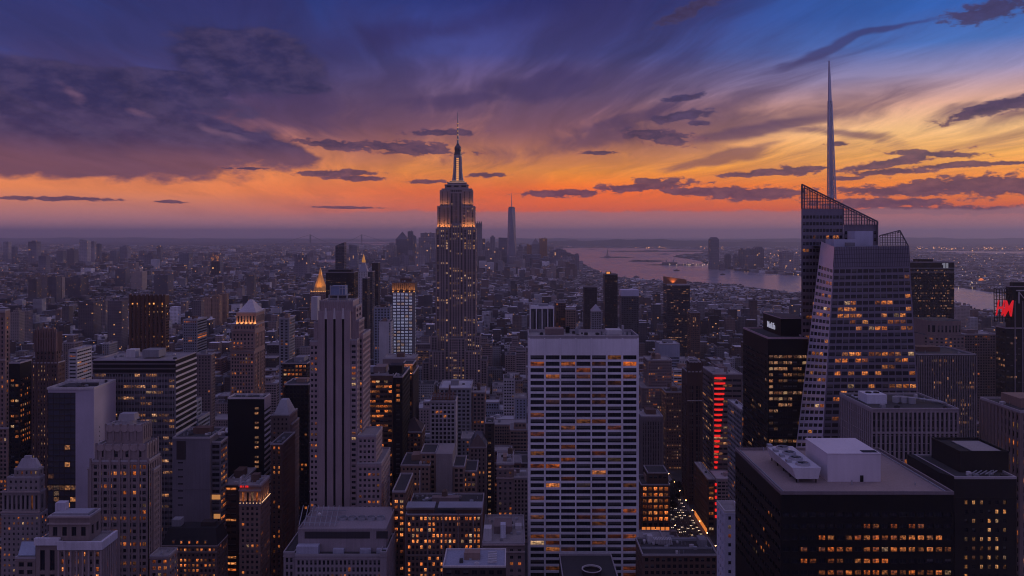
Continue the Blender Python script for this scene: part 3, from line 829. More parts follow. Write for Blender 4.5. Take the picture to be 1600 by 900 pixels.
# --- pale-ribbed block
b = Bld('office_block', 'grey block with tall pale piers between black window strips and rooftop coolers', 1430, 430, wall('pale_concrete', (.33, .28, .31)), roof_d, glass, indiv=True)
T = b.tier(1362, 1498, 638, 430, 42, bay=2.32, fl=4.15, ww=.58, wh=.97, lit=lambda i, j: b.rs.choice((.5, .9, 1.1)) if b.rs.random() < (.28 if j < 19 else 0) else 0, slit=.0, top=2.2, mg=.2, sill=.6, depth=.8)
b.bands(1362, 1498, (676,), 430, 1.1, .12)
x0, x1, y0, y1, z1 = T
b.bands(1362, 1498, (639,), 430, .5, .5, mat=coping)
zr = z1 - .9
for (u0, u1, vt, D_, dd) in ((1337, 1353, 620, 462, 6), (1355, 1386, 617, 446, 12)):
    o = b.piece('cooling_unit', wall('white_cooler', (.60, .62, .72), .5), lambda g: g.box(px(u0, D_), px(u1, D_), D_, D_ + dd, zr, pz(vt, D_)))
    for q in (.3, .7):
        xx = px(u0 + (u1 - u0) * q, D_); g = Geo(); g.cyl(xx, D_ + dd / 2, 1.6, 1.6, pz(vt, D_), pz(vt, D_) + .5, 14); g.build('fan_cowl', black_m, o)
for (u, D_) in ((1400, 450), (1412, 449), (1425, 447)):
    b.piece('storage_tank', steel, lambda g: g.cyl(px(u, D_), D_, 2.0, 2.0, zr, zr + 3.2, 14))
b.piece('pipe_run', steel, lambda g: [g.bar((px(1398, 458), 458 - k, zr + 2 + k * .3), (px(1470, 446), 446 - k * 2, zr + 1.6), .5) for k in range(4)] + [g.bar((px(1400 + 22 * k, 452), 452, zr), (px(1400 + 22 * k, 452), 452, zr + 2.2), .4) for k in range(4)])
b.clutter(T, 7, False, False)
hero(1314, 1498, 612, 430, 42, 'pale-ribbed block'); b.done()

# --- the faceted glass tower with a spire
fac_m = wall('facet_spandrel', (.18, .17, .235), .3, .35, .2, .7, .2)
b = Bld('glass_tower', 'faceted glass skyscraper with slanting edges, open lattice crown and tall steel spire', 1340, 495, fac_m, roof_g, window_mat('facet_glass', glass=(.02, .022, .035), warm=((1, .24, .04), (1, .36, .10)), mull=(3, 1), power=.8, rough=.1), indiv=True, cat='skyscraper')
Pt = lambda u, v, D: (px(u, D), D, pz(v, D))
Gd = lambda u, D: (px(u, D), D, 0.0)
A, Bp, Cc = Pt(1283, 377, 530), Pt(1304, 386, 500), Pt(1420, 384, 500)
A0, B0, C0 = Pt(1241, 720, 536), Pt(1283, 720, 494), Pt(1441, 720, 494)
def facet_lit(p, lo=0, hi=99):
    st = {}
    def f(i, j):
        if j not in st: st[j] = [b.rs.choice((.02, .1, .35, .7, .9)), 0]
        s_ = st[j]
        if s_[1] > 0: s_[1] -= 1; return b.rs.choice((.2, .4, .7, 1.0)) if b.rs.random() < .8 else 0
        if b.rs.random() < s_[0] * p: s_[1] = b.rs.randint(1, 5)
        return 0
    return f
b.facade([B0, C0, Cc, Bp], 13, 30, .86, .60, .5, facet_lit(.6), 'recess', (.01, .01, .0, .10), .25)
g = b.geo('crown_mullion', wall('mullion_dark', (.05, .05, .07), .5))
for k in range(45):
    q = k / 44; g.bar([a_ + (c_ - a_) * q for a_, c_ in zip(bil([B0, C0, Cc, Bp], 0, .905), bil([B0, C0, Cc, Bp], 1, .905))], [a_ + (c_ - a_) * q for a_, c_ in zip(Bp, Cc)], .22)
for k in range(5): g.bar(bil([B0, C0, Cc, Bp], 0, .905 + .02 * k), bil([B0, C0, Cc, Bp], 1, .905 + .02 * k), .22)
lf = window_mat('facet_glass', emit=True)
W_ = b.W; b.W = b.geo('sheen_facet_panel', wall('sheen_facet_panel', (.66, .63, .78), .3, .3, .1, .7, .2)); b.facade([A0, B0, Bp, A], 5, 30, .84, .52, .5, facet_lit(.3), 'recess', (.02, .02, 0, .10), .2); b.W = W_  # left facet in a paler material: its sky reflection put into the colour
E, E0 = Pt(1404, 383, 560), (px(1441, 494), 570, pz(720, 494))
b.facade([C0, E0, (px(1420, 500), 560, Cc[2]), Cc], 14, 28, .8, .5, .5, .2, 'recess', (.02, .02, 0, .13), .2)
b.W.poly([Bp, Cc, (px(1420, 500), 560, Cc[2]), (A[0], 560, Bp[2]), (A[0], 530, Bp[2])])
for q, p in ((B0, C0), (A0, B0), (C0, E0)):
    b.W.poly([(q[0], q[1], 0), (p[0], p[1], 0), p, q])
# rear blade
r0, r1 = Pt(1256, 327, 545), Pt(1256, 720, 545)
def blade(u0, u1, vt, vb, D, nx, nzz, lit):
    b.facade([Pt(u0, vb, D), Pt(u1, vb, D), Pt(u1, vt, D), Pt(u0, vt, D)], nx, nzz, .8, .48, .5, lit, 'recess', (.03, .02, 0, .02), .25)
    xa_, xb_ = px(u0, D), px(u1, D); back = [(px(u1, D), D + 55), (px(u0 + 2, D + 55), D + 55)]
    zt, zb = pz(vt, D), 0
    b.W.poly([(px(u0 + 2, D + 55), D + 55, zb), (xa_, D, zb), (xa_, D, zt), (px(u0 + 2, D + 55), D + 55, zt)])
    b.W.poly([(xb_, D, zb), (xb_, D + 55, zb), (xb_, D + 55, zt), (xb_, D, zt)])
    b.Rf.poly([(xa_, D, zt), (xb_, D, zt), (xb_, D + 55, zt), (px(u0 + 2, D + 55), D + 55, zt)])
    b.W.poly([(xa_, D, 0), (xb_, D, 0), Pt(u1, vb, D), Pt(u0, vb, D)])
blade(1252, 1318, 326, 720, 545, 12, 37, .12)
blade(1318.2, 1371, 351, 720, 546, 10, 34, .08)
# lattice crown: bars and thin glass
lat = wall('crown_lattice', (.10, .095, .12), .5, .1, .1, .5)
def crown(g):
    D = 544.6
    top_v = lambda u: 288 + (u - 1253) * (346 - 288) / (1371 - 1253)
    for k in range(0, 30):
        u = 1253 + k * 118 / 29; vb = 326 if u < 1318 else 351
        if top_v(u) < vb: g.bar(Pt(u, top_v(u), D), Pt(u, vb, D), .38 if k % 29 else .9)
    for k in range(13):
        v = 290 + k * 5.0
        ua, ue = 1253, min(1371, 1253 + (v - 288) / (58 / 118))
        if v > 326: ua = 1318
        if v < 351 and ue > ua: g.bar(Pt(ua, v, D), Pt(ue, v, D), .32)
    g.bar(Pt(1253, 288, D), Pt(1371, 346, D), .8); g.bar(Pt(1371, 346, D), Pt(1371, 384, D), .8)
    g.bar(Pt(1253, 288, D), Pt(1255, 300, D + 45), .7)
    for k in range(9):
        u = 1255 + k * 1.0; 
    for k in range(12):    # far side of the crown
        u = 1256 + k * 10; D2 = D + 50
        g.bar(Pt(u, top_v(u) + 4, D2), Pt(u, 352, D2), .35)
    for k in range(6): g.bar(Pt(1256, 300 + k * 10, D + 50), Pt(min(1366, 1256 + max(2, (300 + k * 10 - 292)) / (58 / 118)), 300 + k * 10, D + 50), .3)
    g.bar(Pt(1256, 293, D + 50), Pt(1366, 347, D + 50), .5)
b.piece('crown_lattice', lat, crown)
def crown2(g):
    D = 512; tv = lambda u: 368 - (u - 1375) * 8 / 31 if u < 1406 else 360 + (u - 1406) * 23 / 13
    for k in range(12):
        u = 1375 + k * 4; 
        if u <= 1419: g.bar(Pt(u, tv(u), D), Pt(u, 385, D), .3)
    for k in range(6):
        v = 363 + k * 4; g.bar(Pt(1375, max(v, 368), D), Pt(1407 + max(0, (v - 362) * .55), v, D), .28)
    g.bar(Pt(1375, 368, D), Pt(1406, 360, D), .6); g.bar(Pt(1406, 360, D), Pt(1419, 384, D), .6)
    g.bar(Pt(1406, 360, D), Pt(1402, 364, D + 40), .5); g.bar(Pt(1375, 368, D), Pt(1374, 370, D + 40), .5)
b.piece('crown_lattice', lat, crown2)
gm, t = new_mat('crown_glass')
tr = t.node('ShaderNodeBsdfTransparent', {'Color': (.62, .56, .62, 1)}); gl = t.node('ShaderNodeBsdfGlossy', {'Color': (.8, .8, .9, 1), 'Roughness': .1})
mx = t.node('ShaderNodeMixShader', {0: .14, 1: tr.outputs[0], 2: gl.outputs[0]}); finish(t, mx.outputs[0])
b.piece('crown_glass', gm, lambda g: (g.poly([Pt(1253, 326, 545.2), Pt(1318, 326, 545.2), Pt(1318, 320, 545.2), Pt(1253, 288, 545.2)]), g.poly([Pt(1318, 351, 545.2), Pt(1371, 351, 545.2), Pt(1371, 346, 545.2), Pt(1318, 320, 545.2)])))
bw = wall('roof_enclosure', (.50, .52, .66), .5, .2, .1)
b.unit(1303, 1341, 374, 386, 520, 14, bw, 'penthouse'); b.unit(1336, 1364, 361, 386, 527, 12, bw, 'penthouse')
b.unit(1325, 1336, 379, 386, 512, 5, grey, 'roof_unit')
# spire
def spire(g):
    D = 552
    def lev(v):
        t_ = (v - 95) / (310 - 95)
        return px(1295.5 + 4.0 * t_, D), .35 + 1.75 * t_ ** .85, pz(v, D)
    vs = [95, 118, 140, 158, 172, 186, 200, 213, 226, 239, 252, 266, 281, 296, 312]
    for i, (a, c) in enumerate(zip(vs, vs[1:])):
        xa, ra, za_ = lev(a); xc, rc, zc = lev(c)
        ca_ = [(xa - ra, D - ra, za_), (xa + ra, D - ra, za_), (xa + ra, D + ra, za_), (xa - ra, D + ra, za_)]
        cc = [(xc - rc, D - rc, zc), (xc + rc, D - rc, zc), (xc + rc, D + rc, zc), (xc - rc, D + rc, zc)]
        if i < 3: g.loft(cc, ca_); continue
        for k in range(4):
            k2 = (k + 1) % 4
            g.bar(cc[k], ca_[k], .55 if k in (0, 1) else .4)
            g.bar(ca_[k], ca_[k2], .42); g.bar(cc[k], ca_[k2], .3); g.bar(cc[k2], ca_[k], .3)
        g.cyl((xa + xc) / 2, D, ra * .55, ra * .5, zc, za_, 8, False)
b.piece('spire', wall('spire_steel', (.50, .54, .68), .35, .1, .1, .6, .5), spire)
hero(1243, 1440, 288, 495, 110, 'faceted glass skyscraper'); b.done()

# --- black tower beside it, with letters
b = Bld('office_tower', 'black glass tower with white rooftop lettering and rows of amber windows', 1222, 540, black_m, roof_d, glass_cool, indiv=True)
T = b.tier(1200, 1262, 527, 540, 58, bay=3, fl=4.0, ww=.85, wh=.5, lit=.6, slit=.04, top=11, mg=.5, par=1.0, depth=.25)
b.pm = wall('pink_edge', (.42, .32, .36))
x0, x1, y0, y1, z1 = T
xh0, xh1 = px(1220, 555), px(1262, 555); zt = pz(498, 555)
def hdr(g): g.box(xh0, xh1, 555, 594, z1 - 1, zt)
b.piece('penthouse', black_m, hdr)
b.piece('penthouse_edge', b.pm, lambda g: (g.box(xh0 - .15, xh0 + .5, 554.8, 594.2, zt, zt + .4), g.box(xh0 + .5, xh1, 554.8, 555.4, zt, zt + .4)))
def as_mesh(o):
    me = bpy.data.meshes.new_from_object(o); n = bpy.data.objects.new('sign_lettering', me); COL.objects.link(n); n.parent = o.parent
    n.location = o.location; n.rotation_euler = o.rotation_euler; n.scale = o.scale; bpy.data.objects.remove(o)
fc = bpy.data.curves.new('sign_lettering', 'FONT'); fc.body = 'MetLife'; fc.size = 6.0; fc.extrude = .15; fc.offset = .12; fc.space_character = .95; fc.align_x = 'CENTER'
fo = bpy.data.objects.new('sign_lettering', fc); COL.objects.link(fo); fo.parent = b.root
rp = parent_world(b.root)
fo.location = (xh0 - .3 - rp[0], 575 - rp[1], pz(507, 575) - 2.5 - rp[2]); fo.rotation_euler = (R(90), 0, R(-90))
fc.materials.append(glow('sign_white', (.75, .75, 1), .38)); as_mesh(fo)
hero(1160, 1245, 488, 540, 58, 'black tower with white lettering'); b.done()

# --- broad black slab far behind
b = Bld('office_tower', 'broad black slab tower with thin pink rows of lights, behind the faceted skyscraper', 1455, 1290, black_m, roof_d, glass_cool)
T = b.tier(1420, 1491, 409, 1290, 40, bay=1.7, fl=4.0, ww=.55, wh=.55, lit=.16, top=12, mg=1, par=1)
b.bands(1420, 1491, (419, 425), 1290, 1.2, .3, 'wall_band', grey)
b.unit(1436, 1458, 405, 410, 1298, 20, black_m, 'penthouse')
b.piece('roof_mark', glow('sign_dim', (.7, .7, .9), .22), lambda g: (g.box(px(1474, 1289), px(1477, 1289), 1288.6, 1289.5, pz(419, 1289), pz(411, 1289)), g.box(px(1478.5, 1289), px(1481.5, 1289), 1288.6, 1289.5, pz(419, 1289), pz(411, 1289)), g.box(px(1472, 1289), px(1474, 1289), 1288.6, 1289.5, pz(413.5, 1289), pz(411.5, 1289))))
hero(1420, 1491, 405, 1290, 40, 'broad black slab'); b.done()

# --- brown stone tower with rounded front
b = Bld('stone_tower', 'brown stone tower with a curved stepped top, under the broad black slab', 1480, 850, stone_d, roof_d, glass)
def curve_tier(u0, u1, vt, vb, D, r_lit, fl=3.6):
    x0, x1 = px(u0, D), px(u1, D); cx_ = (x0 + x1) / 2; hw = (x1 - x0) / 2; n = 7
    ring = [(cx_ - hw * cos(pi * k / n), D + 8 - 8 * sin(pi * k / n)) for k in range(n + 1)]
    zt, zb = pz(vt, D), pz(vb, D)
    for p, q in zip(ring, ring[1:]):
        L = math.dist(p, q)
        b.facade([(*p, zb), (*q, zb), (*q, zt), (*p, zt)], max(1, L / 3.4), max(1, (zt - zb) / fl), .5, .5, .5, r_lit, 'flat', (0, 0, 0, .06))
    full = ring + [(x1, D + 40), (x0, D + 40)]
    for p, q in zip(full[n:], full[n + 1:] + full[:1]): b.W.poly([(*p, zb), (*q, zb), (*q, zt), (*p, zt)])
    b.Rf.poly([(x, y, zt) for x, y in full])
curve_tier(1455, 1508, 502, 525, 850, .02, 9); curve_tier(1450, 1514, 524.8, 560, 849, .12); curve_tier(1448, 1516, 545, 760, 847, .2)
hero(1448, 1516, 502, 847, 45, 'brown stone tower with the curved top'); b.done()
b = Bld('office_block', 'plain grey apartment slab beyond the brown curved stone tower', 1545, 980, stone_d, roof_g, glass)
T = b.tier(1506, 1560, 522, 980, 40, bay=3, fl=3.2, lit=.05); b.clutter(T, 3); hero(1506, 1560, 520, 980, 40, 'grey apartment slab'); b.done()
# --- finely ribbed dark block
b = Bld('office_block', 'dark block with many fine pale vertical fins and scattered amber floors', 1480, 700, wall('fin_dark', (.05, .046, .055)), roof_d, glass_cool)
T = b.tier(1434, 1525, 553, 700, 50, bay=1.6, fl=3.8, ww=.8, wh=.6, lit=.22, top=4, mode='flat')
b.ribs(1434, 1525, 556, 760, 700, 34, .42, .6, wall('pale_fin', (.30, .26, .28)), 'fin')
b.clutter(T, 4); hero(1434, 1525, 551, 700, 50, 'dark block with pale fins'); b.done()
# --- tower with the red letters
b = Bld('glass_tower', 'near-black tower carrying a lattice frame with big red sign letters', 1590, 560, black_m, roof_d, glass_cool, cat='skyscraper', indiv=True)
T = b.tier(1579, 1680, 447, 901, 9, bay=4.0, fl=6.2, ww=.8, wh=.4, lit=.10, top=50, mg=.5)
T2 = b.tier(1571, 1690, 512, 900, 18, bay=4.0, fl=6.2, ww=.7, wh=.4, lit=.12, top=2)
for u in (1586, 1598): b.piece('light_strip', wall('pale_pier', (.22, .2, .24)), lambda g: g.box(px(u, 899.6) - .5, px(u, 899.6) + .5, 899.2, 899.8, pz(640, 900), pz(470, 900)))
fr = Geo(); D_ = 893
for k in range(8):
    u = 1553 + k * 4.2; fr.bar(Pt(u, 451, D_), Pt(u + .8, 503, D_), .62); 
for k in range(10): fr.bar(Pt(1553, 451 + k * 5.6, D_), Pt(1583, 451 + k * 5.6, D_), .55)
for k in range(5): fr.bar(Pt(1553, 451 + k * 11.2, D_ + .4), Pt(1575, 456.6 + k * 11.2, D_ + .4), .3)
for k in range(4): fr.bar(Pt(1553 + k * 8, 455, D_), Pt(1556 + k * 8, 459, D_ + 8), .3)
fr.build('sign_frame', black_m, b.root)
red = glow('sign_red', (.9, .010, .014), .62, True)
rp = parent_world(b.root)
def letters(txt, u, v, size, shear, sc=(1, 1, 1), rz=0):
    c = bpy.data.curves.new('sign_lettering', 'FONT'); c.body = txt; c.size = size; c.shear = shear; c.extrude = .3; c.offset = .28; c.align_x = 'CENTER'
    o = bpy.data.objects.new('sign_lettering', c); COL.objects.link(o); o.parent = b.root
    p = Pt(u, v, 891.5); o.location = (p[0] - rp[0], p[1] - rp[1], p[2] - rp[2]); o.rotation_euler = (R(90), 0, rz); o.scale = sc
    c.materials.append(red); as_mesh(o)
letters('H', 1561, 492.5, 24, .32, (.52, 1, 1)); letters('&', 1567.6, 490.5, 8, .2, (.8, 1, 1)); letters('M', 1574.5, 494, 25.0, .24, (.54, 1, 1))
b.piece('roof_plant', black_m, lambda g: g.box(px(1581, 905), px(1640, 905), 903, 909, pz(448, 900), pz(441, 905)))
b.piece('antenna', steel, lambda g: (g.bar(Pt(1566, 451, 893), Pt(1565, 433, 893), .8), g.box(px(1563.5, 893), px(1566.5, 893), 892.5, 893.5, pz(438, 893), pz(435, 893))))
b.piece('pipe_frame', pale, lambda g: (g.bar(Pt(1592, 456, 898), Pt(1592, 474, 898), 1.2), g.bar(Pt(1592, 456, 898), Pt(1600, 466, 898), .8), g.bar(Pt(1588, 454, 898), Pt(1606, 454, 898), 1.2)))
hero(1552, 1660, 441, 890, 30, 'tower with the red letters'); b.done()
# --- tan stone block under it
b = Bld('stone_block', 'brown stone block with deep paired windows, below the tower with red letters', 1600, 400, stone_d, roof_d, glass, indiv=True)
T = b.tier(1594, 1700, 642, 400, 34, bay=3.4, fl=4.4, ww=.5, wh=.66, lit=.16, sbay=3.1, depth=.5); b.clutter(T, 4)
b.ribs_side(T[0], 400, 434, 0, T[4] - 1.5, 11, .8, .5, -1); hero(1537, 1700, 600, 400, 34, 'brown stone block'); b.done()

# --- white travertine slab in the middle
grow = {}
def lit_g(i, j):
    if j not in grow: grow[j] = rnd.choice((0, 0, .1, .2, .3, .55))
    r_ = rnd.random()
    return rnd.choice((.6, 1.0, 1.7)) if r_ < grow[j] * .2 else (rnd.choice((.08, .15, .28)) if r_ < .12 + grow[j] * .8 else .0)
b = Bld('office_slab', 'broad white travertine slab with dark strip windows, nearest the middle', 911, 540, white, roof_g, glass_off, indiv=True)
T = b.tier(826, 997.5, 524, 540, 34, bay=10.1, fl=4.25, ww=.93, wh=.67, lit=lit_g, slit=.1, top=12.5, mg=.9, par=2.0, depth=.9, sill=.45, sbay=10)
x0, x1, y0, y1, z1 = T
b.ribs(826.6, 996.9, 528, 960, 540, 7, .85, .55, part='wall_pier', mat=white)
b.bands(826, 997.5, (524.7,), 540, .5, .35, mat=coping)
zr = z1 - 2
b.unit(852, 881, 513.5, 523, 548, 10, stone_d, 'penthouse'); b.unit(948, 972, 516, 523, 552, 12, pale, 'roof_unit')
b.unit(972, 975, 509, 523, 560, 3, steel, 'vent_pipe'); b.unit(884, 890, 510.5, 520, 566, 4, black_m, 'roof_unit'); b.unit(899, 904, 513, 522, 560, 3, grey, 'roof_unit')
for u in (940, 980, 987): b.piece('roof_rail', black_m, lambda g: g.bar((px(u, 542), 542, zr + .3), (px(u, 572), 572, zr + .3), .9))
b.clutter((x0 + 3, x1 - 3, 542, 572, z1 - 1.1), 12, False, False)
hero(825, 999, 505, 540, 34, 'white travertine slab'); b.done()

# --- behind and to the side of the slab
def block(name, label, noun, u0, u1, v, D, dy, wm, rm=None, gm=None, indiv=False, n=4, tank=False, vtop=None, **k):
    b = Bld(name, label, (u0 + u1) / 2, D, wm, rm, gm, indiv=indiv)
    T = b.tier(u0, u1, v, D, dy, **k)
    if n: b.clutter(T, n, tank)
    hero(u0, u1, vtop or v - 8, D, dy, noun)
    return b, T

b, T = block('brick_block', 'stepped tan brick block with many small windows, beside the white travertine slab', 'stepped tan brick block', 1012, 1050, 562, 930, 30, stone_d, bay=2.4, fl=3.3, ww=.5, wh=.5, lit=.12, n=0)
b.tier(1002, 1062, 605, 926, 36, bay=2.4, fl=3.3, ww=.5, wh=.5, lit=.16); b.tier(996, 1068, 655, 922, 42, bay=2.4, fl=3.3, lit=.16); b.clutter(T, 3, True); b.done()
b, T = block('office_block', 'blue-grey block with a blank upper wall, behind the stepped tan brick block', 'blue-grey block', 1030, 1062, 537, 1010, 30, blueg, roof_w, glass, bay=3, fl=3.6, ww=.96, wh=.45, lit=.02, top=16); b.done()
b, T = block('office_block', 'low pale block with strip windows and a stepped terrace behind tan brick', 'low pale strip-windowed block', 1052, 1090, 578, 985, 36, pale, roof_w, glass, bay=4, fl=3.6, ww=.95, wh=.5, lit=.08); b.done()
b, T = block('stone_block', 'grey ribbed stone block with a flat top, against the white travertine slab', 'grey ribbed stone block', 1002, 1036, 650, 740, 30, wall('ribbed_stone', (.17, .145, .16)), roof_g, glass, bay=2.2, fl=3.6, ww=.4, wh=.92, lit=.0, top=5, n=3)
b.ribs(1002, 1036, 656, 760, 740, 8, .5, .4); b.done()
b, T = block('brick_block', 'dark brick block with dotted white-lit windows, beside the slim brown tower', 'dark brick block with white-lit windows', 1040, 1073, 612, 895, 24, brick, roof_d, glass_cool, bay=2.5, fl=3.5, ww=.36, wh=.46, lit=.42, tank=True); b.done()
b, T = block('brick_tower', 'slim dark brown tower with vertical corner piers', 'slim dark brown tower', 1074, 1097, 580, 780, 26, wall('brown_pier', (.085, .052, .048)), roof_d, glass, bay=5.4, fl=3.7, ww=.55, wh=.9, lit=.0, top=14, n=2, mode='recess')
b.ribs(1074, 1097, 566, 800, 780, 4, 1.1, .5); b.tier(1078, 1095, 565, 783, 16, z0=T[4] - 1, lit=0, top=1, bay=9); b.bands(1074, 1097, (626,), 780, .5, .8, mat=coping); b.done()
# --- tower with red light arcs
b = Bld('office_tower', 'grey office tower with a corner column of glowing red arcs', 1136, 790, wall('grey_brown_panel', (.16, .13, .13)), roof_g, glass_cool, indiv=True)
T = b.tier(1114, 1160, 584, 790, 46, bay=8.4, fl=5.1, ww=.94, wh=.44, lit=.3, slit=.35, sbay=7, top=4, depth=.4)
x0, x1, y0, y1, z1 = T
b.clutter(T, 8); b.unit(1132, 1142, 569, 582, 815, 8, steel, 'roof_unit'); b.unit(1118, 1131, 576, 582, 805, 8, pale, 'roof_unit')
ca = Geo(); r0_ = 3.6
for k in range(40):
    z = z1 - 5 - k * 5.1; 
    if z < pz(745, 790): break
    rr = 11.2 * max(.16, 1 - k / 23) 
    g = Geo(); n_ = 8
    A_ = [(x0 + 1.2 + rr * q / n_, 790 - .5 - 1.6 * sin(pi * q / n_)) for q in range(n_ + 1)]
    for (xa_, ya_), (xb_, yb_) in zip(A_, A_[1:]):
        g.poly([(xa_, ya_, z), (xb_, yb_, z), (xb_, yb_, z + 1.6), (xa_, ya_, z + 1.6)]); g.poly([(xa_, ya_, z + 1.6), (xb_, yb_, z + 1.6), (xb_, 790, z + 1.6), (xa_, 790, z + 1.6)]); g.poly([(xb_, yb_, z), (xa_, ya_, z), (xa_, 790, z), (xb_, 790, z)])
    g.build('light_arc', glow('arc_red', (1.0, .02, .012), .85, True), b.root)
hero(1095, 1162, 565, 790, 46, 'tower with red light arcs'); b.done()
b = Bld('office_block', 'low wedge block with glowing amber flank and red roof-corner lights', 1100, 700, wall('amber_flank', (.10, .065, .05)), roof_g, glass_hot, indiv=True)
T = b.tier(1106, 1117, 748, 700, 52, bay=3.5, fl=4.4, ww=.9, wh=.55, lit=.6, slit=.75, sbay=2.4, sww=.6, swh=.5)
b.piece('light_strip', glow('arc_red', (1, .02, .012), 1.1), lambda g: [g.box(T[1] + .1, T[1] + 1.6, 699.2, 700.4, pz(757 + k * 10, 700) - 1.1, pz(757 + k * 10, 700) + 1.1) for k in range(6)])
[b.piece('shopfront', glow('shop_amber', (1, .27, .05), .7, True), lambda g: g.box(T[0] - .4, T[0] + .05, 703 + 6 * k, 707.5 + 6 * k, .6, 4.6)) for k in range(8)]; b.clutter(T, 2, False, False); hero(1080, 1119, 720, 700, 52, 'low amber wedge block'); b.done()
b, T = block('brick_block', 'brown brick block ablaze with big amber windows above the avenue traffic', 'brick block ablaze with amber windows', 1002, 1047, 757, 690, 30, wall('warm_brown', (.10, .06, .05)), roof_d, glass_hot, True, bay=3.9, fl=5.1, ww=.68, wh=.62, lit=1.5, top=1.2, n=2, vtop=725)
b.tier(1012, 1044, 738, 696, 22, z0=T[4] - 1, bay=3.9, fl=5, ww=.7, wh=.55, lit=.2, top=1.5); b.each = [b.piece('shopfront', glow('shop_amber', (1, .27, .05), .7, True), lambda g: g.box(px(1003 + 7.4 * k, 690), px(1008.5 + 7.4 * k, 690), 689.6, 690.05, pz(829, 690), pz(823.5, 690))) for k in range(6)]; b.bands(1002, 1047, (776, 833), 690, .5, .5, mat=stone_d); b.done()
b, T = block('white_tower', 'slim white tower with small dark windows, squeezed against the black office block', 'slim white tower', 1132, 1160, 798, 400, 15, wall('white_brick', (.55, .55, .68), .7), roof_g, glass, True, bay=3.4, fl=4.4, ww=.40, wh=.42, lit=.08, n=0, par=1.6); b.pm = coping
b.done()
b = Bld('loft_block', 'low dark rooftop crowded with ducts and a pale louvred cooler', 1060, 480, brick, roof_d, glass)
T = b.tier(1004, 1122, 866, 480, 27, lit=.05, right=False); x0, x1, y0, y1, z1 = T; zr = z1 - .9
b.piece('louvred_cooler', pale, lambda g: [g.box(px(1022 + 2.6 * k, 496), px(1023.6 + 2.6 * k, 496), 496, 501, zr + 1, zr + 3.4, None, True) for k in range(11)] + [g.box(px(1020, 497), px(1051, 497), 497, 500, zr, zr + .9), g.box(px(1012, 500), px(1020, 500), 500, 505, zr, zr + 4)])
b.piece('roof_kerb', steel, lambda g: (g.box(x0 + 1, x1 - 1, 490, 490.6, zr, zr + 1.2), g.box(x0 + 18, x1 - 2, 503, 503.6, zr, zr + 1.4)))
b.unit(1093, 1105, 844, 864, 492, 8, grey, 'penthouse'); b.clutter(T, 16, False, False); hero(1000, 1122, 840, 480, 27, 'low dark rooftop with ducts'); b.done()
b = Bld('loft_block', 'roof with one round pale-rimmed tank, below the white travertine slab', 924, 470, dark_b, roof_d, glass)
T = b.tier(880, 968, 908, 470, 40, lit=.02); xx = px(925, 480); zr = T[4] - .9
def rt(g): g.loft(g.ring(xx, 482, 5.7, zr, 28), g.ring(xx, 482, 5.7, pz(889, 482), 28), False); g.cyl(xx, 482, 5.0, 5.0, zr, pz(889, 482) - 2.2, 28)
ro = b.piece('round_tank', dark_b, rt)
g = Geo(); zt = pz(889, 482); g.loft(g.ring(xx, 482, 5.9, zt, 28), g.ring(xx, 482, 5.9, zt + .35, 28), False); g.loft(g.ring(xx, 482, 5.9, zt + .35, 28), g.ring(xx, 482, 5.3, zt + .35, 28), False); g.loft(g.ring(xx, 482, 5.3, zt + .35, 28), g.ring(xx, 482, 5.3, zt - .6, 28), False); g.build('rim', coping, ro)
hero(880, 968, 880, 470, 40, 'round pale-rimmed tank'); b.done()

# --- the great stone tower with the mast
esb_m = wall('tower_limestone', (.32, .26, .265))
esb_g = window_mat('tower_window_glass', warm=((1, .42, .16), (1, .60, .36)), power=.62, blinds=.05, mull=(2, 1))
b = Bld('stone_skyscraper', 'tallest stone skyscraper with floodlit crown, stepped shoulders and needle mast', 714, 1280, esb_m, roof_d, esb_g, cat='skyscraper')
E_ = dict(bay=5.0, fl=3.9, ww=.74, wh=.66, mode='flat', sill=.5)
ED = 1280
def esb(u0, u1, v, D, dy, vb, lit, n, wdt=.55, **k):
    q = dict(E_); q.update(k)
    T = b.tier(u0, u1, v, D, dy, vb=vb, lit=lit, top=2.0, par=1.0, **q)
    b.ribs(u0, u1, v, vb, D, max(2, round((px(u1, D) - px(u0, D)) / 5.0)), 1.5, .9)
    return T
esb(671, 695, 548, 1262, 60, 700, .12, 8); esb(727, 751, 548, 1262, 60, 700, .12, 8); esb(695.2, 726.8, 528, 1268, 58, 700, .16, 10)
esb(673, 684, 525, 1276, 50, 700, .14, 4); esb(742, 750, 525, 1276, 50, 700, .14, 3)
esb(660, 671, 566, 1270, 40, 700, .1, 4); esb(751, 761, 562, 1270, 40, 700, .1, 4)
esb(681.5, 701, 357, ED, 46, 560, .24, 6); esb(724, 743.5, 357, ED, 46, 560, .24, 6)
esb(701.2, 723.8, 350, ED + 3, 40, 560, .24, 6)
esb(684, 703, 322, ED + 2.5, 42, 358, .16, 5, ww=.5); esb(722, 741.5, 322, ED + 2.5, 42, 358, .16, 5, ww=.5)
esb(703.2, 721.8, 300, ED + 5, 36, 352, .12, 4, ww=.66, wh=.85)
esb(688, 703, 297, ED + 5.5, 34, 323, .05, 4, ww=.3); esb(722, 738, 297, ED + 5.5, 34, 323, .05, 4, ww=.3)
T = b.tier(690, 737, 294.5, ED + 6.5, 30, vb=301, bay=3.4, fl=5, lit=.25, top=1.2, mode='flat')
T = b.tier(695, 731, 288, ED + 9, 26, vb=295, bay=9, lit=0, top=1); T = b.tier(699, 728, 284.5, ED + 11, 22, vb=289, bay=9, lit=0, top=1)
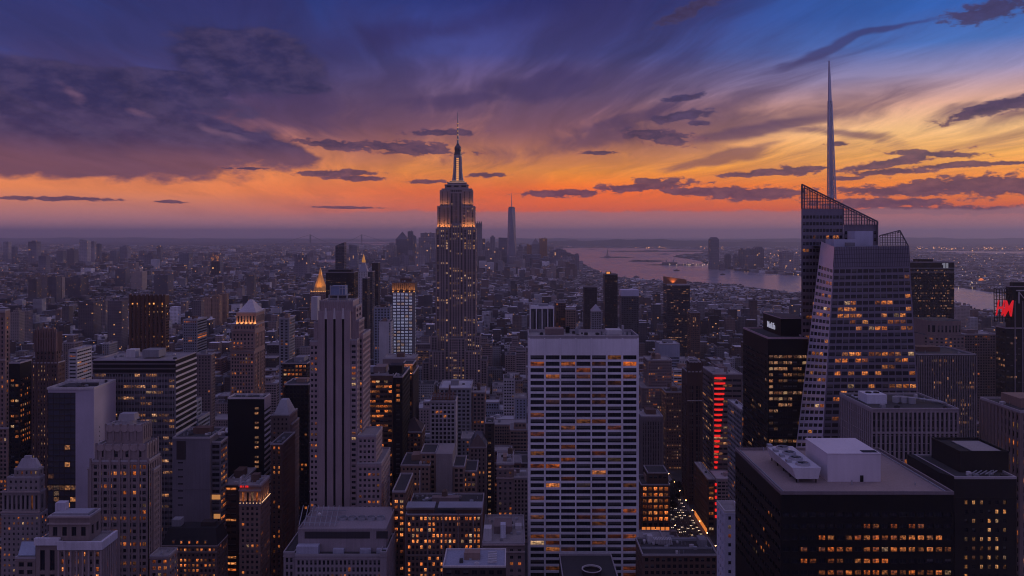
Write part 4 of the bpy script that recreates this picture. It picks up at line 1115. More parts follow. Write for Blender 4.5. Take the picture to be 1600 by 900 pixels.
b.piece('roof_ledge', wall('lit_metal', (.55, .5, .5), .4, .1, .1, .6, .4), lambda g: [g.box(px(a, ED + 8), px(c, ED + 8), ED + k, ED + 30, pz(v, ED), pz(v, ED) + .7, None, True) for a, c, v, k in ((694, 732, 288.8, 8), (698, 729, 285, 10), (702, 725, 282.6, 11))])
mast_m = wall('mast_metal', (.32, .29, .31), .4, .1, .1, .6, .4)
mx_, my_ = px(714, ED), ED + 21
def mast(g):
    pr = [(283.5, 10.2), (276, 8.6), (266, 7.2), (255, 6.6), (243, 6.3), (240, 5.9)]
    for (va, ra), (vc, rc) in zip(pr, pr[1:]): g.cyl(mx_, my_, ra, rc, pz(va, ED), pz(vc, ED), 16, True, .196)
    for sx, sy in ((-1, -1), (1, -1), (-1, 1), (1, 1)):
        for (va, ra), (vc, rc) in zip(pr[:4], pr[1:5]):
            g.bar((mx_ + sx * ra * .78, my_ + sy * ra * .78, pz(va, ED)), (mx_ + sx * rc * .78, my_ + sy * rc * .78, pz(vc, ED)), 3.0, 2.4)
b.piece('mast', mast_m, mast)
def dome(g):
    pr = [(240, 6.6), (238.6, 6.6), (238.5, 5.6), (235, 5.6), (234.9, 4.6), (232, 5.4), (229, 5.6), (226.5, 4.4), (224.8, 2.8), (222, 1.9)]
    for (va, ra), (vc, rc) in zip(pr, pr[1:]): g.cyl(mx_, my_, ra, rc, pz(va, ED), pz(vc, ED), 16)
b.piece('mast_dome', wall('dome_metal', (.12, .11, .13), .4, .1, .1, .6, .4), dome)
def ant(g):
    pr = [(222, 1.7), (212, 1.5), (211, 1.1), (202, 1.0), (200.5, 1.35), (199, .8), (190, .7), (188.5, 1.0), (187, .8), (172, .5)]
    for (va, ra), (vc, rc) in zip(pr, pr[1:]): g.cyl(mx_, my_, ra, rc, pz(va, ED), pz(vc, ED), 8)
    for k in range(14):
        v = 221 - k * 3.1; r = 1.9 - k * .09
        g.cyl(mx_, my_, r, r, pz(v, ED), pz(v, ED) + .7, 8)
b.piece('antenna', steel, ant)
def strip(g):
    for k in range(12):
        va = 281 - k * 3.05; ra = np.interp(va, [240, 255, 266, 276, 283], [6.0, 6.6, 7.2, 8.6, 10.2])
        g.box(mx_ - 1.9, mx_ + 1.9, my_ - ra - .35, my_ - ra + 1.2, pz(va, ED), pz(va, ED) + 1.9, .5, True)
b.piece('mast_light', glow('mast_amber', (1.0, .40, .12), .9), strip)
b.piece('ledge_light', glow('ledge_pink', (1, .55, .36), .6), lambda g: [g.box(px(a, ED), px(c, ED), ED + k - .3, ED + k, pz(v, ED), pz(v, ED) + .55) for a, c, v, k in ((700, 728, 284.2, 10.6), (703, 724, 282.4, 10.5))])
b.piece('antenna_light', glow('mast_amber', (1.0, .40, .12), .9), lambda g: [g.box(mx_ - .8, mx_ + .8, my_ - 2.1, my_ - 1.5, pz(v, ED), pz(v, ED) + 1.2) for v in (216, 209, 203, 197, 191)])
# floodlights standing on the setbacks
def flood(u, v, D, energy, size=70, aim=(0, .35, 1), col=(1, .36, .08), par=None, x=None):
    l = bpy.data.lights.new('floodlight', 'SPOT'); l.energy = energy; l.color = col; l.spot_size = R(size); l.spot_blend = .8; l.shadow_soft_size = .6
    o = bpy.data.objects.new('floodlight', l); COL.objects.link(o)
    from mathutils import Vector
    o.rotation_euler = Vector(aim).to_track_quat('-Z', 'Y').to_euler()
    rp = parent_world(par) if par else (0, 0, 0)
    o.location = ((px(u, D) if x is None else x) - rp[0], D - rp[1], pz(v, D) - rp[2])
    if par: o.parent = par
for u in (684.6, 687, 689.5, 692, 694.5, 697, 699.5, 702, 723, 725.5, 728, 730.5, 733, 735.5, 738, 740.6): flood(u, 356.6, ED - .6, 3300, 80, (0, .32, 1), par=b.root)
for u in (688, 692, 696, 700, 725, 729, 733, 737): flood(u, 321.6, ED + 2.0, 1700, 85, (0, .35, 1), par=b.root)
for u in (700, 728): flood(u, 283.5, ED + 8, 1500, 60, (-.06 if u > 714 else .06, .2, 1), (1, .7, .5), par=b.root)
hero(660, 761, 172, 1262, 70, 'tallest stone skyscraper'); b.done()

# --- pale slab-sided stone tower with three dark slots
t5 = wall('slot_tower_stone', (.34, .27, .285))
b = Bld('stone_tower', 'tall pale stone tower with three full-height black slots and stepped wings', 525, 560, t5, roof_g, glass, indiv=True, cat='skyscraper')
D5 = 560
def slot_front(u0, u1, vt, vb, D, slots, wslot, dy):
    x0, x1, z1, z0 = px(u0, D), px(u1, D), pz(vt, D), 0
    prev = x0; zt = z1 - 3
    for u in slots:
        a, c = px(u - wslot / 2, D), px(u + wslot / 2, D)
        b.W.poly([(prev, D, z0), (a, D, z0), (a, D, z1), (prev, D, z1)]); b.W.poly([(a, D, zt), (c, D, zt), (c, D, z1), (a, D, z1)])
        b.W.poly([(a, D, z0), (a, D + .7, z0), (a, D + .7, zt), (a, D, zt)]); b.W.poly([(c, D + .7, z0), (c, D, z0), (c, D, zt), (c, D + .7, zt)])
        g = b.geo('slot_glazing', black_m); g.poly([(a, D + .7, z0), (c, D + .7, z0), (c, D + .7, zt), (a, D + .7, zt)])
        g2 = b.geo('slot_head', coping); g2.loft([(a - .2, D - .35, zt - 2.5), (c + .2, D - .35, zt - 2.5), (c + .2, D + .3, zt - 2.5), (a - .2, D + .3, zt - 2.5)], [(a + .4, D - .3, zt + 5), (c - .4, D - .3, zt + 5), (c - .4, D + .3, zt + 5), (a + .4, D + .3, zt + 5)])
        prev = c
    b.W.poly([(prev, D, z0), (x1, D, z0), (x1, D, z1), (prev, D, z1)])
    b.W.poly([(x1, D, z0), (x1, D + dy, z0), (x1, D + dy, z1), (x1, D, z1)]); b.W.poly([(x0, D + dy, z0), (x0, D, z0), (x0, D, z1), (x0, D + dy, z1)])
    b.Rf.poly([(x0, D, z1), (x1, D, z1), (x1, D + dy, z1), (x0, D + dy, z1)])
slot_front(497, 547, 486, 900, D5, (509, 522.5, 536), 3.6, 26)
T = b.tier(500, 551, 470, D5 + 3, 24, vb=488, lit=0, bay=2.2, fl=7, ww=.4, wh=.8, top=1.2, mode='flat'); b.ribs(500, 551, 469, 487, D5 + 3, 15, .7, .5)
b.tier(547.2, 556, 478, D5 + 5, 22, lit=0, bay=9); b.tier(556.2, 561, 500, D5 + 6, 20, lit=.2, bay=2.6, fl=3.75)
b.tier(490, 496.8, 503, D5 + 4, 22, lit=.0, bay=2.4, fl=20, wh=.8); b.tier(484, 497, 532, D5 + .6, 24, bay=2.45, fl=3.75, ww=.62, wh=.5, lit=.14, left=True, top=3, mg=.3)
b.tier(547, 558, 530, D5 + .5, 24, bay=2.3, fl=3.75, ww=.62, wh=.5, lit=.14, top=3, mg=.2); b.tier(558.2, 567, 522, D5 + 9, 30, bay=2.2, fl=3.75, lit=.15, top=3, mg=.2)
b.tier(558.3, 588, 680, D5 - 2, 26, bay=2.8, fl=3.75, ww=.55, wh=.5, lit=.12, top=2); b.tier(557.8, 596, 723, D5 - 5, 40, bay=2.8, fl=3.75, ww=.55, wh=.5, lit=.14, top=2.5)
zr = T[4] - 1
b.piece('roof_frame', grey, lambda g: [g.box(px(513, 570), px(543, 570), 570, 582, zr, zr + 1.2), g.box(px(513, 570), px(543, 570), 570, 582, zr + 4, zr + 4.6, None, True)] + [g.box(px(u, 570), px(u + 2, 570), 570, 571, zr + 1.2, zr + 4) for u in (513, 527, 541)])
b.unit(517, 539, 447, 461, 571, 9, wall('blue_cooler', (.20, .26, .40), .5), 'cooling_unit')
b.piece('pipe_frame', pale, lambda g: [g.bar(Pt(u, 446, 570.5), Pt(u, 460, 570.5), .35) for u in (516, 531, 535, 540)] + [g.bar(Pt(516, 447, 570.5), Pt(541, 447, 570.5), .35), g.bar(Pt(531, 451, 570.3), Pt(543, 451, 570.3), .35)])
b.unit(486, 496, 464, 500, 585, 10, pale, 'duct_tower')
hero(482, 597, 446, 555, 45, 'pale stone tower with black slots'); b.done()

# --- amber-lit office and black slab
b, T = block('office_block', 'office block with curved-looking floors blazing amber beside the slotted stone tower', 'office block blazing amber', 560, 614, 585, 640, 36, wall('amber_office', (.13, .085, .07)), roof_g, glass_hot, True, bay=2.9, fl=3.85, ww=.9, wh=.52, lit=.62, top=4, n=5, vtop=574)
b.unit(576, 594, 573, 581, 655, 8, steel, 'cooling_unit'); b.done()
b, T = block('office_tower', 'black unlit slab beside the office block blazing amber', 'black unlit slab', 614.5, 629, 588, 628, 46, black_m, roof_d, glass, bay=3, fl=3.8, lit=.06, ww=.5, n=2); b.unit(608, 628, 571, 587, 645, 14, black_m, 'penthouse'); b.done()
b = Bld('brick_tower', 'dark brown tower with an amber floodlit loggia on top', 640, 690, dark_b, roof_d, glass_hot)
T = b.tier(627, 646, 583, 690, 40, bay=2.8, fl=3.7, ww=.4, wh=.9, lit=.05, top=2); b.tier(628, 645, 569, 694, 24, z0=T[4] - 1, bay=2.2, fl=4, ww=.6, wh=.7, lit=3, top=1)
flood(632, 583.5, 689, 2500, 120, (0, .6, 1), (1, .3, .06), b.root); flood(642, 583.5, 689, 2500, 120, (0, .6, 1), (1, .3, .06), b.root)
hero(627, 650, 566, 690, 40, 'brown tower with the floodlit loggia'); b.done()
b, T = block('stone_block', 'brown colonnaded block under the blue-windowed tower', 'brown colonnaded block', 598, 648, 560, 1050, 40, stone_d, roof_g, glass, bay=4.2, fl=20, ww=.5, wh=.7, lit=0, top=4, n=8); b.done()
# --- blue-windowed tower
b = Bld('apartment_tower', 'pale tower of glowing blue-white windows with floodlit fluted crown', 630, 1130, wall('tower_panel', (.10, .10, .14)), roof_g, glass_blue, cat='skyscraper')  # the windows' glow is mirrored sky given as emission
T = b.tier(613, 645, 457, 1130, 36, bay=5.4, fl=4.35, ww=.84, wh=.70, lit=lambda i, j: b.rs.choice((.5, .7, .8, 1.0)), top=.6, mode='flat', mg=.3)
b.W.poly([(px(645.1, 1130), 1130, 0), (px(649, 1135), 1135, 0), (px(649, 1135), 1135, T[4]), (px(645.1, 1130), 1130, T[4])])
xc0, xc1 = px(613, 1130), px(649, 1130)
def crn(g):
    n = 11
    for k in range(n):
        xa_, xb_ = xc0 + (xc1 - xc0) * k / n, xc0 + (xc1 - xc0) * (k + .8) / n
        g.loft([(xa_, 1131, T[4]), (xb_, 1131, T[4]), (xb_, 1160, T[4]), (xa_, 1160, T[4])], [(xa_ - (.6 if k == 0 else 0), 1129, pz(442, 1130)), (xb_, 1129, pz(442, 1130)), (xb_, 1160, pz(442, 1130)), (xa_, 1160, pz(442, 1130))])
    g.box(xc0 + 1, xc1 - 1, 1133, 1160, T[4], pz(444, 1130))
b.piece('crown', wall('crown_stone', (.13, .10, .10)), crn)
for u in (614, 622, 631, 640, 647): flood(u, 456, 1127, 3200, 110, (0, .35, 1), (1, .4, .1), b.root)
b.piece('crown_light', glow('crown_amber', (1, .42, .1), 1.3), lambda g: [g.box(px(u - .8, 1129), px(u + .8, 1129), 1128.6, 1129.2, pz(456.4, 1129), pz(455.2, 1129)) for u in (614, 622, 631, 640, 647)])
b.clutter((xc0, xc1, 1133, 1158, pz(441, 1130) + 1), 8); hero(610, 650, 434, 1130, 36, 'blue-windowed tower'); b.done()
b, T = block('apartment_slab', 'blank pale wall slab hugging the blue-windowed tower', 'blank pale slab', 592, 606, 502, 1100, 26, pale, roof_d, glass, bay=30, n=1); b.tier(606.2, 611.5, 502, 1100, 26, bay=2.2, fl=3.5, lit=.02, ww=.5); b.done()
b, T = block('office_block', 'blue-grey stepped block behind the blank pale slab', 'blue-grey stepped block', 584, 610, 480, 1180, 26, blueg, roof_d, glass, bay=4, fl=4, lit=.03, ww=.5); b.done()
# --- white-framed tower with rusty roof steel
b, T = block('office_tower', 'white-framed gridded tower with rusty construction steel on its open roof', 'white-framed gridded tower', 672, 712, 626, 720, 22, wall('white_frame', (.52, .49, .54)), roof_d, glass, True, bay=3.05, fl=3.75, ww=.68, wh=.68, lit=.03, top=.8, n=0, par=2.4, depth=.5)
x0, x1, y0, y1, z1 = T
b.piece('roof_steel', rust, lambda g: [g.bar((x0 + 1 + 3 * k, y0 + 1, z1 - 2), (x0 + 2 + 3 * k, y0 + 12, z1 + 5), .5) for k in range(7)] + [g.bar((x0 + 1, y0 + 4 + 4 * k, z1 + .4 + k), (x1 - 1, y0 + 4 + 4 * k, z1 + .6 + k), .5) for k in range(4)] + [g.bar((px(703, 728), 728, z1 - 2), (px(703, 728), 728, pz(601, 728)), .9), g.bar((px(697, 728), 728, z1 - 2), (px(703, 728), 728, pz(603, 728)), .5)])
b.done()
b, T = block('market_hall', 'long pale-roofed hall behind the white-framed tower', 'long pale-roofed hall', 686, 736, 606, 790, 44, grey, roof_w, glass, bay=4, lit=.05, n=4); b.done()
b, T = block('stone_block', 'grey stone block with a conical water tank, behind the white-framed tower', 'stone block with a conical tank', 738, 758, 612, 800, 30, stone_d, roof_g, glass, bay=3.2, lit=.05, n=3, tank=True); b.done()
# --- brick cluster in front of it
b, T = block('brick_block', 'tan brick block with a blank grey gable, behind the amber-lit brick block', 'tan brick block with the blank gable', 626, 672, 726, 600, 34, tan_b, roof_d, glass, True, bay=2.7, fl=3.7, ww=.5, wh=.52, lit=.16, n=3)
T2 = b.tier(657, 681, 707, 606, 26, bay=2.8, fl=3.7, lit=.1); b.W.poly([(px(681.1, 600), 600, 0), (px(707, 600), 600, 0), (px(707, 600), 600, pz(710, 600)), (px(681.1, 600), 600, pz(710, 600))])
g = b.geo('gable', wall('gable_render', (.26, .235, .25))); g.box(px(681.2, 600), px(707, 600), 599.6, 630, 0, pz(709, 600)); b.tier(707.5, 726, 728, 602, 28, bay=2.9, fl=3.7, lit=.05); b.tier(721, 745, 735, 606, 28, bay=2.9, fl=3.7, lit=.12)
g = b.geo('wall_pole', coping); g.bar((px(656, 599), 599, 0), (px(656, 599), 599, pz(735, 599)), .7); b.done()
b, T = block('brick_block', 'brown brick block with a pyramid roof and one row of lit windows', 'brown brick block with a pyramid roof', 628, 659, 674, 660, 24, brick, roof_d, glass, bay=2.7, fl=3.7, lit=.26, n=0)
x0, x1, y0, y1, z1 = T; b.piece('pyramid_roof', wall('dark_roof_tile', (.06, .045, .05)), lambda g: g.loft([(x0, y0, z1), (x1, y0, z1), (x1, y1, z1), (x0, y1, z1)], [((x0 + x1) / 2 - 1, (y0 + y1) / 2 - 1, pz(653, 672)), ((x0 + x1) / 2 + 1, (y0 + y1) / 2 - 1, pz(653, 672)), ((x0 + x1) / 2 + 1, (y0 + y1) / 2 + 1, pz(653, 672)), ((x0 + x1) / 2 - 1, (y0 + y1) / 2 + 1, pz(653, 672))])); b.done()
b, T = block('gabled_block', 'brown block with one steep central gable, beside the white-framed tower', 'brown gabled block', 733, 760, 698, 680, 26, stone_d, roof_d, glass, bay=3, fl=3.7, ww=.4, lit=.18, n=0)
x0, x1, y0, y1, z1 = T; xm = (x0 + x1) / 2
b.piece('gable_roof', wall('slate_gable', (.10, .095, .12)), lambda g: (g.poly([(x0, y0, z1), (xm - 3, y0, z1 + 7), (xm - 3, y1, z1 + 7), (x0, y1, z1)]), g.poly([(xm + 3, y0, z1 + 7), (x1, y0, z1), (x1, y1, z1), (xm + 3, y1, z1 + 7)]), g.poly([(xm - 3, y0, z1 + 7), (xm + 3, y0, z1 + 7), (xm + 3, y1, z1 + 7), (xm - 3, y1, z1 + 7)])))
b.piece('gable', stone_d, lambda g: g.poly([(x0, y0 - .05, z1), (x1, y0 - .05, z1), (xm + 1.5, y0 - .05, z1 + 9), (xm, y0 - .05, z1 + 11), (xm - 1.5, y0 - .05, z1 + 9)])); b.done()
b, T = block('brick_tower', 'dark tower with a ladder of white-lit windows, near the white travertine slab', 'dark tower with a ladder of lights', 758, 772, 660, 700, 20, dark_b, roof_d, glass_cool, bay=4, fl=3.6, ww=.4, wh=.5, lit=.9, n=2); b.done()
b, T = block('stone_block', 'ornate brown loft block with an arched window row and heavy cornice', 'ornate brown loft block', 776, 803, 724, 620, 34, stone_d, roof_g, glass, bay=3.2, fl=3.9, ww=.42, wh=.5, lit=.08, n=4, tank=True); b.bands(775, 804, (732, 747), 620, 1.2, .9, mat=stone); b.done()
# --- amber-lit brick block
b = Bld('brick_block', 'broad brick block with four floors of bright amber windows', 692, 520, wall('warm_brick', (.16, .10, .085)), roof_d, window_mat('factory_window', power=1.35, mull=(2, 2)), indiv=True)
n9 = 0
def lit9(i, j):
    jj = nz9 - 1 - j
    return b.rs.choice((.4, .7, 1, 1.2)) if b.rs.random() < (.7, .2, .45, .6, .8, .5, .1, .08, .35, .35, .3)[min(jj, 10)] else 0
x0, x1, z1 = px(634, 520), px(753, 520), pz(803, 520); fl9 = 3.65; nz9 = int((z1 - 1.2 - pz(960, 520)) / fl9)
T = b.tier(634, 753, 803, 520, 42, bay=2.6, fl=fl9, ww=.56, wh=.6, lit=lit9, slit=.3, top=1.2, depth=.4)
b.tier(613, 633.6, 767, 532, 40, bay=2.55, fl=3.65, ww=.6, wh=.55, lit=.35, depth=.4)
T2 = b.tier(635, 678, 793.5, 524, 6, z0=T[4] - 1, bay=2.1, fl=3.6, ww=.8, wh=.75, lit=2.6, top=.5); T3 = b.tier(712, 752, 793.5, 524, 6, z0=T[4] - 1, bay=3.4, fl=3.6, ww=.85, wh=.7, lit=.4, top=.5)
b.piece('glass_roof', steel, lambda g: [g.box(px(634, 519), px(679, 519), 519, 530.5, pz(793.5, 520) + .2, pz(793.5, 520) + .6, None, True), g.box(px(684, 519), px(753, 519), 519, 530.5, pz(793.5, 520) + .2, pz(793.5, 520) + .6, None, True)])
g = b.geo('wall_pier', stone_d)
for k in (0, 13, 22, 31, 40, 45): g.box(x0 + (x1 - x0) * k / 45 - .4, x0 + (x1 - x0) * k / 45 + .4, 519.5, 520.1, 0, T[4])
b.bands(634, 753, (867,), 520, .7, .5, mat=stone_d)
b.clutter((x0, x1, 533, 560, T[4]), 14, True); b.piece('duct', steel, lambda g: [g.bar((px(660 + 9 * k, 545), 545 + 3 * (k % 2), T[4] + .5), (px(690 + 7 * k, 552), 552, T[4] + 1.2 + .4 * k), 1.0) for k in range(4)])
hero(613, 753, 780, 520, 45, 'amber-lit brick block'); b.done()
# --- grey-lilac stone block with open fan deck
g5 = wall('lilac_stone', (.30, .26, .29))
b = Bld('stone_block', 'grey stone block with a long louvred top storey and open fan deck', 528, 490, g5, roof_d, glass, indiv=True)
T = b.tier(461, 604, 866, 490, 50, bay=2.52, fl=4.2, ww=.54, wh=.66, lit=.03, top=3.0, par=1.2, depth=.5)
x0, x1, y0, y1, z1 = T; zr = z1 - 1.2
b.tier(443, 460.6, 862, 494, 46, bay=2.5, fl=4.2, ww=.54, wh=.66, lit=.05, top=3, depth=.5); b.tier(594, 604, 862, 488.5, 30, bay=2.3, fl=4.2, ww=.54, wh=.66, lit=0, top=3, depth=.5)
xu0, xu1 = px(466, 497), px(603, 497); zt = pz(826, 497)
b.piece('penthouse', g5, lambda g: g.box(xu0, xu1, 497, 540, zr, zt - 1))
b.piece('louvre_panel', wall('louvre_dark', (.045, .042, .05)), lambda g: (g.box(px(476, 497), px(578, 497), 496.85, 497.1, zt - 6.0, zt - 1.8), g.box(px(588, 497), px(606, 497), 496.85, 497.1, zt - 6.0, zt - 1.6)))
b.piece('parapet_screen', g5, lambda g: (g.box(xu0 - .2, xu1 + .2, 496.7, 497.4, zt - 1, zt + .2), g.box(xu0 - .2, xu0 + .5, 497.4, 539, zt - 1, zt + .2), g.box(xu1 - .5, xu1 + .2, 497.4, 539, zt - 1, zt + .2)))
for k in range(5):
    xx = px(530 + k * 15, 510) + 1; 
    g = Geo(); g.loft(g.ring(xx, 516, 2.9, zt - 1, 20), g.ring(xx, 516, 2.7, zt + .8, 20), False); g.loft(g.ring(xx, 516, 2.4, zt + .8, 20), g.ring(xx, 516, 2.4, zt - .6, 20), True); g.loft(g.ring(xx, 516, 2.7, zt + .8, 20), g.ring(xx, 516, 2.4, zt + .8, 20), False); g.build('fan_cowl', steel, b.root)
b.piece('roof_frame', steel, lambda g: [g.bar((px(467 + k * 8, 500), 500, zt + .6), (px(474 + k * 8, 535), 535, zt + 1.4), .4) for k in range(8)] + [g.bar((xu0, 505 + 11 * k, zt + .7), (px(530, 505), 505 + 11 * k, zt + .9), .45) for k in range(3)])
b.piece('roof_cabin', wall('blue_cabin', (.40, .41, .52)), lambda g: g.box(px(463, 492), px(497, 492), 491.6, 496.6, zr, zr + 5.2)); b.piece('roof_cabin', wall('blue_cabin', (.40, .41, .52)), lambda g: [g.box(px(u, 494), px(u + 17, 494), 494, 496.6, zr, zr + 2.6) for u in (520, 562, 588)])
g = Geo(); g.cyl(px(499, 515), 515, .3, .3, zt - 1, zt + 2.2, 8); g.cyl(px(499, 515), 515, 1.2, 1.2, zt + 2.2, zt + 3, 12); g.cyl(px(499, 515), 515, 1.2, .2, zt + 3, zt + 3.8, 12); g.build('ball_vent', pale, b.root)
hero(443, 613, 808, 488, 53, 'stone block with the fan deck'); b.done()
b, T = block('loft_block', 'grey loft block with pale rooftop boxes and one lit window, beside the amber-lit brick block', 'grey loft block with pale rooftop boxes', 754, 820, 848, 500, 50, stone_d, roof_g, glass, True, bay=4.2, fl=4, ww=.4, wh=.5, lit=.05, top=3, n=14, tank=False)
b.unit(756, 768, 826, 846, 505, 7, pale, 'roof_cabin'); b.unit(782, 790, 820, 843, 510, 5, wall('white_cooler', (.6, .6, .7), .5), 'cooling_unit'); b.unit(805, 815, 822, 836, 525, 6, pale, 'roof_unit'); b.bands(754, 820, (851, 862), 500, .8, .9, mat=stone); b.done()
b, T = block('loft_block', 'black-sided block with a blue-grey deck roof and pale ducts', 'black-sided block with the blue-grey deck', 692, 790, 884, 400, 22, dark_b, wall('blue_deck', (.30, .32, .42)), glass, bay=4, lit=0, n=4, par=.7); b.pm = coping
x0, x1, y0, y1, z1 = T; b.piece('duct', pale, lambda g: [g.bar((px(762, 404), 404 + 3 * k, z1 + .2), (px(776, 404), 404 + 3 * k, z1 + .6), .8) for k in range(5)]); b.done()

# ------------------------------------------------------------------ buildings of the eastern half
# --- pyramid-topped stone tower
pm_ = wall('pink_stone', (.30, .21, .19))
b = Bld('stone_tower', 'pink stone tower with a steep pale pyramid roof and lit loggia', 387, 820, pm_, slate_m, glass, indiv=True, cat='skyscraper')
T = b.tier(360, 397, 548, 820, 36, bay=2.7, fl=3.7, ww=.54, wh=.58, lit=.16, top=2.5, right=True, depth=.3); b.ribs_side(T[1], 821, 855, 0, T[4] - 3, 7, 1.2, .5, 1)
T2 = b.tier(362, 398, 517, 821.5, 33, z0=T[4] - 1, bay=3.2, fl=4.2, ww=.42, wh=.55, lit=.22, top=2.0); b.ribs_side(T2[1], 823, 853, T2[4] - 18, T2[4] - 3, 6, 1.1, .6, 1)
T3 = b.tier(365, 399, 507, 823, 31, z0=T2[4] - 1, bay=2.8, fl=4, ww=.5, lit=.15, top=1); T4 = b.tier(369, 400, 488, 825, 28, z0=T3[4] - 1, bay=3.0, fl=10, ww=.5, wh=.65, lit=.0, top=2)
x0, x1, y0, y1, z1 = T4; za = pz(468, 838); xm, ym = (x0 + x1) / 2 + 1, (y0 + y1) / 2
b.piece('pyramid_roof', wall('pale_lead', (.50, .48, .54), .5), lambda g: g.loft([(x0 + 1.5, y0 + 1, z1), (x1 - .5, y0 + 1, z1), (x1 - .5, y1 - 1, z1), (x0 + 1.5, y1 - 1, z1)], [(xm - 1.8, ym - 1.5, za), (xm + 1.2, ym - 1.5, za), (xm + 1.2, ym + 1.5, za), (xm - 1.8, ym + 1.5, za)]))
b.bands(360, 398, (548, 543), 820, 1.0, .9, mat=pm_, part='cornice'); b.bands(362, 399, (517,), 821, .9, .9, part='cornice'); b.bands(365, 400, (507,), 823, .8, .8, part='cornice')
for u in (370, 377, 384, 391, 398): flood(u, 506.5, 823.6, 1500, 120, (0, .5, 1), (1, .42, .14), b.root)
b.piece('cornice_light', glow('crown_amber', (1, .42, .1), 1.3), lambda g: [g.box(px(u - .6, 823), px(u + .6, 823), 822.4, 823, pz(506.6, 823), pz(505, 823)) for u in (370, 377, 384, 391, 397)])
hero(358, 412, 466, 820, 40, 'pink stone pyramid tower'); b.done()
# --- black slab with striped flank
b = Bld('office_tower', 'black slab with a white-striped flank and one ladder of lit windows', 385, 620, black_m, roof_d, glass_cool, indiv=True)
T = b.tier(356, 413, 621, 620, 15, bay=28, lit=0, top=2, right=False, par=1.1); b.pm = coping
x0, x1, y0, y1, z1 = T
g = b.geo('wall_stripe', coping)
for k in range(20): g.box(x1 - .05, x1 + .45, y0 + .3, y1, z1 - 13 - k * 4.3, z1 - 11.4 - k * 4.3, None, True)
g = b.geo('flank_cap', wall('pale_cap', (.45, .38, .42))); g.box(x1 - .02, x1 + .5, y0, y1, z1 - 9.5, z1 - .2)
for k in range(16):
    if b.rs.random() < .6:
        q = pz(640 + k * 7.6, 620); xa_ = px(398, 620); s_ = b.rs.choice((.3, .5, .8, 1.0))
        b.wins.append(([(xa_, 619.92, q), (xa_ + 3, 619.92, q), (xa_ + 3, 619.92, q + 1.9), (xa_, 619.92, q + 1.9)], s_, b.rs.random(), np.array((0, -1., 0))))
b.clutter(T, 6, False, False); hero(356, 422, 618, 620, 30, 'black slab with striped flank'); b.done()
# --- lilac slab with blank flank
b = Bld('office_slab', 'slab with mirror-dark front, smooth lilac corner and blank pale flank', 112, 600, wall('lilac_panel', (.46, .42, .52), .55, .15, .06), roof_g, window_mat('reflective_glass', glass=(.10, .10, .14), metal=.4, warm=((1, .33, .08), (1, .5, .2)), mull=(4, 1), rough=.1, power=.55), indiv=True)
D_ = 600
x0, x1, xm = px(75, D_), px(148, D_), px(118, D_); z1 = pz(605, D_); y1 = 632
fw = 24; zlo = pz(830, D_)
W_ = b.W; b.W = b.geo('curtain_frame', dark_b); b.facade([(x0, D_, zlo), (xm, D_, zlo), (xm, D_, z1 - 4), (x0, D_, z1 - 4)], 5, fw, .96, .82, .5, lambda i, j: b.rs.choice((.15, .3, .6, 1.0)) if j < fw - 9 and b.rs.random() < .2 else 0, 'recess', (0, 0, 0, 0), .2); b.W = W_
b.W.poly([(x0, D_, 0), (xm, D_, 0), (xm, D_, zlo), (x0, D_, zlo)]); b.W.poly([(x0, D_, z1 - 4), (xm, D_, z1 - 4), (xm, D_, z1), (x0, D_, z1)]); b.W.poly([(xm, D_, 0), (x1, D_ - 1.2, 0), (x1, D_ - 1.2, z1), (xm, D_, z1)])
b.W.poly([(x0, y1, 0), (x0, D_, 0), (x0, D_, z1), (x0, y1, z1)]); b.facade([(x1, D_ - 1.2, 0), (x1, y1, 0), (x1, y1, z1), (x1, D_ - 1.2, z1)], 3, 35, .10, .35, .5, 0, 'flat', (.1, .1, .0, .2))
b.W.poly([(x1, y1, 0), (x0, y1, 0), (x0, y1, z1), (x1, y1, z1)])
b.Rf.poly([(x0 + .4, D_ + .4, z1 - 1.4), (x1 - .4, D_ + .4, z1 - 1.4), (x1 - .4, y1 - .4, z1 - 1.4), (x0 + .4, y1 - .4, z1 - 1.4)]); b.parapet(x0, x1, D_ - 1.2, y1, z1, 1.4); b.pm = coping
b.piece('roof_well', roof_d, lambda g: (g.box(px(90, 606), px(130, 606), 604, 622, z1 - 1.4, z1 - .9), g.box(px(120, 606), px(146, 606), 612, 614, z1 - 1.4, z1 + 1)))
b.clutter((x0, x1, D_, y1, z1 - .5), 5, False, False); hero(72, 173, 590, 598, 34, 'slab with the blank pale flank'); b.done()
# --- big banded office
b = Bld('office_block', 'wide office block with black banded top, curtain-wall front and white-striped flank', 210, 640, wall('curtain_grey', (.15, .13, .15), .6), roof_g, window_mat('curtain_glass', glass=(.03, .03, .04), warm=((1, .36, .12), (1, .5, .25)), mull=(3, 1), power=.8), indiv=True)
T = b.tier(146, 274, 562, 640, 42, bay=4.3, fl=4.5, ww=.93, wh=.5, lit=.22, right=False, top=10, par=1.0, depth=.3); x0, x1, y0, y1, z1 = T
g = b.geo('wall_band', black_m); g.box(x0 - .1, x1 + .1, 639.7, 640.1, z1 - 2.6, z1 - .9, None, True); g.box(x0 - .1, x1 + .1, 639.7, 640.1, z1 - 6.4, z1 - 3.8, None, True); g.box(x0 - .1, x1 + .1, 639.7, 640.1, z1 - 10.2, z1 - 7.6, None, True)
g.box(x1 - .05, x1 + .25, y0 + .3, y1 - .1, 0, z1 - .9)
g = b.geo('wall_stripe', coping)
for k in range(30): g.box(x1 + .2, x1 + .6, y0 + .1, y1, z1 - 5.4 - k * 4.5, z1 - 3.9 - k * 4.5, None, True)
b.unit(197, 211, 546.5, 559, 655, 9, pale, 'penthouse'); b.unit(222, 248, 547, 558.5, 652, 14, grey, 'penthouse')
b.ribs(146, 274, 585, 960, 640, 30, .25, .15, grey, 'mullion_fin')
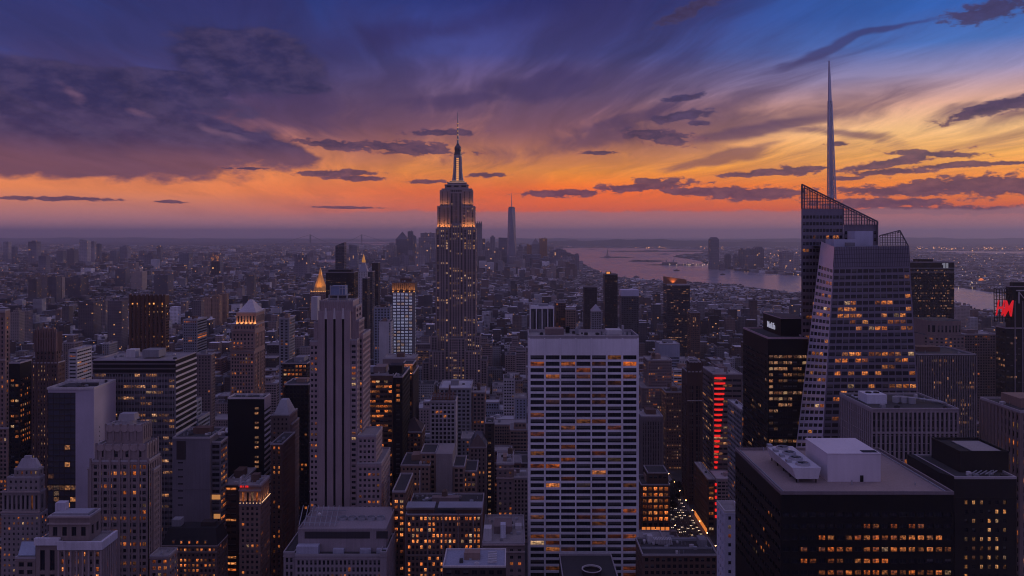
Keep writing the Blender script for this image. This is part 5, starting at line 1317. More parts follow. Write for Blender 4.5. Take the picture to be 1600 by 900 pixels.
b.clutter(T, 8, False, False); hero(144, 303, 545, 640, 42, 'wide banded office block'); b.done()
# --- bronze ribbed tower
b = Bld('office_tower', 'bronze tower with rounded vertical ribs and an orange-lit top floor', 233, 1150, bronze, roof_d, window_mat('bronze_glass', glass=(.01, .008, .008), warm=((1, .30, .05), (1, .45, .15)), power=1.0))
def top_lit(i, j): return 0
T = b.tier(204, 257, 461, 1150, 16, bay=3.6, fl=3.9, ww=.7, wh=.5, lit=.16, top=14, mode='flat')
g = b.geo('wall_rib', bronze)
for k in range(9):
    xx = T[0] + (T[1] - T[0]) * k / 8; g.cyl(xx, 1150, 2.2, 2.2, 0, T[4] + 1, 8)
for a_, c_ in ((206, 211), (214, 217), (228, 236), (238, 246), (248, 257)): b.wins.append(([(px(a_, 1150), 1149.7, pz(476, 1150)), (px(c_, 1150), 1149.7, pz(476, 1150)), (px(c_, 1150), 1149.7, pz(473.2, 1150)), (px(a_, 1150), 1149.7, pz(473.2, 1150))], 2.0, b.rs.random(), np.array((0, -1., 0))))
hero(202, 264, 458, 1150, 48, 'bronze ribbed tower'); b.done()
# --- art deco stepped tower
ad = wall('deco_stone', (.27, .215, .22))
b = Bld('stone_tower', 'stepped art deco stone tower with scalloped crown and round roof drum', 192, 480, ad, roof_g, glass, indiv=True, cat='skyscraper')
T = b.tier(142, 232, 719, 480, 16, bay=2.75, fl=3.8, ww=.70, wh=.60, lit=.34, top=2.2, depth=.6, mg=1.2)
T2 = b.tier(151, 229, 694, 481, 15, z0=T[4] - 1, bay=6.5, fl=8.2, ww=.36, wh=.55, lit=.25, top=1.4); T3 = b.tier(166, 223, 664, 483, 11, z0=T2[4] - 1, bay=6.4, fl=11, ww=.45, wh=.66, lit=0, top=1.4)
for TT, n_, D_, h_ in ((T2, 6, 481, 2.4), (T3, 5, 483, 2.2)):
    g = b.geo('scalloped_trim', coping if False else stone)
    for k in range(n_):
        xx = TT[0] + (TT[1] - TT[0]) * (k + .5) / n_
        ring = [(xx + 2.2 * cos(pi * 2 * q / 12), TT[4] - 2.0 + 2.2 * sin(pi * 2 * q / 12)) for q in range(12)]
        g.loft([(x_, D_ + .1, z_) for x_, z_ in ring], [(x_, D_ - .55, z_) for x_, z_ in ring])
    for k in range(n_ + 1):
        xx = TT[0] + (TT[1] - TT[0]) * k / n_; b.geo('wall_pier', ad).box(xx - .6, xx + .6, D_ - .5, D_ + .1, TT[4] - 20 if False else TT[4] - 9, TT[4] + .7)
    for k in range(5):
        yy = TT[2] + (TT[3] - TT[2]) * k / 4; b.geo('wall_pier', ad).box(TT[1] - .1, TT[1] + .5, yy - .6, yy + .6, TT[4] - 9, TT[4] + .7)
b.ribs(142, 232, 716, 960, 480, 6, 1.1, .6); b.ribs_side(T[1], 480, 496, 0, T[4] - 2, 5, 1.2, .6, 1)
b.tier(232.3, 240, 733, 484, 9, bay=2.2, fl=3.8, ww=.4, lit=.05, top=2.4); b.tier(137, 141.7, 730, 482, 14, bay=2, fl=3.8, lit=.1)
T5 = b.tier(234, 264, 868, 476, 12, bay=2.9, fl=3.8, ww=.6, wh=.55, lit=.8, top=1.8); b.clutter(T5, 2, False, False)
xx = px(201, 488.5); zr = T3[4] - 1
b.piece('roof_drum', wall('drum_metal', (.34, .33, .36), .5, .3, .3, .4, .2), lambda g: (g.cyl(xx, 488.5, 4.4, 4.4, zr + 1.2, pz(655, 489), 20), g.loft([(xx - 5, 485.5, pz(655, 489)), (xx + 5, 485.5, pz(655, 489)), (xx + 5, 492, pz(655, 489)), (xx - 5, 492, pz(655, 489))], [(xx - 4.4, 486, pz(645, 489)), (xx + 4.4, 486, pz(645, 489)), (xx + 4.4, 491.4, pz(645, 489)), (xx - 4.4, 491.4, pz(645, 489))]), g.cyl(xx, 488.5, 5, 5, zr, zr + 1.2, 20)))
hero(137, 278, 643, 476, 22, 'stepped art deco tower'); b.done()
# --- white-corniced block, nearest
cst = wall('cream_stone', (.24, .19, .185))
b = Bld('stone_block', 'stone block with broad white cornice, tall piers and amber windows', 112, 400, cst, roof_g, glass_hot, indiv=True)
T = b.tier(92, 158, 847, 400, 15, bay=3.1, fl=3.7, ww=.55, wh=.62, lit=.45, slit=.3, top=4.2, depth=.6, mg=.4, par=1.0); x0, x1, y0, y1, z1 = T
b.tier(56, 91.7, 846, 402, 13, bay=3.4, fl=12, ww=.5, wh=.85, lit=.0, top=3.4, depth=.6); 
cn = wall('white_cornice', (.62, .60, .68), .7)
b.piece('cornice', cn, lambda g: (g.box(x0 - .4, x1 + .9, 399.0, 400.4, z1 - 3.6, z1 + .3, None, True), g.box(x1 - .5, x1 + .9, 400.4, 415, z1 - 3.6, z1 + .3, None, True), g.box(px(55, 402), x0 - .42, 400.9, 402.4, pz(851, 402), pz(840, 402), None, True)))
b.ribs(92, 158, 860, 960, 400, 7, .9, .5, stone, 'wall_pier'); b.ribs_side(x1, 401, 414, 0, z1 - 4, 7, .9, .5, 1, 'wall_pier')
T2 = b.tier(76, 140, 806, 403, 11, z0=z1 - 1, bay=4.6, fl=7.6, ww=.5, wh=.6, lit=.02, top=4, depth=.5)
b.bands(75, 141, (808, 818), 403, .7, .7, part='string_course', mat=stone)
b.piece('penthouse', wall('lilac_cabin', (.45, .43, .52)), lambda g: (g.box(px(86, 409), px(101, 409), 409, 413, T2[4] - 1, pz(786, 409)),)); b.piece('roof_deck', slate_m, lambda g: g.box(px(82, 405), px(137, 405), 405, 412.5, T2[4] - .8, T2[4] + .6))
b.piece('side_roof', wall('glass_skylight', (.32, .36, .46), .35), lambda g: g.poly([(px(28, 404), 404, pz(868, 404)), (px(55, 404), 404, pz(868, 404)), (px(55, 418), 418, pz(846, 418)), (px(34, 418), 418, pz(846, 418))]))
b.tier(24, 55.6, 870, 404, 24, bay=4, lit=0, top=2)
hero(24, 184, 786, 400, 19, 'white-corniced stone block'); b.done()
# --- domed stepped block
b = Bld('stone_block', 'stepped stone block with a faceted lead roof and lit colonnade, at the frame edge', 40, 560, wall('pale_old_stone', (.27, .23, .24)), slate_m, glass, indiv=True)
T = b.tier(3, 62, 768, 560, 7, bay=2.75, fl=12, ww=.52, wh=.82, lit=.12, top=1.6, depth=.8); T2 = b.tier(11, 62, 745, 560.8, 6, z0=T[4] - 1, bay=3.0, fl=4.2, ww=.4, wh=.42, lit=.03, top=1.4); T3 = b.tier(22, 61, 732, 561.4, 5.4, z0=T2[4] - 1, bay=3, fl=4.4, ww=.4, wh=.5, lit=.1, top=.8)
x0, x1, y0, y1, z1 = T3
b.piece('lead_roof', wall('striped_lead', (.40, .38, .44), .6, .5), lambda g: (g.loft([(x0 + 1, y0 + 1, z1), (x1 - 1, y0 + 1, z1), (x1 - 1, y1, z1), (x0 + 1, y1, z1)], [(x0 + 4, y0 + 2.2, z1 + 6.2), (x1 - 4, y0 + 2.2, z1 + 6.2), (x1 - 4, y1 - 1, z1 + 6.2), (x0 + 4, y1 - 1, z1 + 6.2)]), g.box(px(38, 564), px(48, 564), 563.8, 565.6, z1 + 6.2, z1 + 8)))
b.tier(2, 63, 802, 559, 9, bay=3, fl=3.6, ww=.36, wh=.45, lit=.18, mode='flat'); b.bands(2, 63, (768, 800), 559, .9, .9, part='cornice', mat=stone); hero(0, 70, 712, 559, 10, 'stepped stone block with lead roof'); b.done()
# --- blank grey wall block
b = Bld('office_block', 'block with a blank grey party wall and amber glass corner', 300, 560, wall('party_wall', (.17, .155, .185)), roof_d, glass_hot, indiv=True)
T = b.tier(270, 328, 683, 560, 30, bay=60, lit=0, right=False); x0, x1, y0, y1, z1 = T
for k in range(7): b.wins.append(([(px(278, 560), 559.9, pz(724 + 11 * k, 560)), (px(286, 560), 559.9, pz(724 + 11 * k, 560)), (px(286, 560), 559.9, pz(722 + 11 * k, 560)), (px(278, 560), 559.9, pz(722 + 11 * k, 560))], 0, .3, np.array((0, -1., 0))))
b.piece('dark_panel', dark_b, lambda g: g.box(px(276, 560), px(290, 560), 559.7, 560.1, pz(718, 560), pz(689, 560)))
T2 = b.tier(328.3, 345, 690, 564, 14, bay=3.4, fl=3.9, ww=.94, wh=.6, lit=.12, slit=1.0, top=1.5); b.clutter((x0, T2[1], 566, 588, z1), 12, False)
b.piece('lit_bay', glow('amber_bay', (1, .42, .13), .45), lambda g: [g.box(px(a, 563.6), px(c, 563.6), 563.5, 563.9, pz(v + 7, 564), pz(v, 564)) for a, c, v in ((328.5, 344, 773), (334, 344, 803))])
hero(268, 356, 676, 560, 31, 'blank grey party wall block'); b.done()
b, T = block('brick_block', 'dark stepped block with sloping studio windows, against the blank grey party wall', 'dark stepped studio block', 347, 373, 756, 575, 40, dark_b, roof_g, glass_hot, bay=6, fl=4.4, ww=.8, wh=.4, lit=.3, slit=.6, n=3); b.done()
# --- mansard block with amber windows
b = Bld('stone_block', 'brown block with black mansard roof, dormers and rows of amber windows', 300, 520, wall('mansard_stone', (.17, .115, .105)), roof_d, glass_hot, indiv=True)
T = b.tier(252, 339, 853, 520, 20, bay=2.45, fl=3.3, ww=.55, wh=.55, lit=.6, slit=.1, top=1.0, depth=.4); x0, x1, y0, y1, z1 = T
b.piece('mansard_roof', wall('black_slate', (.022, .021, .026), .7), lambda g: g.loft([(x0, y0, z1), (x1, y0, z1), (x1, y1, z1), (x0, y1, z1)], [(x0 + 2.5, y0 + 5, z1 + 9.5), (x1 - 2.5, y0 + 5, z1 + 9.5), (x1 - 2.5, y1 - 3, z1 + 9.5), (x0 + 2.5, y1 - 3, z1 + 9.5)]))
for k in range(5):
    xx = px(270 + k * 12.5, 520); g = Geo(); g.box(xx - .9, xx + .9, y0 + .7, y0 + 3.4, z1 + .4, z1 + 3.2); o = g.build('dormer', b.wm, b.root); g = Geo(); L_ = (.1, 1, 1, 1, .2)[k]; g.poly([(xx - .55, y0 + .66, z1 + 1.2), (xx + .55, y0 + .66, z1 + 1.2), (xx + .55, y0 + .66, z1 + 2.7), (xx - .55, y0 + .66, z1 + 2.7)], L_); g.build('window', glass_hot, o)
b.bands(252, 339.5, (853, 862), 520, .8, .7, part='cornice', mat=cst); b.unit(268, 282, 812, 830, 528, 6, grey, 'roof_unit'); b.unit(314, 336, 816, 832, 529, 6, dark_b, 'penthouse')
hero(250, 356, 806, 520, 20, 'black mansard block'); b.done()
# --- tower with lit colonnade and small red sign
b = Bld('stone_tower', 'tan tower with an amber colonnade at its top and a small red sign', 390, 540, wall('lit_tan_stone', (.25, .17, .15)), roof_g, glass, indiv=True)
T = b.tier(374, 407, 787, 540, 21, bay=2.7, fl=3.55, ww=.52, wh=.55, lit=.3, slit=.06, top=1.5, depth=.35)
T2 = b.tier(374.2, 406.8, 757, 540.4, 20, z0=T[4] - 1, bay=2.75, fl=9.2, ww=.5, wh=.72, lit=.2, top=3.6, depth=1.0, sill=.35)
b.bands(373.5, 407.5, (758.5, 766), 540, .9, .9, part='cornice', mat=stone); b.bands(374, 407, (786,), 540, .8, .9, part='cornice'); b.piece('cornice_side', stone, lambda g: g.box(T2[1] - .1, T2[1] + .8, 540.5, 560, T2[4] - 1.6, T2[4] - .4, None, True))
for k in range(7):
    u = 375 + k * 5.2; flood(u, 785.6, 539.3, 420, 110, (0, .25, 1), (1, .45, .16), b.root)
for k in range(4): 
    l_y = 542 + k * 5; flood(407, pv(pz(785.6, 540), l_y), l_y, 520, 120, (-.3, 0, 1), (1, .45, .16), b.root, x=T2[1] + .9)
b.piece('ledge_light', glow('ledge_white', (1, .55, .28), 1.5), lambda g: [g.box(px(375 + k * 5.2, 539) - .25, px(375 + k * 5.2, 539) + .25, 539, 539.4, pz(786, 540), pz(785, 540)) for k in range(7)] + [g.box(T2[1] + .8, T2[1] + 1.2, 541 + k * 1.6, 541.4 + k * 1.6, pz(786, 540), pz(785, 540)) for k in range(12)])
b.piece('red_sign', glow('arc_red', (1, .02, .012), 1.1), lambda g: [g.box(px(u, 539.2), px(u + w_, 539.2), 539.1, 539.5, pz(761, 540), pz(758, 540)) for u, w_ in ((375, 3.2), (379.5, 1.2), (383, 1), (385, 3))])
b.unit(374.5, 377, 746, 757, 548, 2, pale, 'chimney'); b.clutter(T2, 8, False); hero(372, 424, 745, 540, 21, 'tan tower with the amber colonnade'); b.done()
# --- mansard-topped stone tower behind
b, T = block('stone_tower', 'grey stone tower with a truncated lead roof, beside the black slab with striped flank', 'grey stone tower with lead roof', 424, 452, 648, 660, 25, stone_d, roof_g, glass, True, bay=2.9, fl=3.7, ww=.45, wh=.5, lit=.12, top=2, n=0)
x0, x1, y0, y1, z1 = T; b.piece('lead_roof', slate_m, lambda g: g.loft([(x0 + 1.5, y0 + 1, z1 - .5), (x1 - .5, y0 + 1, z1 - .5), (x1 - .5, y1 - 4, z1 - .5), (x0 + 1.5, y1 - 4, z1 - .5)], [(x0 + 5, y0 + 8, pz(625, 668)), (x1 - 4.5, y0 + 8, pz(625, 668)), (x1 - 4.5, y1 - 9, pz(625, 668)), (x0 + 5, y1 - 9, pz(625, 668))]))
b.tier(426, 456, 662, 664, 23, bay=2.8, fl=3.7, ww=.3, lit=.1); b.done()
b, T = block('brick_block', 'dark gabled brick block with a few lit windows under the lead-roofed tower', 'dark gabled brick block', 423, 441, 693, 610, 36, brick, roof_d, glass, bay=3, fl=3.7, ww=.4, lit=.25, n=2); b.done()
# --- at the frame edge and behind
b = Bld('stone_tower', 'brown stone tower with bracketed cornice, cut by the frame edge', 5, 700, wall('edge_stone', (.25, .175, .165)), roof_d, glass, indiv=True)
T = b.tier(-60, 8, 484, 700, 7, bay=3.4, fl=3.9, ww=.42, wh=.6, lit=.1, top=6, depth=.5); b.bands(-60, 8.5, (487, 562), 700, 1.6, .9, part='cornice', mat=stone); b.tier(-60, 12, 668, 698, 9, bay=3, fl=3.6, lit=.2); hero(-60, 16, 482, 698, 10, 'brown stone edge tower'); b.done()
b, T = block('office_tower', 'black glass block with orange-lit floors, beside the brown stone edge tower', 'black block with orange floors', 14, 31, 566, 620, 15, black_m, roof_d, glass, True, bay=2.6, fl=3.9, ww=.8, wh=.5, lit=.42, top=12, n=2); b.done()
b = Bld('stone_tower', 'dark gothic tower with a spiky pinnacled crown and lit window rows', 74, 720, wall('gothic_stone', (.13, .085, .082)), roof_d, glass_cool, indiv=True, cat='skyscraper')
T = b.tier(40, 90, 566, 720, 12, bay=2.4, fl=3.8, ww=.42, wh=.5, lit=.3, top=2); T2 = b.tier(55, 87, 528, 722, 9, z0=T[4] - 1, bay=3, fl=4.4, ww=.42, wh=.7, lit=.12, top=2); b.ribs(40, 90, 560, 800, 720, 9, .8, .5)
g = b.geo('pinnacle', wall('gothic_pale', (.19, .125, .12)))
for k in range(9):
    xx = T2[0] + (T2[1] - T2[0]) * k / 8; zt = T2[4] + (5 + 3 * (k % 2)); g.box(xx - .8, xx + .8, 721.2, 723, T2[4] - 12, zt); g.loft([(xx - .8, 721.2, zt), (xx + .8, 721.2, zt), (xx + .8, 723, zt), (xx - .8, 723, zt)], [(xx - .1, 722, zt + 3), (xx + .1, 722, zt + 3), (xx + .1, 722.2, zt + 3), (xx - .1, 722.2, zt + 3)])
    if k % 2 == 0: g.box(T2[1] - .2, T2[1] + .8, 723.5 + k * .9, 724.2 + k * .9, T2[4] - 12, T2[4] + 5)
b.unit(62, 82, 514, 529, 725, 5, MATS['gothic_pale'], 'penthouse'); hero(40, 106, 506, 720, 13, 'dark gothic tower'); b.done()
# --- mid-distance blocks between the big ones
MIDS = [
 ('office_block', 'white stepped modern block behind the dark gothic tower', 'white stepped modern block', 107, 120, 546, 850, 30, pale, roof_w, dict(bay=4, fl=3.7, ww=.9, wh=.4, lit=.08)),
 ('office_block', 'grey office block with square dark windows and a pale striped flank', 'grey striped-flank block', 286, 308, 499, 1050, 34, grey, roof_w, dict(bay=2.6, fl=3.5, ww=.5, wh=.55, lit=.09, sbay=30, sww=.98, swh=.5)),
 ('apartment_slab', 'dull grey slab between the wide banded office block and the pink pyramid tower', 'dull grey slab', 304, 330, 553, 880, 12, stone_d, roof_g, dict(bay=2.8, fl=3.4, ww=.4, lit=.03)),
 ('office_block', 'black block of white-lit square windows beyond the pink pyramid tower', 'black block of white-lit windows', 441, 480, 567, 790, 36, dark_b, roof_d, dict(bay=3.4, fl=3.9, ww=.72, wh=.55, lit=.45)),
 ('office_block', 'pale apartment tower with wide piers, rising behind the black block of white-lit windows', 'pale wide-piered tower', 436, 452, 497, 1000, 26, grey, roof_g, dict(bay=4, fl=3.6, ww=.5, lit=.06)),
 ('office_block', 'squat dark office in front of the pale wide-piered tower', 'squat dark office', 444, 482, 600, 720, 30, black_m, roof_d, dict(bay=3, fl=3.8, lit=.05)),
 ('apartment_tower', 'black slender tower standing behind the slotted stone tower', 'black slender tower', 566, 574, 434, 1320, 26, dark_b, roof_d, dict(bay=2.4, fl=3.4, lit=.04)),
 ('apartment_tower', 'tall dark slab with pale balcony edges beyond the slotted stone tower', 'tall dark balcony slab', 574.5, 582, 424, 1420, 26, wall('balcony_dark', (.08, .075, .09)), roof_d, dict(bay=2.4, fl=3.2, ww=.8, wh=.5, lit=.05)),
 ('office_tower', 'broad black box tower with faint rows of light, beyond the slotted stone tower', 'broad black box tower', 509, 553, 425, 1500, 40, black_m, roof_d, dict(bay=2.6, fl=3.8, ww=.6, wh=.4, lit=.16, top=6)),
 ('glass_tower', 'narrow dark glass tower with a slanting top, above the broad black box tower', 'narrow slanting glass tower', 524, 538, 384, 2100, 26, wall('slate_glass', (.045, .05, .075), .3, .1, .1, .6), roof_d, dict(bay=3, fl=4, ww=.7, wh=.6, lit=.03)),
 ('apartment_tower', 'black-topped slender tower with pale balcony lines, left of the blue-windowed tower'.replace('left of', 'near'), 'black-topped slender tower', 581, 591, 410, 1600, 24, dark_b, roof_d, dict(bay=3, fl=3.2, ww=.8, wh=.5, lit=.04, top=14)),
 ('office_tower', 'white-piered boxy tower right behind the white travertine slab'.replace('right ', ''), 'white-piered boxy tower', 829, 865, 479, 1050, 34, wall('white_pier_tower', (.06, .06, .07)), roof_w, dict(bay=3, fl=60, ww=.8, wh=.95, lit=0, top=3)),
 ('brick_tower', 'reddish dark tower with scaffolded top, beside the white-piered boxy tower', 'reddish scaffolded tower', 868, 884, 472, 1120, 26, brick, roof_d, dict(bay=2.6, fl=3.4, lit=.05)),
 ('apartment_tower', 'beige tower with tiny windows behind the white travertine slab', 'beige tiny-windowed tower', 884, 900, 483, 1100, 26, tan_b, roof_g, dict(bay=2.5, fl=3.3, lit=.05)),
 ('apartment_tower', 'dark tower with twin pale stripes and stepped top', 'dark twin-striped tower', 913, 933, 448, 1450, 26, dark_b, roof_d, dict(bay=4, fl=3.4, ww=.6, lit=.04)),
 ('stone_tower', 'small pale tower with a pointed hipped roof in front of the dark twin-striped one', 'small pale pointed tower', 924, 940, 486, 1300, 20, grey, slate_m, dict(bay=3, fl=3.5, lit=.03)),
 ('apartment_tower', 'darkest slender tower with an orange-lit tip, over the white travertine slab', 'darkest slender tower', 945, 965, 428, 1500, 26, black_m, roof_d, dict(bay=3, fl=3.4, ww=.7, wh=.5, lit=.07)),
 ('office_tower', 'glassy tower with a blue-white band at its top', 'glassy tower with the blue-white band', 971, 998, 462, 1600, 30, wall('smoky_panel', (.08, .08, .10), .5), roof_w, dict(bay=3, fl=4, ww=.6, lit=.02, top=3)),
 ('apartment_tower', 'black apartment tower dotted with many small lights, above the blue-grey block', 'black dotted apartment tower', 1042, 1078, 444, 1500, 36, wall('speckled_dark', (.05, .046, .055)), roof_d, dict(bay=2.8, fl=3.4, ww=.75, wh=.5, lit=.16)),
 ('brick_block', 'brown brick tower with one amber band, right beside the black dotted apartment tower'.replace('right ', ''), 'brown tower with one amber band', 1079, 1094, 488, 1420, 30, brick, roof_d, dict(bay=2.8, fl=3.4, lit=.07)),
 ('office_block', 'dark glass wedge between the slim white tower and the tower with red arcs', 'dark glass wedge', 1158, 1172, 640, 640, 40, grey, roof_w, dict(bay=4, fl=4, ww=.9, lit=.1)),
]
for nm, lab, noun, u0, u1, v, D, dy, wm_, rm_, kw in MIDS:
    b, T = block(nm, lab, noun, u0, u1, v, D, dy, wm_, rm_, glass_cool if D > 1200 else glass, D < 900 and u1 - u0 > 30, 3 if D < 1100 else 0, **kw)
    x0, x1, y0, y1, z1 = T
    if noun == 'narrow slanting glass tower': b.piece('slant_roof', wm_, lambda g: g.loft([(x0, y0, z1), (x1, y0, z1), (x1, y1, z1), (x0, y1, z1)], [(x0 + .1, y0, z1 + .2), (x1, y0, z1 + 9), (x1, y1, z1 + 9), (x0 + .1, y1, z1 + .2)]))
    if noun == 'glassy tower with the blue-white band': b.piece('top_band', wall('sky_band', (.6, .62, .8), .4, .1, .1, .6, .3), lambda g: g.box(x0 - .3, x1 + .3, y0 - .3, y1, z1 - 1.0, pz(453, D)))
    if noun == 'black dotted apartment tower': b.piece('crown_wall', wall('amber_stone', (.3, .16, .1)), lambda g: g.loft([(x0, y0 + 6, z1 - .9), (x1 - 5, y0 + 6, z1 - .9), (x1 - 5, y1, z1 - .9), (x0, y1, z1 - .9)], [(x0, y0 + 6, z1 + 13), (x1 - 5, y0 + 6, z1 + 8), (x1 - 5, y1, z1 + 8), (x0, y1, z1 + 13)])); b.bands(u0, u1, (444.6,), D, 3.0, .5, mat=pale); flood(1052, 443, D + 2, 6000, 110, (0, .5, 1), (1, .35, .1), b.root)
    if noun == 'darkest slender tower': b.piece('tip_light', glow('tip_amber', (1, .35, .08), .8), lambda g: g.box(x0 + 4, x0 + 10, y0 + 3, y0 + 8, z1 - 1, z1 + 3.5)); b.unit(947, 955, 424.5, 428.5, D + 9, 8, black_m, 'penthouse')
    if noun == 'white-piered boxy tower': b.ribs(u0, u1, v, 600, D, 4, 1.1, .7, white); b.bands(u0, u1, (480.5,), D, 3.2, .5, 'wall_band', white); b.ribs_side(x0, y0, y1, 0, z1, 2, 1.1, .7, -1, mat=white)
    if noun == 'small pale pointed tower': b.piece('hip_roof', slate_m, lambda g: g.loft([(x0, y0, z1), (x1, y0, z1), (x1, y1, z1), (x0, y1, z1)], [((x0 + x1) / 2 - .5, y0 + 8, z1 + 10), ((x0 + x1) / 2 + .5, y0 + 8, z1 + 10), ((x0 + x1) / 2 + .5, y0 + 12, z1 + 10), ((x0 + x1) / 2 - .5, y0 + 12, z1 + 10)]))
    if noun == 'broad black box tower': b.unit(u0 + 4, u1 - 4, 421.5, 426, D + 6, 20, black_m, 'penthouse')
    b.done()
# --- gilded pyramid and clock tower
gold = wall('gilded_tile', (.85, .46, .12), .45, .3, .2, .5, .5)
b = Bld('stone_tower', 'stone tower with a floodlit gold pyramid roof', 497, 1900, tan_b, gold, glass_cool)
T = b.tier(484, 511, 456, 1900, 40, bay=3, fl=4, ww=.5, lit=.07, top=2); x0, x1, y0, y1, z1 = T; xm, ym = (x0 + x1) / 2, (y0 + y1) / 2
b.piece('pyramid_roof', gold, lambda g: (g.cyl(xm, ym, 17.5, 4.6, z1 - .5, pz(431, 1900), 8, True, pi / 8), g.cyl(xm, ym, 4.4, 3.6, pz(431, 1900), pz(426, 1900), 8), g.cyl(xm, ym, 3.6, .1, pz(426, 1900), pz(418, 1900), 8)))
b.piece('corner_turret', gold, lambda g: [g.cyl(a_, c_, 2.0, .1, z1 - 1, z1 + 7, 6) for a_ in (x0 + 2, x1 - 2, xm) for c_ in (y0 + 1.5,)])
for du in (-12, -4, 4, 12): flood(497 + du, 455, 1893, 26000, 80, (-.02 * du, .55, 1), (1, .48, .12), b.root)
b.piece('eave_light', glow('crown_amber', (1, .42, .1), 1.3), lambda g: [g.box(px(486 + 2.7 * k, 1899), px(487 + 2.7 * k, 1899), 1898.5, 1899.2, z1 + .2, z1 + 1.8) for k in range(9)])
hero(484, 511, 417, 1900, 40, 'gold pyramid tower'); b.done()
b = Bld('stone_tower', 'slim white campanile with a glowing gold lantern on its steep roof', 567, 2050, pale, slate_m, glass_cool)
T = b.tier(560, 574, 424, 2050, 22, bay=4, fl=4, ww=.3, lit=.03); x0, x1, y0, y1, z1 = T; xm, ym = (x0 + x1) / 2, (y0 + y1) / 2
b.piece('steep_roof', slate_m, lambda g: g.loft([(x0, y0, z1), (x1, y0, z1), (x1, y1, z1), (x0, y1, z1)], [(xm - 3.6, ym - 3.6, pz(410, 2060)), (xm + 3.6, ym - 3.6, pz(410, 2060)), (xm + 3.6, ym + 3.6, pz(410, 2060)), (xm - 3.6, ym + 3.6, pz(410, 2060))]))
b.piece('lantern', glow('lantern_gold', (1, .40, .08), .4), lambda g: (g.cyl(xm, ym, 4.6, 4.6, pz(410, 2060), pz(406, 2060), 8), g.cyl(xm, ym, 3.6, 2.6, pz(406, 2060), pz(401.5, 2060), 8), g.cyl(xm, ym, 2.4, .1, pz(401.5, 2060), pz(397, 2060), 8)))
hero(560, 574, 396, 2050, 22, 'slim white campanile'); b.done()

# ------------------------------------------------------------------ far skyline, each tower a thing
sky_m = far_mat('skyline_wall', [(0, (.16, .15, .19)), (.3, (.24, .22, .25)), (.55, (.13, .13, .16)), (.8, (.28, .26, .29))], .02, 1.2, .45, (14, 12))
sky_am = far_mat('skyline_orange_lit_wall', [(0, (.30, .16, .08)), (.5, (.36, .20, .10))], .03, 1.5, .3, (14, 12))  # orange light on these far towers put into the wall colour
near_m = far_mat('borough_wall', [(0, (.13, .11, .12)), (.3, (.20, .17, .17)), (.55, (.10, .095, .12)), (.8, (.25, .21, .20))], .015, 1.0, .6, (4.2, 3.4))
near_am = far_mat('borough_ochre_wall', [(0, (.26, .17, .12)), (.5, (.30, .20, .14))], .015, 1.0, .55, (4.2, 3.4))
def far_tower(name, label, group, u0, u1, v, D, dy=None, top=None, mat=None, vtop=None, cat='skyscraper'):
    x0, x1, z1 = px(u0, D), px(u1, D), pz(v, D); y0, y1 = D, D + (dy or (x1 - x0))
    r = empty(name, ((x0 + x1) / 2, D, 0), label, cat, group); m = mat or sky_m; rn = (u0 * .37) % 1
    w_ = x1 - x0; zt = pz(vtop, D) if vtop else z1
    g = Geo(); tp = Geo()
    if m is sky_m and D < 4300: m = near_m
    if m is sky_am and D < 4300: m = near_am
    g.box(x0, x1, y0, y1, 0, z1, rn)
    if top == 'step': tp.box(x0 + w_ * .2, x1 - w_ * .2, y0 + w_ * .2, y1 - w_ * .2, z1, (z1 + zt) / 2, rn); tp.box(x0 + w_ * .35, x1 - w_ * .35, y0 + w_ * .35, y1 - w_ * .35, (z1 + zt) / 2, zt, rn)
    elif top == 'pyr': tp.loft([(x0, y0, z1), (x1, y0, z1), (x1, y1, z1), (x0, y1, z1)], [((x0 + x1) / 2 - .5, (y0 + y1) / 2 - .5, zt), ((x0 + x1) / 2 + .5, (y0 + y1) / 2 - .5, zt), ((x0 + x1) / 2 + .5, (y0 + y1) / 2 + .5, zt), ((x0 + x1) / 2 - .5, (y0 + y1) / 2 + .5, zt)])
    elif top == 'slope': tp.loft([(x0, y0, z1), (x1, y0, z1), (x1, y1, z1), (x0, y1, z1)], [(x0 + .5, y0, zt), (x1, y0, z1 + 1), (x1, y1, z1 + 1), (x0 + .5, y1, zt)])
    elif top == 'round': tp.loft([(x0, y0, z1), (x1, y0, z1), (x1, y1, z1), (x0, y1, z1)], [(x0 + w_ * .25, y0 + 3, zt), (x1 - w_ * .25, y0 + 3, zt), (x1 - w_ * .25, y1 - 3, zt), (x0 + w_ * .25, y1 - 3, zt)])
    elif top == 'crown': [tp.box(a_, a_ + w_ * .16, y0, y0 + w_ * .2, z1, zt, rn) for a_ in (x0, x0 + w_ * .28, x0 + w_ * .56, x1 - w_ * .16)]
    elif top == 'pent': tp.box(x0 + w_ * .25, x1 - w_ * .3, y0 + w_ * .3, y1 - w_ * .2, z1, zt, rn)
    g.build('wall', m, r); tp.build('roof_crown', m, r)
    for k in range(2): 
        q = Geo(); a_ = x0 + w_ * (.3 + .35 * k); q.box(a_, a_ + w_ * .12, y0 + 4, y0 + 4 + w_ * .1, z1 - .5, z1 + 4 + 3 * k); 
        if top is None: q.build('roof_unit', m, r)
    return r
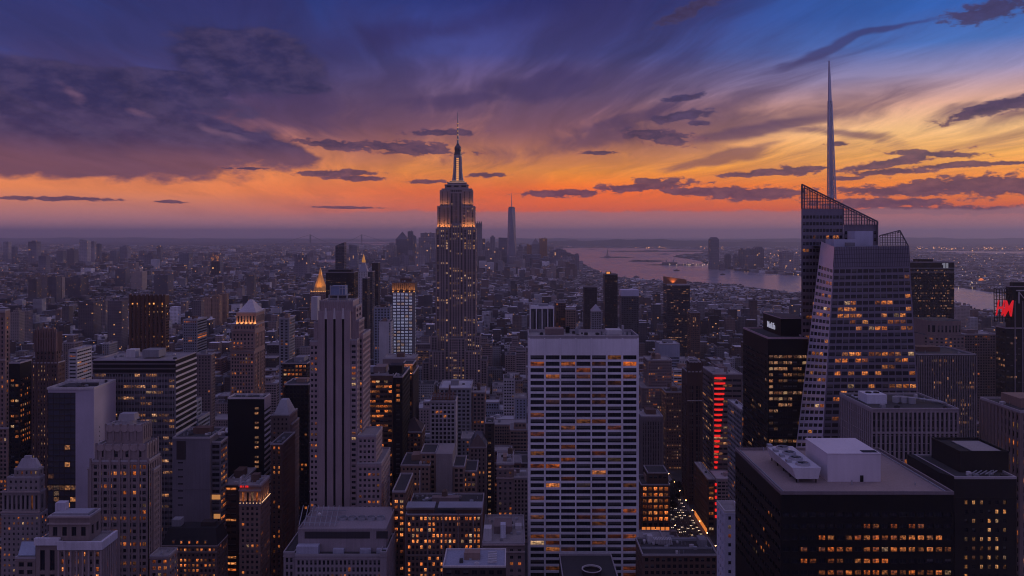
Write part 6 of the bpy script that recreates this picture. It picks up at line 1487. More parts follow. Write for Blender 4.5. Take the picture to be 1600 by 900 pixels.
# one tall tapering tower with a mast
D = 5500
r = empty('glass_skyscraper', (px(799.5, D), D, 0), 'tapering glass skyscraper with a thin mast, tallest on the far skyline', 'skyscraper')
xm, ym, h = px(799.5, D), D + 36, 35
g = Geo(); zb, zt = 20, pz(324.5, D)
A_ = [(xm - h, ym - h, zb), (xm + h, ym - h, zb), (xm + h, ym + h, zb), (xm - h, ym + h, zb)]; t_ = 23
T_ = [(xm, ym - t_, zt), (xm + t_, ym, zt), (xm, ym + t_, zt), (xm - t_, ym, zt)]
g.loft([(x, y, 0) for x, y, z in A_], A_, False)
for k in range(4):
    k2 = (k + 1) % 4; g.poly([A_[k], A_[k2], T_[k]]); g.poly([A_[k2], T_[k2], T_[k]])
g.poly(T_); g.build('glass_wall', wall('far_glass', (.20, .21, .29), .2, .1, .05, .8, .3), r)
g = Geo(); g.cyl(xm, ym, 20, 20, zt, zt + 6, 14); g.build('roof_ring', sky_m, r); g = Geo(); g.cyl(xm, ym, 3.6, 1.0, zt + 6, pz(301, D), 8); g.build('mast', steel, r)
LM = [(604, 618, 383, 6200, 'pent', 379, 'low dark'), (618, 637, 374, 6300, 'pyr', 362, 'stepped pointed'), (637, 645, 361.5, 6100, None, None, 'narrow flat-topped'), (645, 650, 370, 6300, 'slope', 366, 'half-hidden slim'), (654, 680, 371, 6000, None, None, 'wide boxy'),
      (657, 679, 364, 6500, None, None, 'tall wide'), (742, 753, 349, 5200, 'crown', 346, 'tall sparkling'), (753, 758, 373, 6000, None, None, 'thin grey'), (759, 766, 379, 6400, 'pent', 377, 'small dull'),
      (766, 773.5, 370, 6100, 'pent', 368, 'slender antenna-roofed'), (779, 794, 372, 5900, 'slope', 371, 'broad shoulder-height'), (809, 817, 385.5, 5700, 'pent', 382, 'short dark'), (823, 831, 384, 5800, 'slope', 381, 'orange-sided small'), (831, 843, 381, 5700, 'pyr', 372.5, 'pyramid-roofed'),
      (843, 855, 372.5, 5750, None, None, 'amber-faced'), (860, 886, 393, 5500, 'step', 388.5, 'stepped broad'), (886, 893, 401, 5500, None, None, 'squat end'), (898, 905, 400, 5600, 'round', 396, 'lone waterside'), (905, 911, 408, 5500, None, None, 'lowest waterside'),
      (770, 782, 393, 5300, 'step', 388, 'mid-height stepped'), (822, 845, 398, 5200, None, None, 'dark low broad'), (796, 812, 401, 5000, None, None, 'hazy low'), (845, 862, 404, 5200, 'pent', 401, 'dim blocky'), (604, 616, 392, 5600, None, None, 'dim front'), (622, 634, 399, 5200, 'pent', 396, 'grey front'), (662, 672, 381, 5700, 'pent', 379, 'lit-roofed')]
for u0, u1, v, D, tp_, vt, ad_ in LM:
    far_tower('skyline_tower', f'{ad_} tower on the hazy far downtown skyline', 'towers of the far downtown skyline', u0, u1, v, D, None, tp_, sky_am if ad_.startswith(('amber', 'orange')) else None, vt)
JC = [(1110, 1123.5, 374, 5900, 'round', 370.5, 'tallest smooth'), (1134, 1142, 399, 6000, 'round', 396.5, 'small pale'), (1147, 1154, 399, 6100, 'pent', 396.5, 'narrow grey'), (1156, 1164.5, 390, 6000, 'pent', 388, 'slim flat'), (1166.5, 1174, 390.5, 6050, 'round', 388, 'slim twin'),
      (1168, 1182, 399, 5600, None, None, 'dark lower'), (1178.5, 1194, 389, 5900, 'round', 385.5, 'broad rounded'), (1223, 1240.5, 394, 5400, 'pent', 392.5, 'boxy riverside'), (1240.5, 1249, 399, 5500, None, None, 'half-hidden riverside'), (1125, 1133, 413, 5700, None, None, 'low quayside')]
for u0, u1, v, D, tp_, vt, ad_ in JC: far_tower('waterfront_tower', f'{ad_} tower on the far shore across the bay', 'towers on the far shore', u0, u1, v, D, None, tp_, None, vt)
BK = [(5, 13, 378, 6800, None, None, 'leftmost thin'.replace('leftmost ', 'outermost ')), (18, 24, 386, 6500, None, None, 'dim small'), (44, 56.5, 377.5, 6600, 'pent', 376, 'solid dark'), (60, 72, 400, 5000, None, None, 'low plain'), (88, 98, 392, 6400, None, None, 'grey plain'), (104, 116, 390, 6000, 'pent', 388, 'dull blocky'), (124, 136, 376, 6700, 'slope', 374, 'tallest blue'),
      (141.5, 147.5, 377.5, 6900, None, None, 'needle-slim'), (150.5, 156, 381, 7000, None, None, 'lesser slim'), (172, 182, 392, 6500, None, None, 'faint broad'), (187, 199, 386, 7200, 'pent', 383.5, 'light-topped'), (217, 226, 392, 6600, None, None, 'faint slim'), (245, 251, 384, 7000, None, None, 'dark slim'), (225, 239, 398, 5600, 'pent', 395, 'white-topped'),
      (280, 295, 396, 5400, None, None, 'greyish pair'), (329, 344, 409, 4800, None, None, 'sooty'), (460, 480, 402, 4600, 'crown', 398, 'dark crenellated'), (545, 558, 384, 5600, 'slope', 382, 'bluish'), (62, 74, 430, 3000, None, None, 'tan slab'), (75, 88, 432, 3000, 'pent', 430, 'tan paired'), (89, 97, 433, 3050, None, None, 'tan end'), (102, 126, 434, 3150, 'step', 431, 'tan grouped'), (44, 57, 436, 2900, None, None, 'sandy'),
      (315, 330, 466, 2100, None, None, 'ochre'), (331, 343, 462, 2100, 'pent', 460, 'ochre taller'), (344, 354, 459, 2200, None, None, 'ochre dark'), (385, 397, 430, 3000, 'pyr', 424, 'pale pointed'), (240, 262, 430, 3300, None, None, 'dusky'), (180, 196, 420, 3800, None, None, 'dusky slim'), (205, 222, 424, 3600, 'pent', 421, 'dusky broad'),
      (150, 165, 470, 2000, None, None, 'brown plain'), (122, 146, 472, 1900, 'pent', 469, 'brown wide'), (97, 108, 478, 2100, None, None, 'brown thin'), (16, 30, 488, 1800, 'step', 482, 'tan stepped'), (32, 44, 486, 1850, None, None, 'tan dark'), (168, 190, 470, 1750, None, None, 'grey striped'), (300, 314, 470, 1700, None, None, 'hazy pale')]
for u0, u1, v, D, tp_, vt, ad_ in BK:
    far_tower('borough_tower', f'{ad_} tower in the hazy eastern boroughs', 'towers in the eastern boroughs', u0, u1, v, D, None, tp_, sky_am if ad_.startswith('ochre') else None, vt, 'tower')
    if ad_ == 'sooty': rr = bpy.context.scene.objects; 
g = Geo(); D = 4790
for k in range(22): a_ = rnd.uniform(329.5, 342.5); c_ = rnd.uniform(397, 408); g.box(px(a_, D), px(a_ + 1.2, D), D, D + 2, pz(c_ + 1, D), pz(c_, D), None, True)
r = far_tower('lit_tower', 'unfinished tower aglow with orange work lights in the eastern boroughs', None, 330, 343, 396, 4800, None, 'pent', None, 394.5, 'tower'); g.build('work_light', glow('work_orange', (1, .33, .06), .5), r)['kind'] = 'stuff'

# suspension bridge on the horizon
D = 15500; r = empty('suspension_bridge', (px(525, D), D, 0), 'hazy suspension bridge with two tall towers on the horizon', 'bridge')
bm = wall('bridge_steel', (.12, .12, .14))
for u in (485, 565):
    g = Geo(); x = px(u, D)
    for s in (-1, 1): g.box(x - 10, x + 10, D + s * 18 - 7, D + s * 18 + 7, 0, pz(366.5, D))
    for z in (pz(367, D) - 8, 110, 75): g.box(x - 9, x + 9, D - 12, D + 12, z, z + 9, None, True)
    g.build('bridge_tower', bm, r)
g = Geo(); g.box(px(430, D), px(640, D), D - 14, D + 14, 66, 74, None, True); g.build('deck', bm, r)
g = Geo(); zt = pz(366.5, D)
for s in (-1, 1):
    pts = [(px(485 + 80 * k / 24, D), D + 16 * s, 80 + (zt - 80) * (2 * k / 24 - 1) ** 2) for k in range(25)]
    pts = [(px(440, D), D + 16 * s, 74)] + pts + [(px(610, D), D + 16 * s, 74)]
    for p, q in zip(pts, pts[1:]): g.bar(p, q, 4)
g.build('cable', bm, r)
# statue on its island
D = gp(0, 402.3)[1]; r = empty('statue', (px(949, D), D, 0), 'tiny standing statue on a stepped pedestal, on a low island in the bay', 'statue'); x = px(949, D)
g = Geo(); g.box(x - 30, x + 30, D - 30, D + 30, 0, 14); g.box(x - 13, x + 13, D - 13, D + 13, 14, 24); g.loft([(x - 10, D - 10, 24), (x + 10, D - 10, 24), (x + 10, D + 10, 24), (x - 10, D + 10, 24)], [(x - 7, D - 7, 48), (x + 7, D - 7, 48), (x + 7, D + 7, 48), (x - 7, D + 7, 48)]); g.build('pedestal', stone, r)
g = Geo(); g.cyl(x, D, 6, 4.6, 48, 66, 10); g.cyl(x, D, 4.6, 4.2, 66, 76, 10); g.cyl(x, D, 4.2, 1.6, 76, 80, 10); g.cyl(x, D, 2.2, 2.2, 80, 85, 10); g.bar((x + 3.5, D, 75), (x + 6, D, 92), 2.2); g.cyl(x + 6, D, 1.6, .6, 92, 97, 8); g.build('figure', wall('verdigris', (.14, .20, .18)), r)
# island halls
def hall(label, u, v, D, w_, h_, spire=True):
    r = empty('waterfront_hall', (px(u, D), D, 0), label, 'building'); x = px(u, D); g = Geo(); g.box(x - w_, x + w_, D, D + 30, 0, h_); g.build('wall', stone_d, r)
    g = Geo()
    for s in ((-.5, .5) if spire else (0,)): g.cyl(x + s * w_, D + 8, 5, 5, h_, h_ * 1.7, 8); g.cyl(x + s * w_, D + 8, 6, .3, h_ * 1.7, h_ * 2.3, 8)
    g.build('roof_turret', slate_m, r)
hall('long hall with two small turrets on a flat island in the bay', 1047, 414, gp(0, 414)[1], 60, 22)
hall('low terminal with one turret at the far quay', 1075, 415, gp(0, 415)[1], 45, 14, False)
# boats
def boat(label, u, v, L):
    x, D = gp(u, v, 0.6); r = empty('ferry_boat', (x, D, .6), label, 'boat', 'boats on the bay'); g = Geo()
    g.loft([(x - L * .45, D - 4, .6), (x + L * .4, D - 4, .6), (x + L * .4, D + 4, .6), (x - L * .45, D + 4, .6)], [(x - L * .5, D - 5, 5), (x + L * .42, D - 5, 5), (x + L * .55, D, 5.5), (x + L * .42, D + 5, 5), (x - L * .5, D + 5, 5)][:4]); g.build('hull', black_m, r)
    g = Geo(); g.box(x - L * .35, x + L * .25, D - 3.5, D + 3.5, 5, 9); g.box(x - L * .05, x + L * .15, D - 2.5, D + 2.5, 9, 12); g.cyl(x - L * .15, D, 1.2, 1, 9, 14, 8); g.build('cabin', grey, r)
boat('small dark boat nearest the near shore', 994, 433.5, 38); boat('small dark boat in mid-channel', 1057, 423.2, 46); boat('dark boat below the tall riverside tower', 1129, 429.3, 34); boat('long barge far out beyond the islands', 1037, 397.4, 150); boat('faint boat near the farthest hills', 925, 389.6, 130)
# lights of far roads and ports
rl = random.Random(3)
def lights(name, label, spots, mat, size):
    g = Geo()
    for u, v in spots:
        z = 12.0; D = (CZ - z) * F / (v - V0); x = px(u, D); s = size * D / F * rl.uniform(.5, 1.3)
        g.loft(g.ring(x, D, s * .5, z - s * .4, 6), g.ring(x, D, s * .5, z + s * .4, 6)); g.box(x - .2, x + .2, D, D + .4, 0, z - s * .4)
    o = g.build(name, mat); tag(o, label, 'lights', None, 'stuff')
port = glow('port_lamp', (1, .42, .14), 2.6); port2 = glow('port_lamp_white', (1, .66, .42), 2.2)
S = [(rl.uniform(1430, 1620), rl.gauss(387.5, 1.2)) for _ in range(60)] + [(rl.uniform(990, 1055), rl.gauss(386.8, .7)) for _ in range(12)] + [(rl.uniform(1090, 1135), rl.gauss(385, 1.5)) for _ in range(12)] + [(rl.uniform(1195, 1245), rl.gauss(397, 3)) for _ in range(10)]
lights('port_lights', 'orange lamps strung along the far port across the water', S, port, 1.1)
S = [(rl.uniform(0, 600), 384 + abs(rl.gauss(0, 24))) for _ in range(150)] + [(rl.uniform(385, 415), rl.gauss(411, 2)) for _ in range(18)] + [(rl.uniform(392, 406), rl.gauss(395, .5)) for _ in range(6)] + [(rl.uniform(50, 110), rl.gauss(427, 3)) for _ in range(14)] + [(rl.uniform(1495, 1600), rl.uniform(395, 450)) for _ in range(40)] + [(rl.uniform(1040, 1120), rl.gauss(413, .6)) for _ in range(22)]
lights('borough_lights', 'scattered amber street lamps over the far boroughs', S, port2, .75)
S = [(rl.uniform(20, 1240), 420 + rl.random() ** 1.6 * 130) for _ in range(200)]
S = [(u, v) for u, v in S if not bool(wet(np.array([gp(u, v)[0]]), np.array([gp(u, v)[1]]))[0])]
lights('street_lights', 'small warm lamps scattered among the rooftops of the mid-town', S, glow('street_lamp_far', (1, .5, .22), 1.5), .55)
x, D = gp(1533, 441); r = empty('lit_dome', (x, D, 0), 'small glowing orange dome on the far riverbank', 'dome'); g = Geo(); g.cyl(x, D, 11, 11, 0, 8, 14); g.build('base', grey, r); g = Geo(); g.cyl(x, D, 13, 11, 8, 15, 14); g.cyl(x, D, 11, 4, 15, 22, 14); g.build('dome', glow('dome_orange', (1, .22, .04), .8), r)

# ------------------------------------------------------------------ infill blocks among the named ones
PAL = [('brown brick', brick), ('red-brown brick', red_b), ('tan brick', tan_b), ('grey stone', stone_d), ('pale stone', stone), ('dark brick', dark_b), ('grey concrete', grey), ('pale rendered', pale), ('brown stone', cst), ('blue-grey', blueg)]
RFS = [('grey', roof_g), ('black', roof_d), ('pale', roof_w), ('grey', roof_g), ('black', roof_d)]
ri = random.Random(21)
foot = []
def clear(x0, x1, y0, y1):
    for a, c, e, f_ in foot:
        if x0 < c and x1 > a and y0 < f_ and y1 > e: return False
    return True
for u0, u1, v, D0, D1, n_ in HEROES: foot.append((min(px(u0, D0), px(u0, D1)) - 1, max(px(u1, D0), px(u1, D1)) + 1, D0 - 3, D1 + 3))
AV = [(-470, 24), (-190, 26), (84, 0), (152.5, 33), (440, 26), (-760, 26), (720, 26)]
cands = []
y = 470.0
while y < 1420:
    dep = ri.uniform(24, 31)
    for row in (0, 1):
        yy = y + row * (dep + 1.5)
        x = -.66 * yy - 20
        while x < .66 * yy + 20:
            wd = ri.choice((12, 16, 20, 24, 30, 38, 46)) * ri.uniform(.9, 1.15)
            cands.append((x, x + wd, yy, yy + dep)); x += wd + ri.choice((.4, .4, .6, 4))
    y += 2 * dep + 1.5 + 15
def on_avenue(x0, x1):
    return any(w_ and x0 < c + w_ / 2 and x1 > c - w_ / 2 for c, w_ in AV)
def need(u0, u1, D):
    """the photo keeps what stands lower than this line clear, so infill stays under it"""
    lim = -1e9
    for a, c, v, D0, D1, n_ in HEROES:
        if D0 > D and u1 > a and u0 < c:
            lim = max(lim, VIS.get(n_, 0))
    return lim
VIS = {'tallest stone skyscraper': 600, 'white travertine slab': 905, 'pale stone tower with black slots': 822, 'faceted glass skyscraper': 690, 'tower with red light arcs': 738, 'brick block ablaze with amber windows': 835, 'low amber wedge block': 825, 'slim white tower': 905,
       'black dotted apartment tower': 558, 'darkest slender tower': 518, 'bronze ribbed tower': 545, 'pink stone pyramid tower': 622, 'wide banded office block': 800, 'slab with the blank pale flank': 790, 'black slab with striped flank': 742, 'blue-windowed tower': 558, 'white-framed gridded tower': 702, 'black tower with white lettering': 690,
       'amber-lit brick block': 905, 'tan tower with the amber colonnade': 905, 'stepped art deco tower': 905, 'office block blazing amber': 770, 'white-piered boxy tower': 515, 'glassy tower with the blue-white band': 518, 'black slab with striped flank': 742, 'grey stone tower with lead roof': 760, 'ornate brown loft block': 790, 'blank grey party wall block': 800, 'tan brick block with the blank gable': 790,
       'broad black slab': 560, 'brown stone tower with the curved top': 560, 'dark block with pale fins': 680, 'tower with the red letters': 720, 'black block with orange floors': 720, 'dark gothic tower': 715, 'stepped stone block with lead roof': 880, 'black mansard block': 905, 'gold pyramid tower': 470, 'narrow slanting glass tower': 425, 'broad black box tower': 470, 'slim white campanile': 430, 'dark brick block with white-lit windows': 720, 'grey ribbed stone block': 730, 'slim dark brown tower': 760, 'stepped tan brick block': 700}
fill = []
for x0, x1, y0, y1 in cands:
    if on_avenue(x0, x1) or not clear(x0, x1, y0, y1): continue
    u0, u1 = pu(x0, y0), pu(x1, y0)
    if u1 < -15 or u0 > 1615: continue
    if 100 < x0 < 190 and 640 < y0 < 900: continue
    base_h = ri.choice((14, 18, 22, 28, 36, 46)) if y0 > 800 else ri.choice((18, 24, 32, 42, 55))
    if ri.random() < .13: base_h += ri.uniform(15, 45)
    if y0 < 620 and 990 < (u0 + u1) / 2 < 1130: base_h = min(base_h, 24)
    lim = max(need(u0, u1, y0), 470)
    h = min(base_h * ri.uniform(.85, 1.15), CZ - (lim - V0) * y0 / F)
    if y0 < 640: h = min(h, CZ - (850 - V0) * y0 / F)
    if h < 9: 
        if h < 4: continue
        h = max(h, 7)
    if pv(h, y0) > 900: continue
    fill.append((x0, x1, y0, y1, h))
    foot.append((x0, x1, y0, y1))
fill.sort(key=lambda q: -((q[1] - q[0]) * q[4]) / q[2] ** 2)
# most of what is hidden by taller things in front is left out
def hidden(q):
    x0, x1, y0, y1, h = q; n = 0
    for k in range(5):
        x = x0 + (x1 - x0) * (k + .5) / 5; u = pu(x, y0); v = pv(h, y1)
        if any(a <= u <= c and D0 < y0 and vt < v for a, c, vt, D0, D1, nn in HEROES): n += 1
    return n == 5
fill = [q for q in fill if not hidden(q)]
near, rest = fill[:262], fill[262:]
seen = {}
TALL = lambda s: ('two-storey', 'three-storey', 'four-storey', 'five-storey', 'six-storey', 'seven-storey', 'eight-storey', 'nine-storey', 'ten-storey', 'eleven-storey', 'twelve-storey')[min(max(s - 2, 0), 10)] if s <= 12 else ('fifteen-storey' if s < 18 else 'twenty-storey')
ORD = ('', 'second ', 'third ', 'fourth ', 'fifth ', 'sixth ', 'seventh ', 'eighth ', 'ninth ', 'tenth ', 'eleventh ', 'twelfth ')
near.sort(key=lambda q: q[2])
for x0, x1, y0, y1, h in near:
    cn_, wm_ = ri.choice(PAL); rn_, rm_ = ri.choice(RFS); fl_ = ri.uniform(3.2, 3.8); storeys = max(2, int(h / fl_)); tk = ri.random() < .22 and x1 - x0 > 14
    um = (pu(x0, y0) + pu(x1, y0)) / 2; v = pv(h, y0)
    best = min(HEROES, key=lambda H: abs((H[0] + H[1]) / 2 - um) + .12 * abs(H[3] - y0) * 400 / y0)
    rel = 'before' if best[3] > y0 and best[0] < um < best[1] else ('behind' if best[0] < um < best[1] else 'near')
    feat = 'and water tank' if tk else ''
    core_ = f'{TALL(storeys)} {cn_} building with {rn_} roof {feat}'.strip()
    lab = f'{core_}, {rel} the {best[5]}'
    lab = ' '.join(lab.split())
    if len(lab.split()) > 15: lab = f'{TALL(storeys)} {cn_} building, {rel} the {best[5]}'
    k = seen.get(lab, 0); seen[lab] = k + 1
    if k: lab = f'{ORD[min(k, 11)]}{lab}'
    b = Bld('city_building', lab, um, y0, wm_, rm_, glass if y0 < 900 else glass_cool, group='city buildings between the towers')
    L_ = ri.choice((.01, .02, .03, .05, .08, .2))
    T = b.tier(pu(x0, y0), pu(x1, y0), v, y0, y1 - y0, bay=ri.uniform(2.3, 3.4), fl=fl_, ww=ri.choice((.42, .5, .58, .7, .8)), wh=ri.choice((.5, .56, .64)), lit=L_, mode='flat', top=ri.uniform(1.2, 2.2), slit=L_ * .8)
    # setback top or plain roof
    xa, xb = T[0], T[1]; zr = T[4] - .9; w_ = xb - xa
    if h > 40 and w_ > 18 and ri.random() < .6:
        h2 = min(ri.uniform(6, 16), CZ - (max(need(pu(xa, y0), pu(xb, y0), y0), 470) - V0) * y0 / F - h)
        if h2 > 4: b.tier(pu(xa + w_ * .2, y0 + 4), pu(xb - w_ * .2, y0 + 4), pv(h + h2, y0 + 4), y0 + 4, (y1 - y0) * .6, z0=zr, bay=3, fl=fl_, lit=L_, mode='flat')
    for _ in range(ri.randint(1, 3)):
        a_, c_, e_ = ri.uniform(xa + 1, xb - 5), ri.uniform(y0 + 4, y1 - 8), ri.uniform(2, 4.2); b.piece('roof_hut', ri.choice((wm_, grey, pale, stone_d)), lambda g: g.box(a_, min(a_ + e_ * 1.3, xb - 1), c_, c_ + e_, zr, zr + ri.uniform(2, 4)))
    if tk: b.tank((xa + xb) / 2 + ri.uniform(-3, 3), (y0 + y1) / 2, zr)
    g = Geo(); a_, c_ = ri.uniform(xa + 1, xb - 3), ri.uniform(y0 + 2, y1 - 4); g.box(a_, a_ + 1.6, c_, c_ + 1.4, zr + .2, zr + 1.5, None, True); g.box(a_ + .3, a_ + .6, c_ + .2, c_ + 1.2, zr, zr + .2); g.box(a_ + 1.0, a_ + 1.3, c_ + .2, c_ + 1.2, zr, zr + .2); g.build('roof_unit', steel, b.root)
    b.done()
# the rest of the near fill and everything beyond, as masses
if rest:
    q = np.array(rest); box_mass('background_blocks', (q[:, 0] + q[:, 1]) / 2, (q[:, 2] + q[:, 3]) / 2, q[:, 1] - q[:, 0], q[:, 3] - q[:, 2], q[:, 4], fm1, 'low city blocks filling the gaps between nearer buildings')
FB = np.array(foot)
def off_heroes(X, Y, m):
    ok = np.ones(len(X), bool)
    for a, c, e, f_ in FB:
        if f_ > FAR_START - 60: ok &= ~((X > a - m) & (X < c + m) & (Y > e - m) & (Y < f_ + m))
    return ok
def cap_heights(X, Y, H, slack=0):
    U = CX + F * X / Y
    lim = np.full(len(X), 401.0 + 0 * X)
    for a, c, v, D0, D1, n_ in HEROES:
        if n_ in VIS: k = (D0 > Y) & (U > a - 3) & (U < c + 3); lim[k] = np.maximum(lim[k], VIS[n_])
    return np.minimum(H, CZ - (lim - V0) * Y / F)
def mass(name, D0, D1, step, keep, hfun, mat, label, wx=(.55, .9)):
    X, Y = scatter(D0, D1, step, .22, keep)
    k = free(X, Y) & off_heroes(X, Y, step * .4); X, Y = X[k], Y[k]
    H = hfun(X, Y); 
    if D0 < 2000: H = cap_heights(X, Y, H)
    k = H > 3; X, Y, H = X[k], Y[k], H[k]
    WX = step * rs_.uniform(*wx, len(X)); WY = step * rs_.uniform(*wx, len(X))
    box_mass(name, X, Y, WX, WY, H, mat, label)
def h_mid(X, Y):
    h = rs_.gamma(3.0, 6.0, len(X)) + 8; t = rs_.rand(len(X)) < .05; h[t] += rs_.uniform(15, 45, t.sum())
    U = CX + F * X / Y; h = np.where((U > 1180) | (U < 200), h * .8, h)
    h = h * (1 + .5 * np.sin(X / 210 + 1.3 * np.sin(Y / 330)) * np.sin(Y / 260 + X / 700))
    return np.minimum(h, 95)
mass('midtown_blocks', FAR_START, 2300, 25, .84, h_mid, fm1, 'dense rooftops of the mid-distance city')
def h_low(X, Y):
    h = rs_.gamma(2.6, 5.5, len(X)) + 6; U = CX + F * X / Y; V = V0 + CZ * F / Y
    dn = (U > 600) & (U < 905) & (V < 440); h = np.where(dn, h * 1.5 + rs_.rand(len(X)) * 45, h)
    t = rs_.rand(len(X)) < .025; h[t] += rs_.uniform(15, 40, t.sum())
    ws = west_shore(X, Y); h = np.where(ws, h * .6, h)
    h = np.where((U > 895) & (V < 478), np.minimum(h, 11), h)
    h = h * (1 + .5 * np.sin(X / 480 + 1.3 * np.sin(Y / 730)) * np.sin(Y / 560 + X / 1500))
    return np.minimum(h, 120)
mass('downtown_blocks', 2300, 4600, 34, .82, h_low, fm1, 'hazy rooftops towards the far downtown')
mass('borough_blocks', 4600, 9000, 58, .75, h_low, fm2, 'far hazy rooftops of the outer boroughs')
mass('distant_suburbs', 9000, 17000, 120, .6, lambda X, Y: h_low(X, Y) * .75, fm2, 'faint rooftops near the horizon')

Xd = rs_.uniform(0, 1, 130); Ud = 600 + Xd * 300; Dd = rs_.uniform(4900, 6600, 130)
kd = ~wet((Ud - CX) * Dd / F, Dd)
box_mass('downtown_towers', ((Ud - CX) * Dd / F)[kd], Dd[kd], rs_.uniform(28, 60, 130)[kd], rs_.uniform(28, 50, 130)[kd], (rs_.uniform(70, 180, 130) * (1 - .45 * np.abs(Xd - .42) * 2))[kd], sky_m, 'lesser blocks massed at the foot of the far downtown towers')
# trees of parks between the blocks, a dark mass
def leaf_mat():
    m, t = new_mat('park_leaves'); rn = t.node('ShaderNodeAttribute', attribute_name='rnd').outputs['Fac']
    c = t.ramp(rn, [(0, (.018, .024, .016)), (.5, (.04, .045, .028)), (1, (.07, .06, .035))]); b_ = t.node('ShaderNodeBsdfPrincipled', {'Base Color': c, 'Roughness': .9, 'Specular IOR Level': .1}); finish(t, b_.outputs[0]); return m
g = Geo(); rt_ = random.Random(9)
def tree_at(x, y, h):
    c_ = rt_.random() * .6
    for _ in range(26):
        a, e = rt_.uniform(0, 2 * pi), rt_.uniform(-1, 1); rr = h * .45 * rt_.random() ** .4; cx_, cy2, cz = x + rr * cos(a), y + rr * sin(a), h * .6 + e * h * .38 * (1 - rr / h)
        s = h * rt_.uniform(.10, .2); n1, n2 = rt_.uniform(0, pi), rt_.uniform(-.8, .8)
        ex = (cos(n1) * s, sin(n1) * s, 0); ey = (-sin(n1) * sin(n2) * s, cos(n1) * sin(n2) * s, cos(n2) * s)
        g.poly([(cx_ - ex[0] - ey[0], cy2 - ex[1] - ey[1], cz - ey[2]), (cx_ + ex[0] - ey[0], cy2 + ex[1] - ey[1], cz - ey[2]), (cx_ + ex[0] * .7 + ey[0], cy2 + ex[1] * .7 + ey[1], cz + ey[2]), (cx_ - ex[0] * .7 + ey[0], cy2 - ex[1] * .7 + ey[1], cz + ey[2])], 0, min(1, c_ + rt_.random() * .4))
    g.box(x - .3, x + .3, y - .3, y + .3, 0, h * .5, 0)
def wood(u0, u1, v0, v1, n, h):
    for _ in range(n):
        x, y = gp(rt_.uniform(u0, u1), rt_.uniform(v0, v1)); tree_at(x, y, h * rt_.uniform(.7, 1.25))
wood(20, 210, 472, 500, 260, 17); wood(120, 300, 452, 470, 160, 17); wood(370, 460, 462, 480, 90, 16); wood(1080, 1170, 520, 560, 70, 15); wood(1020, 1080, 760, 800, 14, 12); wood(930, 1000, 452, 470, 50, 15)
tag(g.build('park_woodland', leaf_mat()), 'dark clumps of street and park trees between the blocks', 'trees', None, 'stuff')

# ------------------------------------------------------------------ the avenue with its traffic
road_m = wall('asphalt', (.042, .042, .046), .85, .2, .4, .4); pave = wall('pavement', (.16, .155, .16), .9); paint = wall('road_paint', (.6, .6, .58), .8)
AX0, AX1 = 139.5, 165.5
g = Geo(); g.poly([(AX0, 640, .02), (AX1, 640, .02), (AX1, 892, .02), (AX0, 892, .02)]); tag(g.build('avenue_road', road_m), kind='structure')
g = Geo(); g.box(AX0 - 3.5, AX0, 640, 892, 0, .15); g.box(AX1, AX1 + 3.5, 640, 892, 0, .15); tag(g.build('pavement', pave), kind='structure')
g = Geo()
for ln in range(1, 6):
    x = AX0 + 4.33 * ln
    for k in range(34): y = 645 + 7 * k; g.poly([(x - .08, y, .026), (x + .08, y, .026), (x + .08, y + 3, .026), (x - .08, y + 3, .026)])
for yc in (680, 762, 844):
    for k in range(16): x = AX0 + 1 + k * 1.55; g.poly([(x, yc, .026), (x + .6, yc, .026), (x + .6, yc + 3.5, .026), (x, yc + 3.5, .026)])
tag(g.build('road_marking', paint), kind='structure')
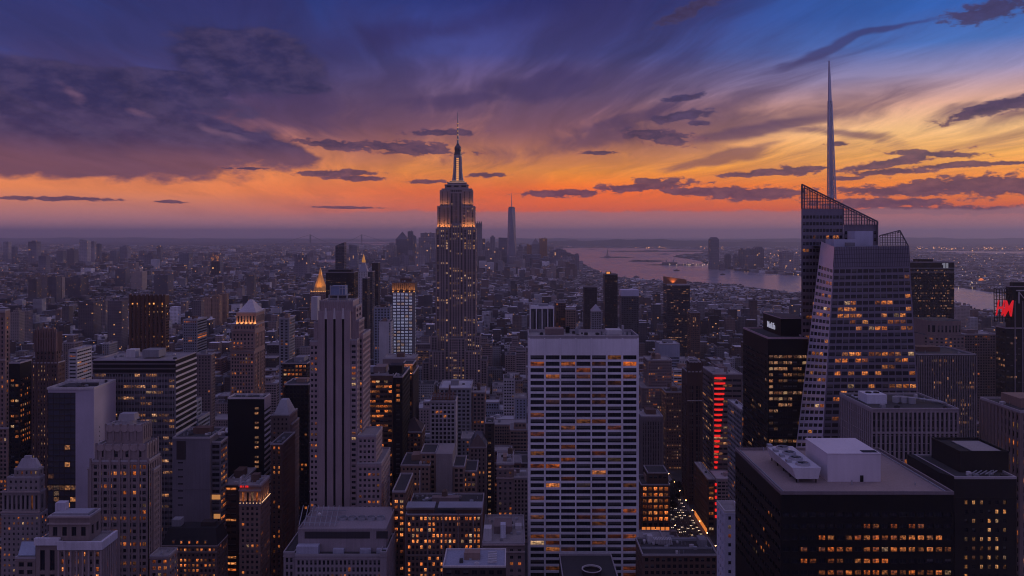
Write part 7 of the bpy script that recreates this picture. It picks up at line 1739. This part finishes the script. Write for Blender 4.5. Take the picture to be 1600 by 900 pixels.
def make_car(mat):
    r = bpy.data.objects.new('car', None); COL.objects.link(r)
    r['label'] = 'car with bright headlights queued on the avenue below the brown brick block'; r['category'] = 'car'; r['group'] = 'cars on the avenue'
    def P(part, m, fn): g = Geo(); fn(g); return g.build(part, m, r, (0, 0, 0))
    P('body', mat, lambda g: (g.loft([(-.9, -2.25, .35), (.9, -2.25, .35), (.9, 2.25, .35), (-.9, 2.25, .35)], [(-.88, -2.2, .85), (.88, -2.2, .85), (.88, 2.2, .9), (-.88, 2.2, .9)]), g.loft([(-.85, -2.0, .85), (.85, -2.0, .85), (.85, 2.1, .9), (-.85, 2.1, .9)], [(-.8, -1.1, .98), (.8, -1.1, .98), (.8, 1.9, 1.0), (-.8, 1.9, 1.0)])))
    P('cabin', black_m, lambda g: g.loft([(-.8, -1.0, .98), (.8, -1.0, .98), (.8, 1.7, 1.0), (-.8, 1.7, 1.0)], [(-.62, -.3, 1.45), (.62, -.3, 1.45), (.62, 1.1, 1.45), (-.62, 1.1, 1.45)]))
    for s in (-1, 1):
        P('headlight', HL, lambda g: g.box(s * .72 - .17, s * .72 + .17, -2.34, -2.2, .55, .8, None, True)); P('taillight', TL, lambda g: g.box(s * .7 - .15, s * .7 + .15, 2.18, 2.3, .6, .8, None, True))
        for yy in (-1.4, 1.4): P('wheel', dark_b, lambda g: g.loft([(s * .82, yy + .33 * cos(a * pi / 5), .33 + .33 * sin(a * pi / 5)) for a in range(10)], [(s * .95, yy + .33 * cos(a * pi / 5), .33 + .33 * sin(a * pi / 5)) for a in range(10)]))
    return r
HL = glow('headlamp', (1, .74, .52), 4.5); TL = glow('taillamp', (1, .05, .02), 2)
cars = [make_car(wall(n_, c_, .35, .1, .05, .5)) for n_, c_ in (('car_yellow', (.55, .33, .03)), ('car_black', (.02, .02, .022)), ('car_white', (.5, .5, .5)))]
rc = random.Random(4); k = 0
for ln in range(6):
    y = 660 + rc.uniform(0, 12)
    while y < 880:
        x = AX0 + 2.15 + 4.33 * ln; src = cars[k % 3]
        if k < 3: r = src
        else:
            r = src.copy(); COL.objects.link(r)
            for ch in src.children: c = ch.copy(); COL.objects.link(c); c.parent = r
        r.location = (x + rc.uniform(-.3, .3), y, .03); k += 1
        y += rc.choice((6.5, 8, 11, 16, 26)) * (1 if y < 760 else 1.5)
# lamp posts on the avenue
def lamp(x, y, sgn):
    r = empty('street_lamp', (x, y, .15), 'street lamp with a bent arm beside the avenue traffic', 'street lamp', 'street lamps along the avenue')
    g = Geo(); g.cyl(x, y, .12, .07, .15, 8, 8); g.build('pole', steel, r); g = Geo(); g.bar((x, y, 7.9), (x + sgn * 2.2, y, 8.5), .09); g.build('arm', steel, r)
    g = Geo(); g.box(x + sgn * 2.2 - .35, x + sgn * 2.2 + .35, y - .2, y + .2, 8.38, 8.55, None, True); g.build('lamp_head', glow('street_lamp_glow', (1, .46, .16), 40, True), r)
for k in range(9): lamp(AX0 - .8, 645 + 28 * k, 1); lamp(AX1 + .8, 655 + 28 * k, -1)
